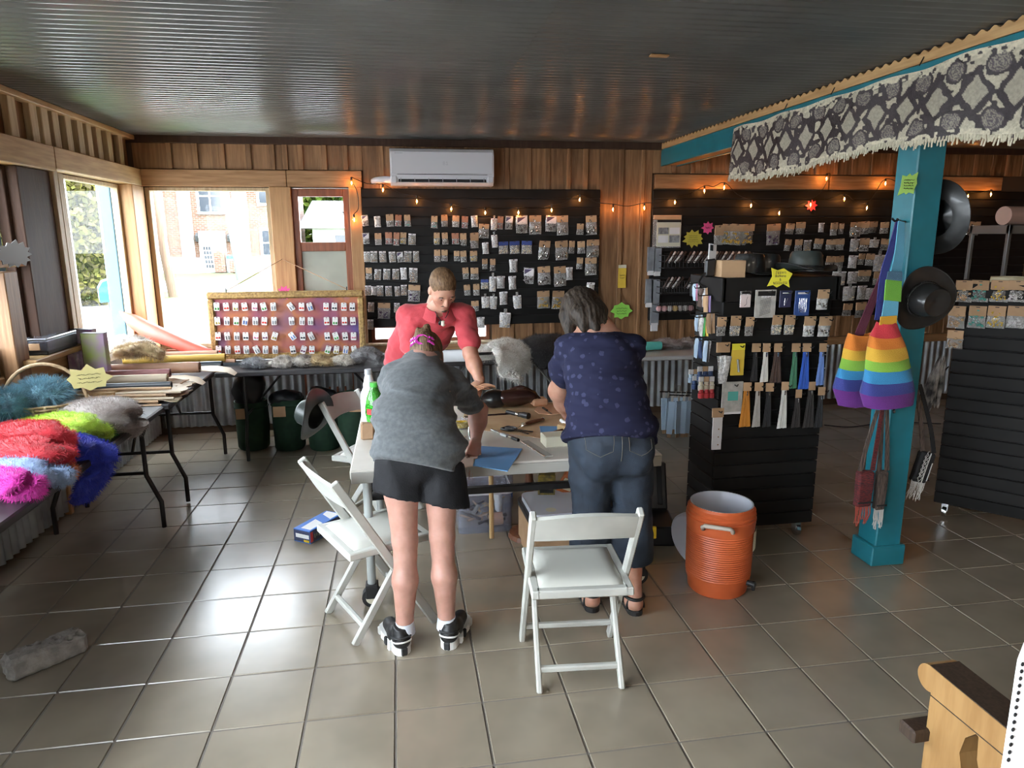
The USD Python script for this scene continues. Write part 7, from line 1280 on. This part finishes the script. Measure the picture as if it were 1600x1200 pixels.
burst('sage green starburst sign in the tall side window', 0, 0, .1, .082, 0, 'sign_sage', 23, 12, .75, 1.0, 1, rot=(0, 0, 75), x=None) if False else None
p = at(109, 488, x=XL+.03); t = thing('starburst_sign', 'sage green scalloped sign in the tall side window', 'sign', p, rot=(0, 0, 78)); add('paper', upright(prism(star(14, .075, .065, 23, 1.3, 1.0), .0015)), 'sign_sage', t)
p = at(22, 398, x=XL+.07); t = thing('gear_cutout', 'grey saw toothed cut out on the window rail at the far left', 'sign', p, rot=(0, 0, 80)); add('plate', upright(prism(star(13, .1, .075, 24, 1.5, .8), .004)), 'shelf_grey', t)
# ledge box, books behind the basket
p = at(52, 524, z=1.097); t = thing('plastic_box', 'dark box with clear lid on the window ledge', 'box', (XL+.085, 4.72, 1.097), 0); add('box_body', cbox(-.07, .07, -.2, .2, 0, .085, .005), 'black', t); add('clear_lid', cbox(-.072, .073, -.202, .202, .02, .1, .006), 'clear_bin', t); add('label', cbox(-.03, .03, -.206, -.2, .03, .07, .001), 'kraft', t)
mat('book_green', (.34, .42, .10), .5, col2=(.36, .24, .36), nscale=7); mat('book_purple', (.36, .20, .46), .5, col2=(.60, .55, .60), nscale=14)
def book(label, px, py0, py1, y, w, d, m_, rz): a, b = at(px, py0, y=y), at(px, py1, y=y); t = thing('boxed_kit', label, 'box', (a[0], y, b[2]), math.radians(rz)); h = a[2]-b[2]; add('sleeve', cbox(-w/2, w/2, -d/2, d/2, 0, h, .003), m_, t); add('spine', cbox(-w/2-.001, -w/2+.004, -d/2, d/2, .004, h-.004, .001), 'ply_edge', t); add('top', cbox(-w/2, w/2, -d/2, d/2, h-.002, h+.001, .0005), 'black', t)
for z_, q_ in ((0, 0),): sl = thing('side_shelf', 'narrow wooden shelf under the boxed kits by the side window', 'shelf', (-2.05, 4.93, 0)); add('shelf_board', cbox(-.19, .22, -.22, .25, .795, .815, .004), 'plank_y', sl); add('shelf_leg', cbox(-.18, -.14, -.2, -.16, 0, .795, .003), 'post_wood', sl); add('shelf_leg', cbox(-.18, -.14, .18, .22, 0, .795, .003), 'post_wood', sl)
book('green and purple boxed kit standing beside the basket', 146, 520, 580, 4.9, .15, .05, 'book_green', -8); book('yellowish boxed kit behind the green one', 128, 514, 580, 5.02, .17, .05, 'book_purple', -14); book('striped purple kit leaning at the window stud', 112, 522, 580, 5.0, .05, .12, 'book_purple', 5)
# leather rolls in the back left corner
mat('roll_red', (.62, .10, .065), .45, col2=(.55, .08, .05), nscale=6); mat('roll_black', (.035, .045, .055), .35); mat('roll_tan', (.45, .26, .17), .55, col2=(.38, .21, .13), nscale=8); mat('roll_maroon', (.26, .10, .10), .5); mat('roll_mustard', (.55, .34, .06), .5); mat('hide_pale', (.56, .46, .34), .65); mat('hide_tan', (.50, .33, .20), .65, rand=.12)
def roll(label, pa, pb, r0, m_, za, zb=None, spiral=True):
    a, b = at(*pa, z=za), at(*pb, z=zb if zb is not None else za); t = thing('leather_roll', label, 'leather roll', a); d = b-a; L = np.linalg.norm(d); d /= L; s = np.cross(d, V(0, 0, 1)); s /= np.linalg.norm(s); k = np.cross(s, d)
    g = np.linspace(0, 4.3*PI, 64); rr = r0*(.55+.45*g/g[-1]); P = np.stack([(rr*np.cos(g))[None, :, None]*s+(rr*np.sin(g))[None, :, None]*k+d*L*u for u in (0, .5, 1)][0:3]).reshape(3, 64, 3); add('rolled_hide', slab(P, .003), m_, t, smooth=60); return t
ra = V(-1.95, 6.02, .0)
def rollw(label, y, x0, x1, z, r0, m_, dz=0, dy=0):
    a, b = V(x0, y, z), V(x1, y+dy, z+dz); t = thing('leather_roll', label, 'leather roll', a); d = b-a; L = np.linalg.norm(d); d /= L; s = np.cross(d, V(0, 0, 1)); s /= np.linalg.norm(s); k = np.cross(s, d)
    g = np.linspace(0, 4.3*PI, 64); rr = r0*(.55+.45*g/g[-1]); P = np.stack([(rr*np.cos(g))[:, None]*s+(rr*np.sin(g))[:, None]*k+d*L*u for u in (0, .5, 1)]); add('rolled_hide', slab(P, .003), m_, t, smooth=60)
def rp(label, py, y, px1, z_extra, r0, m_, L=.8, dz=0):
    b = at(px1, py, y=y); rollw(label, y, max(b[0]-L, -2.15), b[0], b[2], r0, m_, dz)
a, b = at(187, 487, y=6.25), at(325, 555, y=6.0); t = thing('leather_roll', 'bright red leather roll leaning up in the window corner', 'leather roll')
c_ = curve([a, a*.72+b*.28+V(.0, 0, -.035), a*.35+b*.65+V(0, 0, -.02), b+V(.05, 0, -.02)], 20); add('rolled_hide', tube(c_, np.interp(np.linspace(0, 1, len(c_)), [0, .2, .5, 1], [.008, .06, .068, .05]), 16), 'roll_red', t, smooth=True)
rp('mustard leather roll at the top of the corner pile', 558, 5.75, 352, 0, .035, 'roll_mustard', .75); rp('pale tan leather roll behind the mustard roll', 552, 5.9, 340, 0, .03, 'roll_tan', .8); rp('black leather roll in the corner pile', 571, 5.45, 347, 0, .042, 'roll_black', .75)
rp('pinkish tan leather roll in front of the black roll', 573, 5.2, 312, 0, .045, 'roll_tan', .7); rp('maroon leather roll below the tan roll', 582, 5.05, 266, 0, .033, 'roll_maroon', .6); rp('cream leather roll near the middle of the pile', 590, 4.95, 262, 0, .033, 'hide_pale', .6); rp('dark blue black leather roll above the flat hides', 601, 4.85, 268, 0, .027, 'roll_black', .6)
rp('dark roll lying before the spotted furs', 572, 6.0, 378, 0, .04, 'roll_black', .25); rp('small tan roll at the left of the spotted furs', 566, 6.05, 368, 0, .035, 'roll_tan', .2)
q = np.random.default_rng(12)
for k, (py, px1, y, m_, lab) in enumerate(((606, 270, 4.80, 'hide_tan', 'uppermost flat tan hide in the front pile'), (612, 285, 4.76, 'hide_pale', 'pale flat hide second in the front pile'), (617, 262, 4.72, 'hide_tan', 'tan flat hide third in the front pile'), (622, 274, 4.70, 'hide_pale', 'pale flat hide fourth in the front pile'), (627, 250, 4.68, 'hide_tan', 'tan flat hide fifth in the front pile'), (633, 255, 4.66, 'hide_tan', 'lowest flat tan hide in the front pile'))):
    b = at(px1, py, y=y); n = 14; X, Y = np.meshgrid(np.linspace(-.6, .0, n), np.linspace(-.03, .34, 7), indexing='ij'); P = np.stack([X, Y, .008*np.sin(9*X+k)*np.cos(7*Y)+.012*np.sin(3*X+2*k)-.012*(X > -.05)], -1); P[..., 0] += q.uniform(-.02, .02, (1, 7)); t = thing('flat_hide', lab, 'hide', (b[0], y, b[2])); add('hide', slab(P, .006), m_, t, smooth=50); add('turned_edge', tube([(-.6, -.03, .004), (-.3, -.034, .012), (0, -.03, .006)], .009, 8), m_, t, smooth=True)
for lab, px, py, m_ in (('cream hide corner drooping from the pile toward the back', 306, 590, 'hide_pale'), ('pale hide tongue hanging beside the black roll', 356, 575, 'hide_pale')):
    c = at(px, py, y=5.25); P = np.array([[(-.22, .1, .0), (-.22, -.06, .0)], [(-.1, .1, .0), (-.1, -.07, -.01)], [(0, .08, -.015), (.0, -.05, -.025)], [(.05, .05, -.05), (.045, -.02, -.055)]]); add('hide_tongue', slab(P+c, .004), m_, label=lab, cat='hide', smooth=50)
for i, (px, py, m_, lab) in enumerate(((205, 540, 'fur_spotted', 'brown and white pelt heaped under the red roll'), (185, 552, 'fur_cream', 'cream pelt beside the boxed kits'), (220, 553, 'fur_tan', 'tan pelt ends in front of the window corner'))):
    c = at(px, py, y=5.75-.25*i); pelt(lab, (c[0], c[1], 0), [(-.16, .05, c[2]-.03), (0, 0, c[2]+.0), (.16, -.04, c[2]-.04)], .16, m_, 1800, .028, .035, 50+i)
for i, (px, w, m_, lab) in enumerate(((397, 34, 'fur_slate', 'dark grey pelt at the left end before the framed board'), (440, 30, 'fur_spotted', 'brown and white spotted pelt before the framed board'), (472, 22, 'fur_spotted', 'second spotted pelt right of the first before the board'), (502, 38, 'fur_tan', 'golden tan pelt before the framed board'), (535, 26, 'fur_cream', 'cream pelt right of the golden tan pelt'), (575, 44, 'fur_grey', 'grey ticked pelt heap at the right end of back table'))):
    c = at(px, 569 if i < 5 else 562, y=5.84); h = .05 if i < 5 else .085; pelt(lab, (c[0], c[1], 0), [(-w*.0055*.5, .04, .745), (0, 0, .745+h*.5), (w*.0055*.5, -.05, .745)], .17, m_, 1800, .02, h*.55, 60+i, .018)
c = at(790, 560, y=5.95); pelt('white rabbit pelt with grey back draped over the back table edge', (c[0], c[1], 0), [(-.02, .22, .76), (0, .05, .79), (.03, -.12, .76), (.05, -.2, .64), (.06, -.22, .55)], .36, 'fur_white', 5200, .03, .045, 71, .055)
c = at(765, 562, y=5.98); pelt('second white pelt left of the large white pelt', (c[0]-.02, c[1], 0), [(0, .15, .76), (-.02, -.03, .77), (-.03, -.15, .70)], .16, 'fur_white', 2000, .022, .035, 72, .02)
P_ = [(-.11, .02), (-.03, .05), (.06, .035), (.13, .05)]; c = at(790, 549, y=6.0); pelt('dark grey saddle patch of fur on the white pelt', (c[0], c[1], 0), [(-.12, .0, .805), (0, .02, .815), (.12, .0, .805)], .06, 'fur_slate', 900, .016, .012, 73, .01)
c = at(850, 556, y=6.0); pelt('black pelt draped over the table beside the white pelt', (c[0], c[1], 0), [(-.05, .25, .76), (0, .08, .82), (.02, -.12, .77), (.03, -.2, .62)], .38, 'fur_black', 3600, .024, .05, 74, .03)
t = thing('rail_lamp', 'black clamp with chrome end at the left of the white pelts', 'clamp', (at(742, 553, y=5.85)[0], 5.85, .80)); add('bar', tube([(0, 0, 0), (.32, 0, -.0)], .012, 8), 'black', t); add('chrome_end', xf(ball(.028, sub=2), (0, 0, .01)), 'chrome', t, smooth=True); add('cord', tube(curve([(.02, 0, -.01), (.04, -.02, -.1), (.01, -.02, -.2), (.03, -.02, -.12)], 16), .004, 5), 'black', t)
# goods on the grey table right of the planks
for i, (px, m_, r0, lab) in enumerate(((1000, 'roll_tan', .05, 'tan leather roll end beside the navy shoulder'), (1018, 'stuff_teal', .045, 'teal leather roll on the grey folding table'))):
    c = at(px, 540, y=6.15); rollw(lab, 6.1-.1*i, c[0]-.25, c[0]+.03, .80, r0, m_)
for i, (px, lab) in enumerate(((1040, 'brown fur lying left on the grey folding table'), (1075, 'dark brown fur lying right on the grey folding table'))):
    c = at(px, 545, y=6.1); pelt(lab, (c[0], 6.1, 0), [(-.14, .08, .75), (0, 0, .78), (.14, -.05, .75)], .16, 'fur_brown', 1200, .02, .03, 80+i)
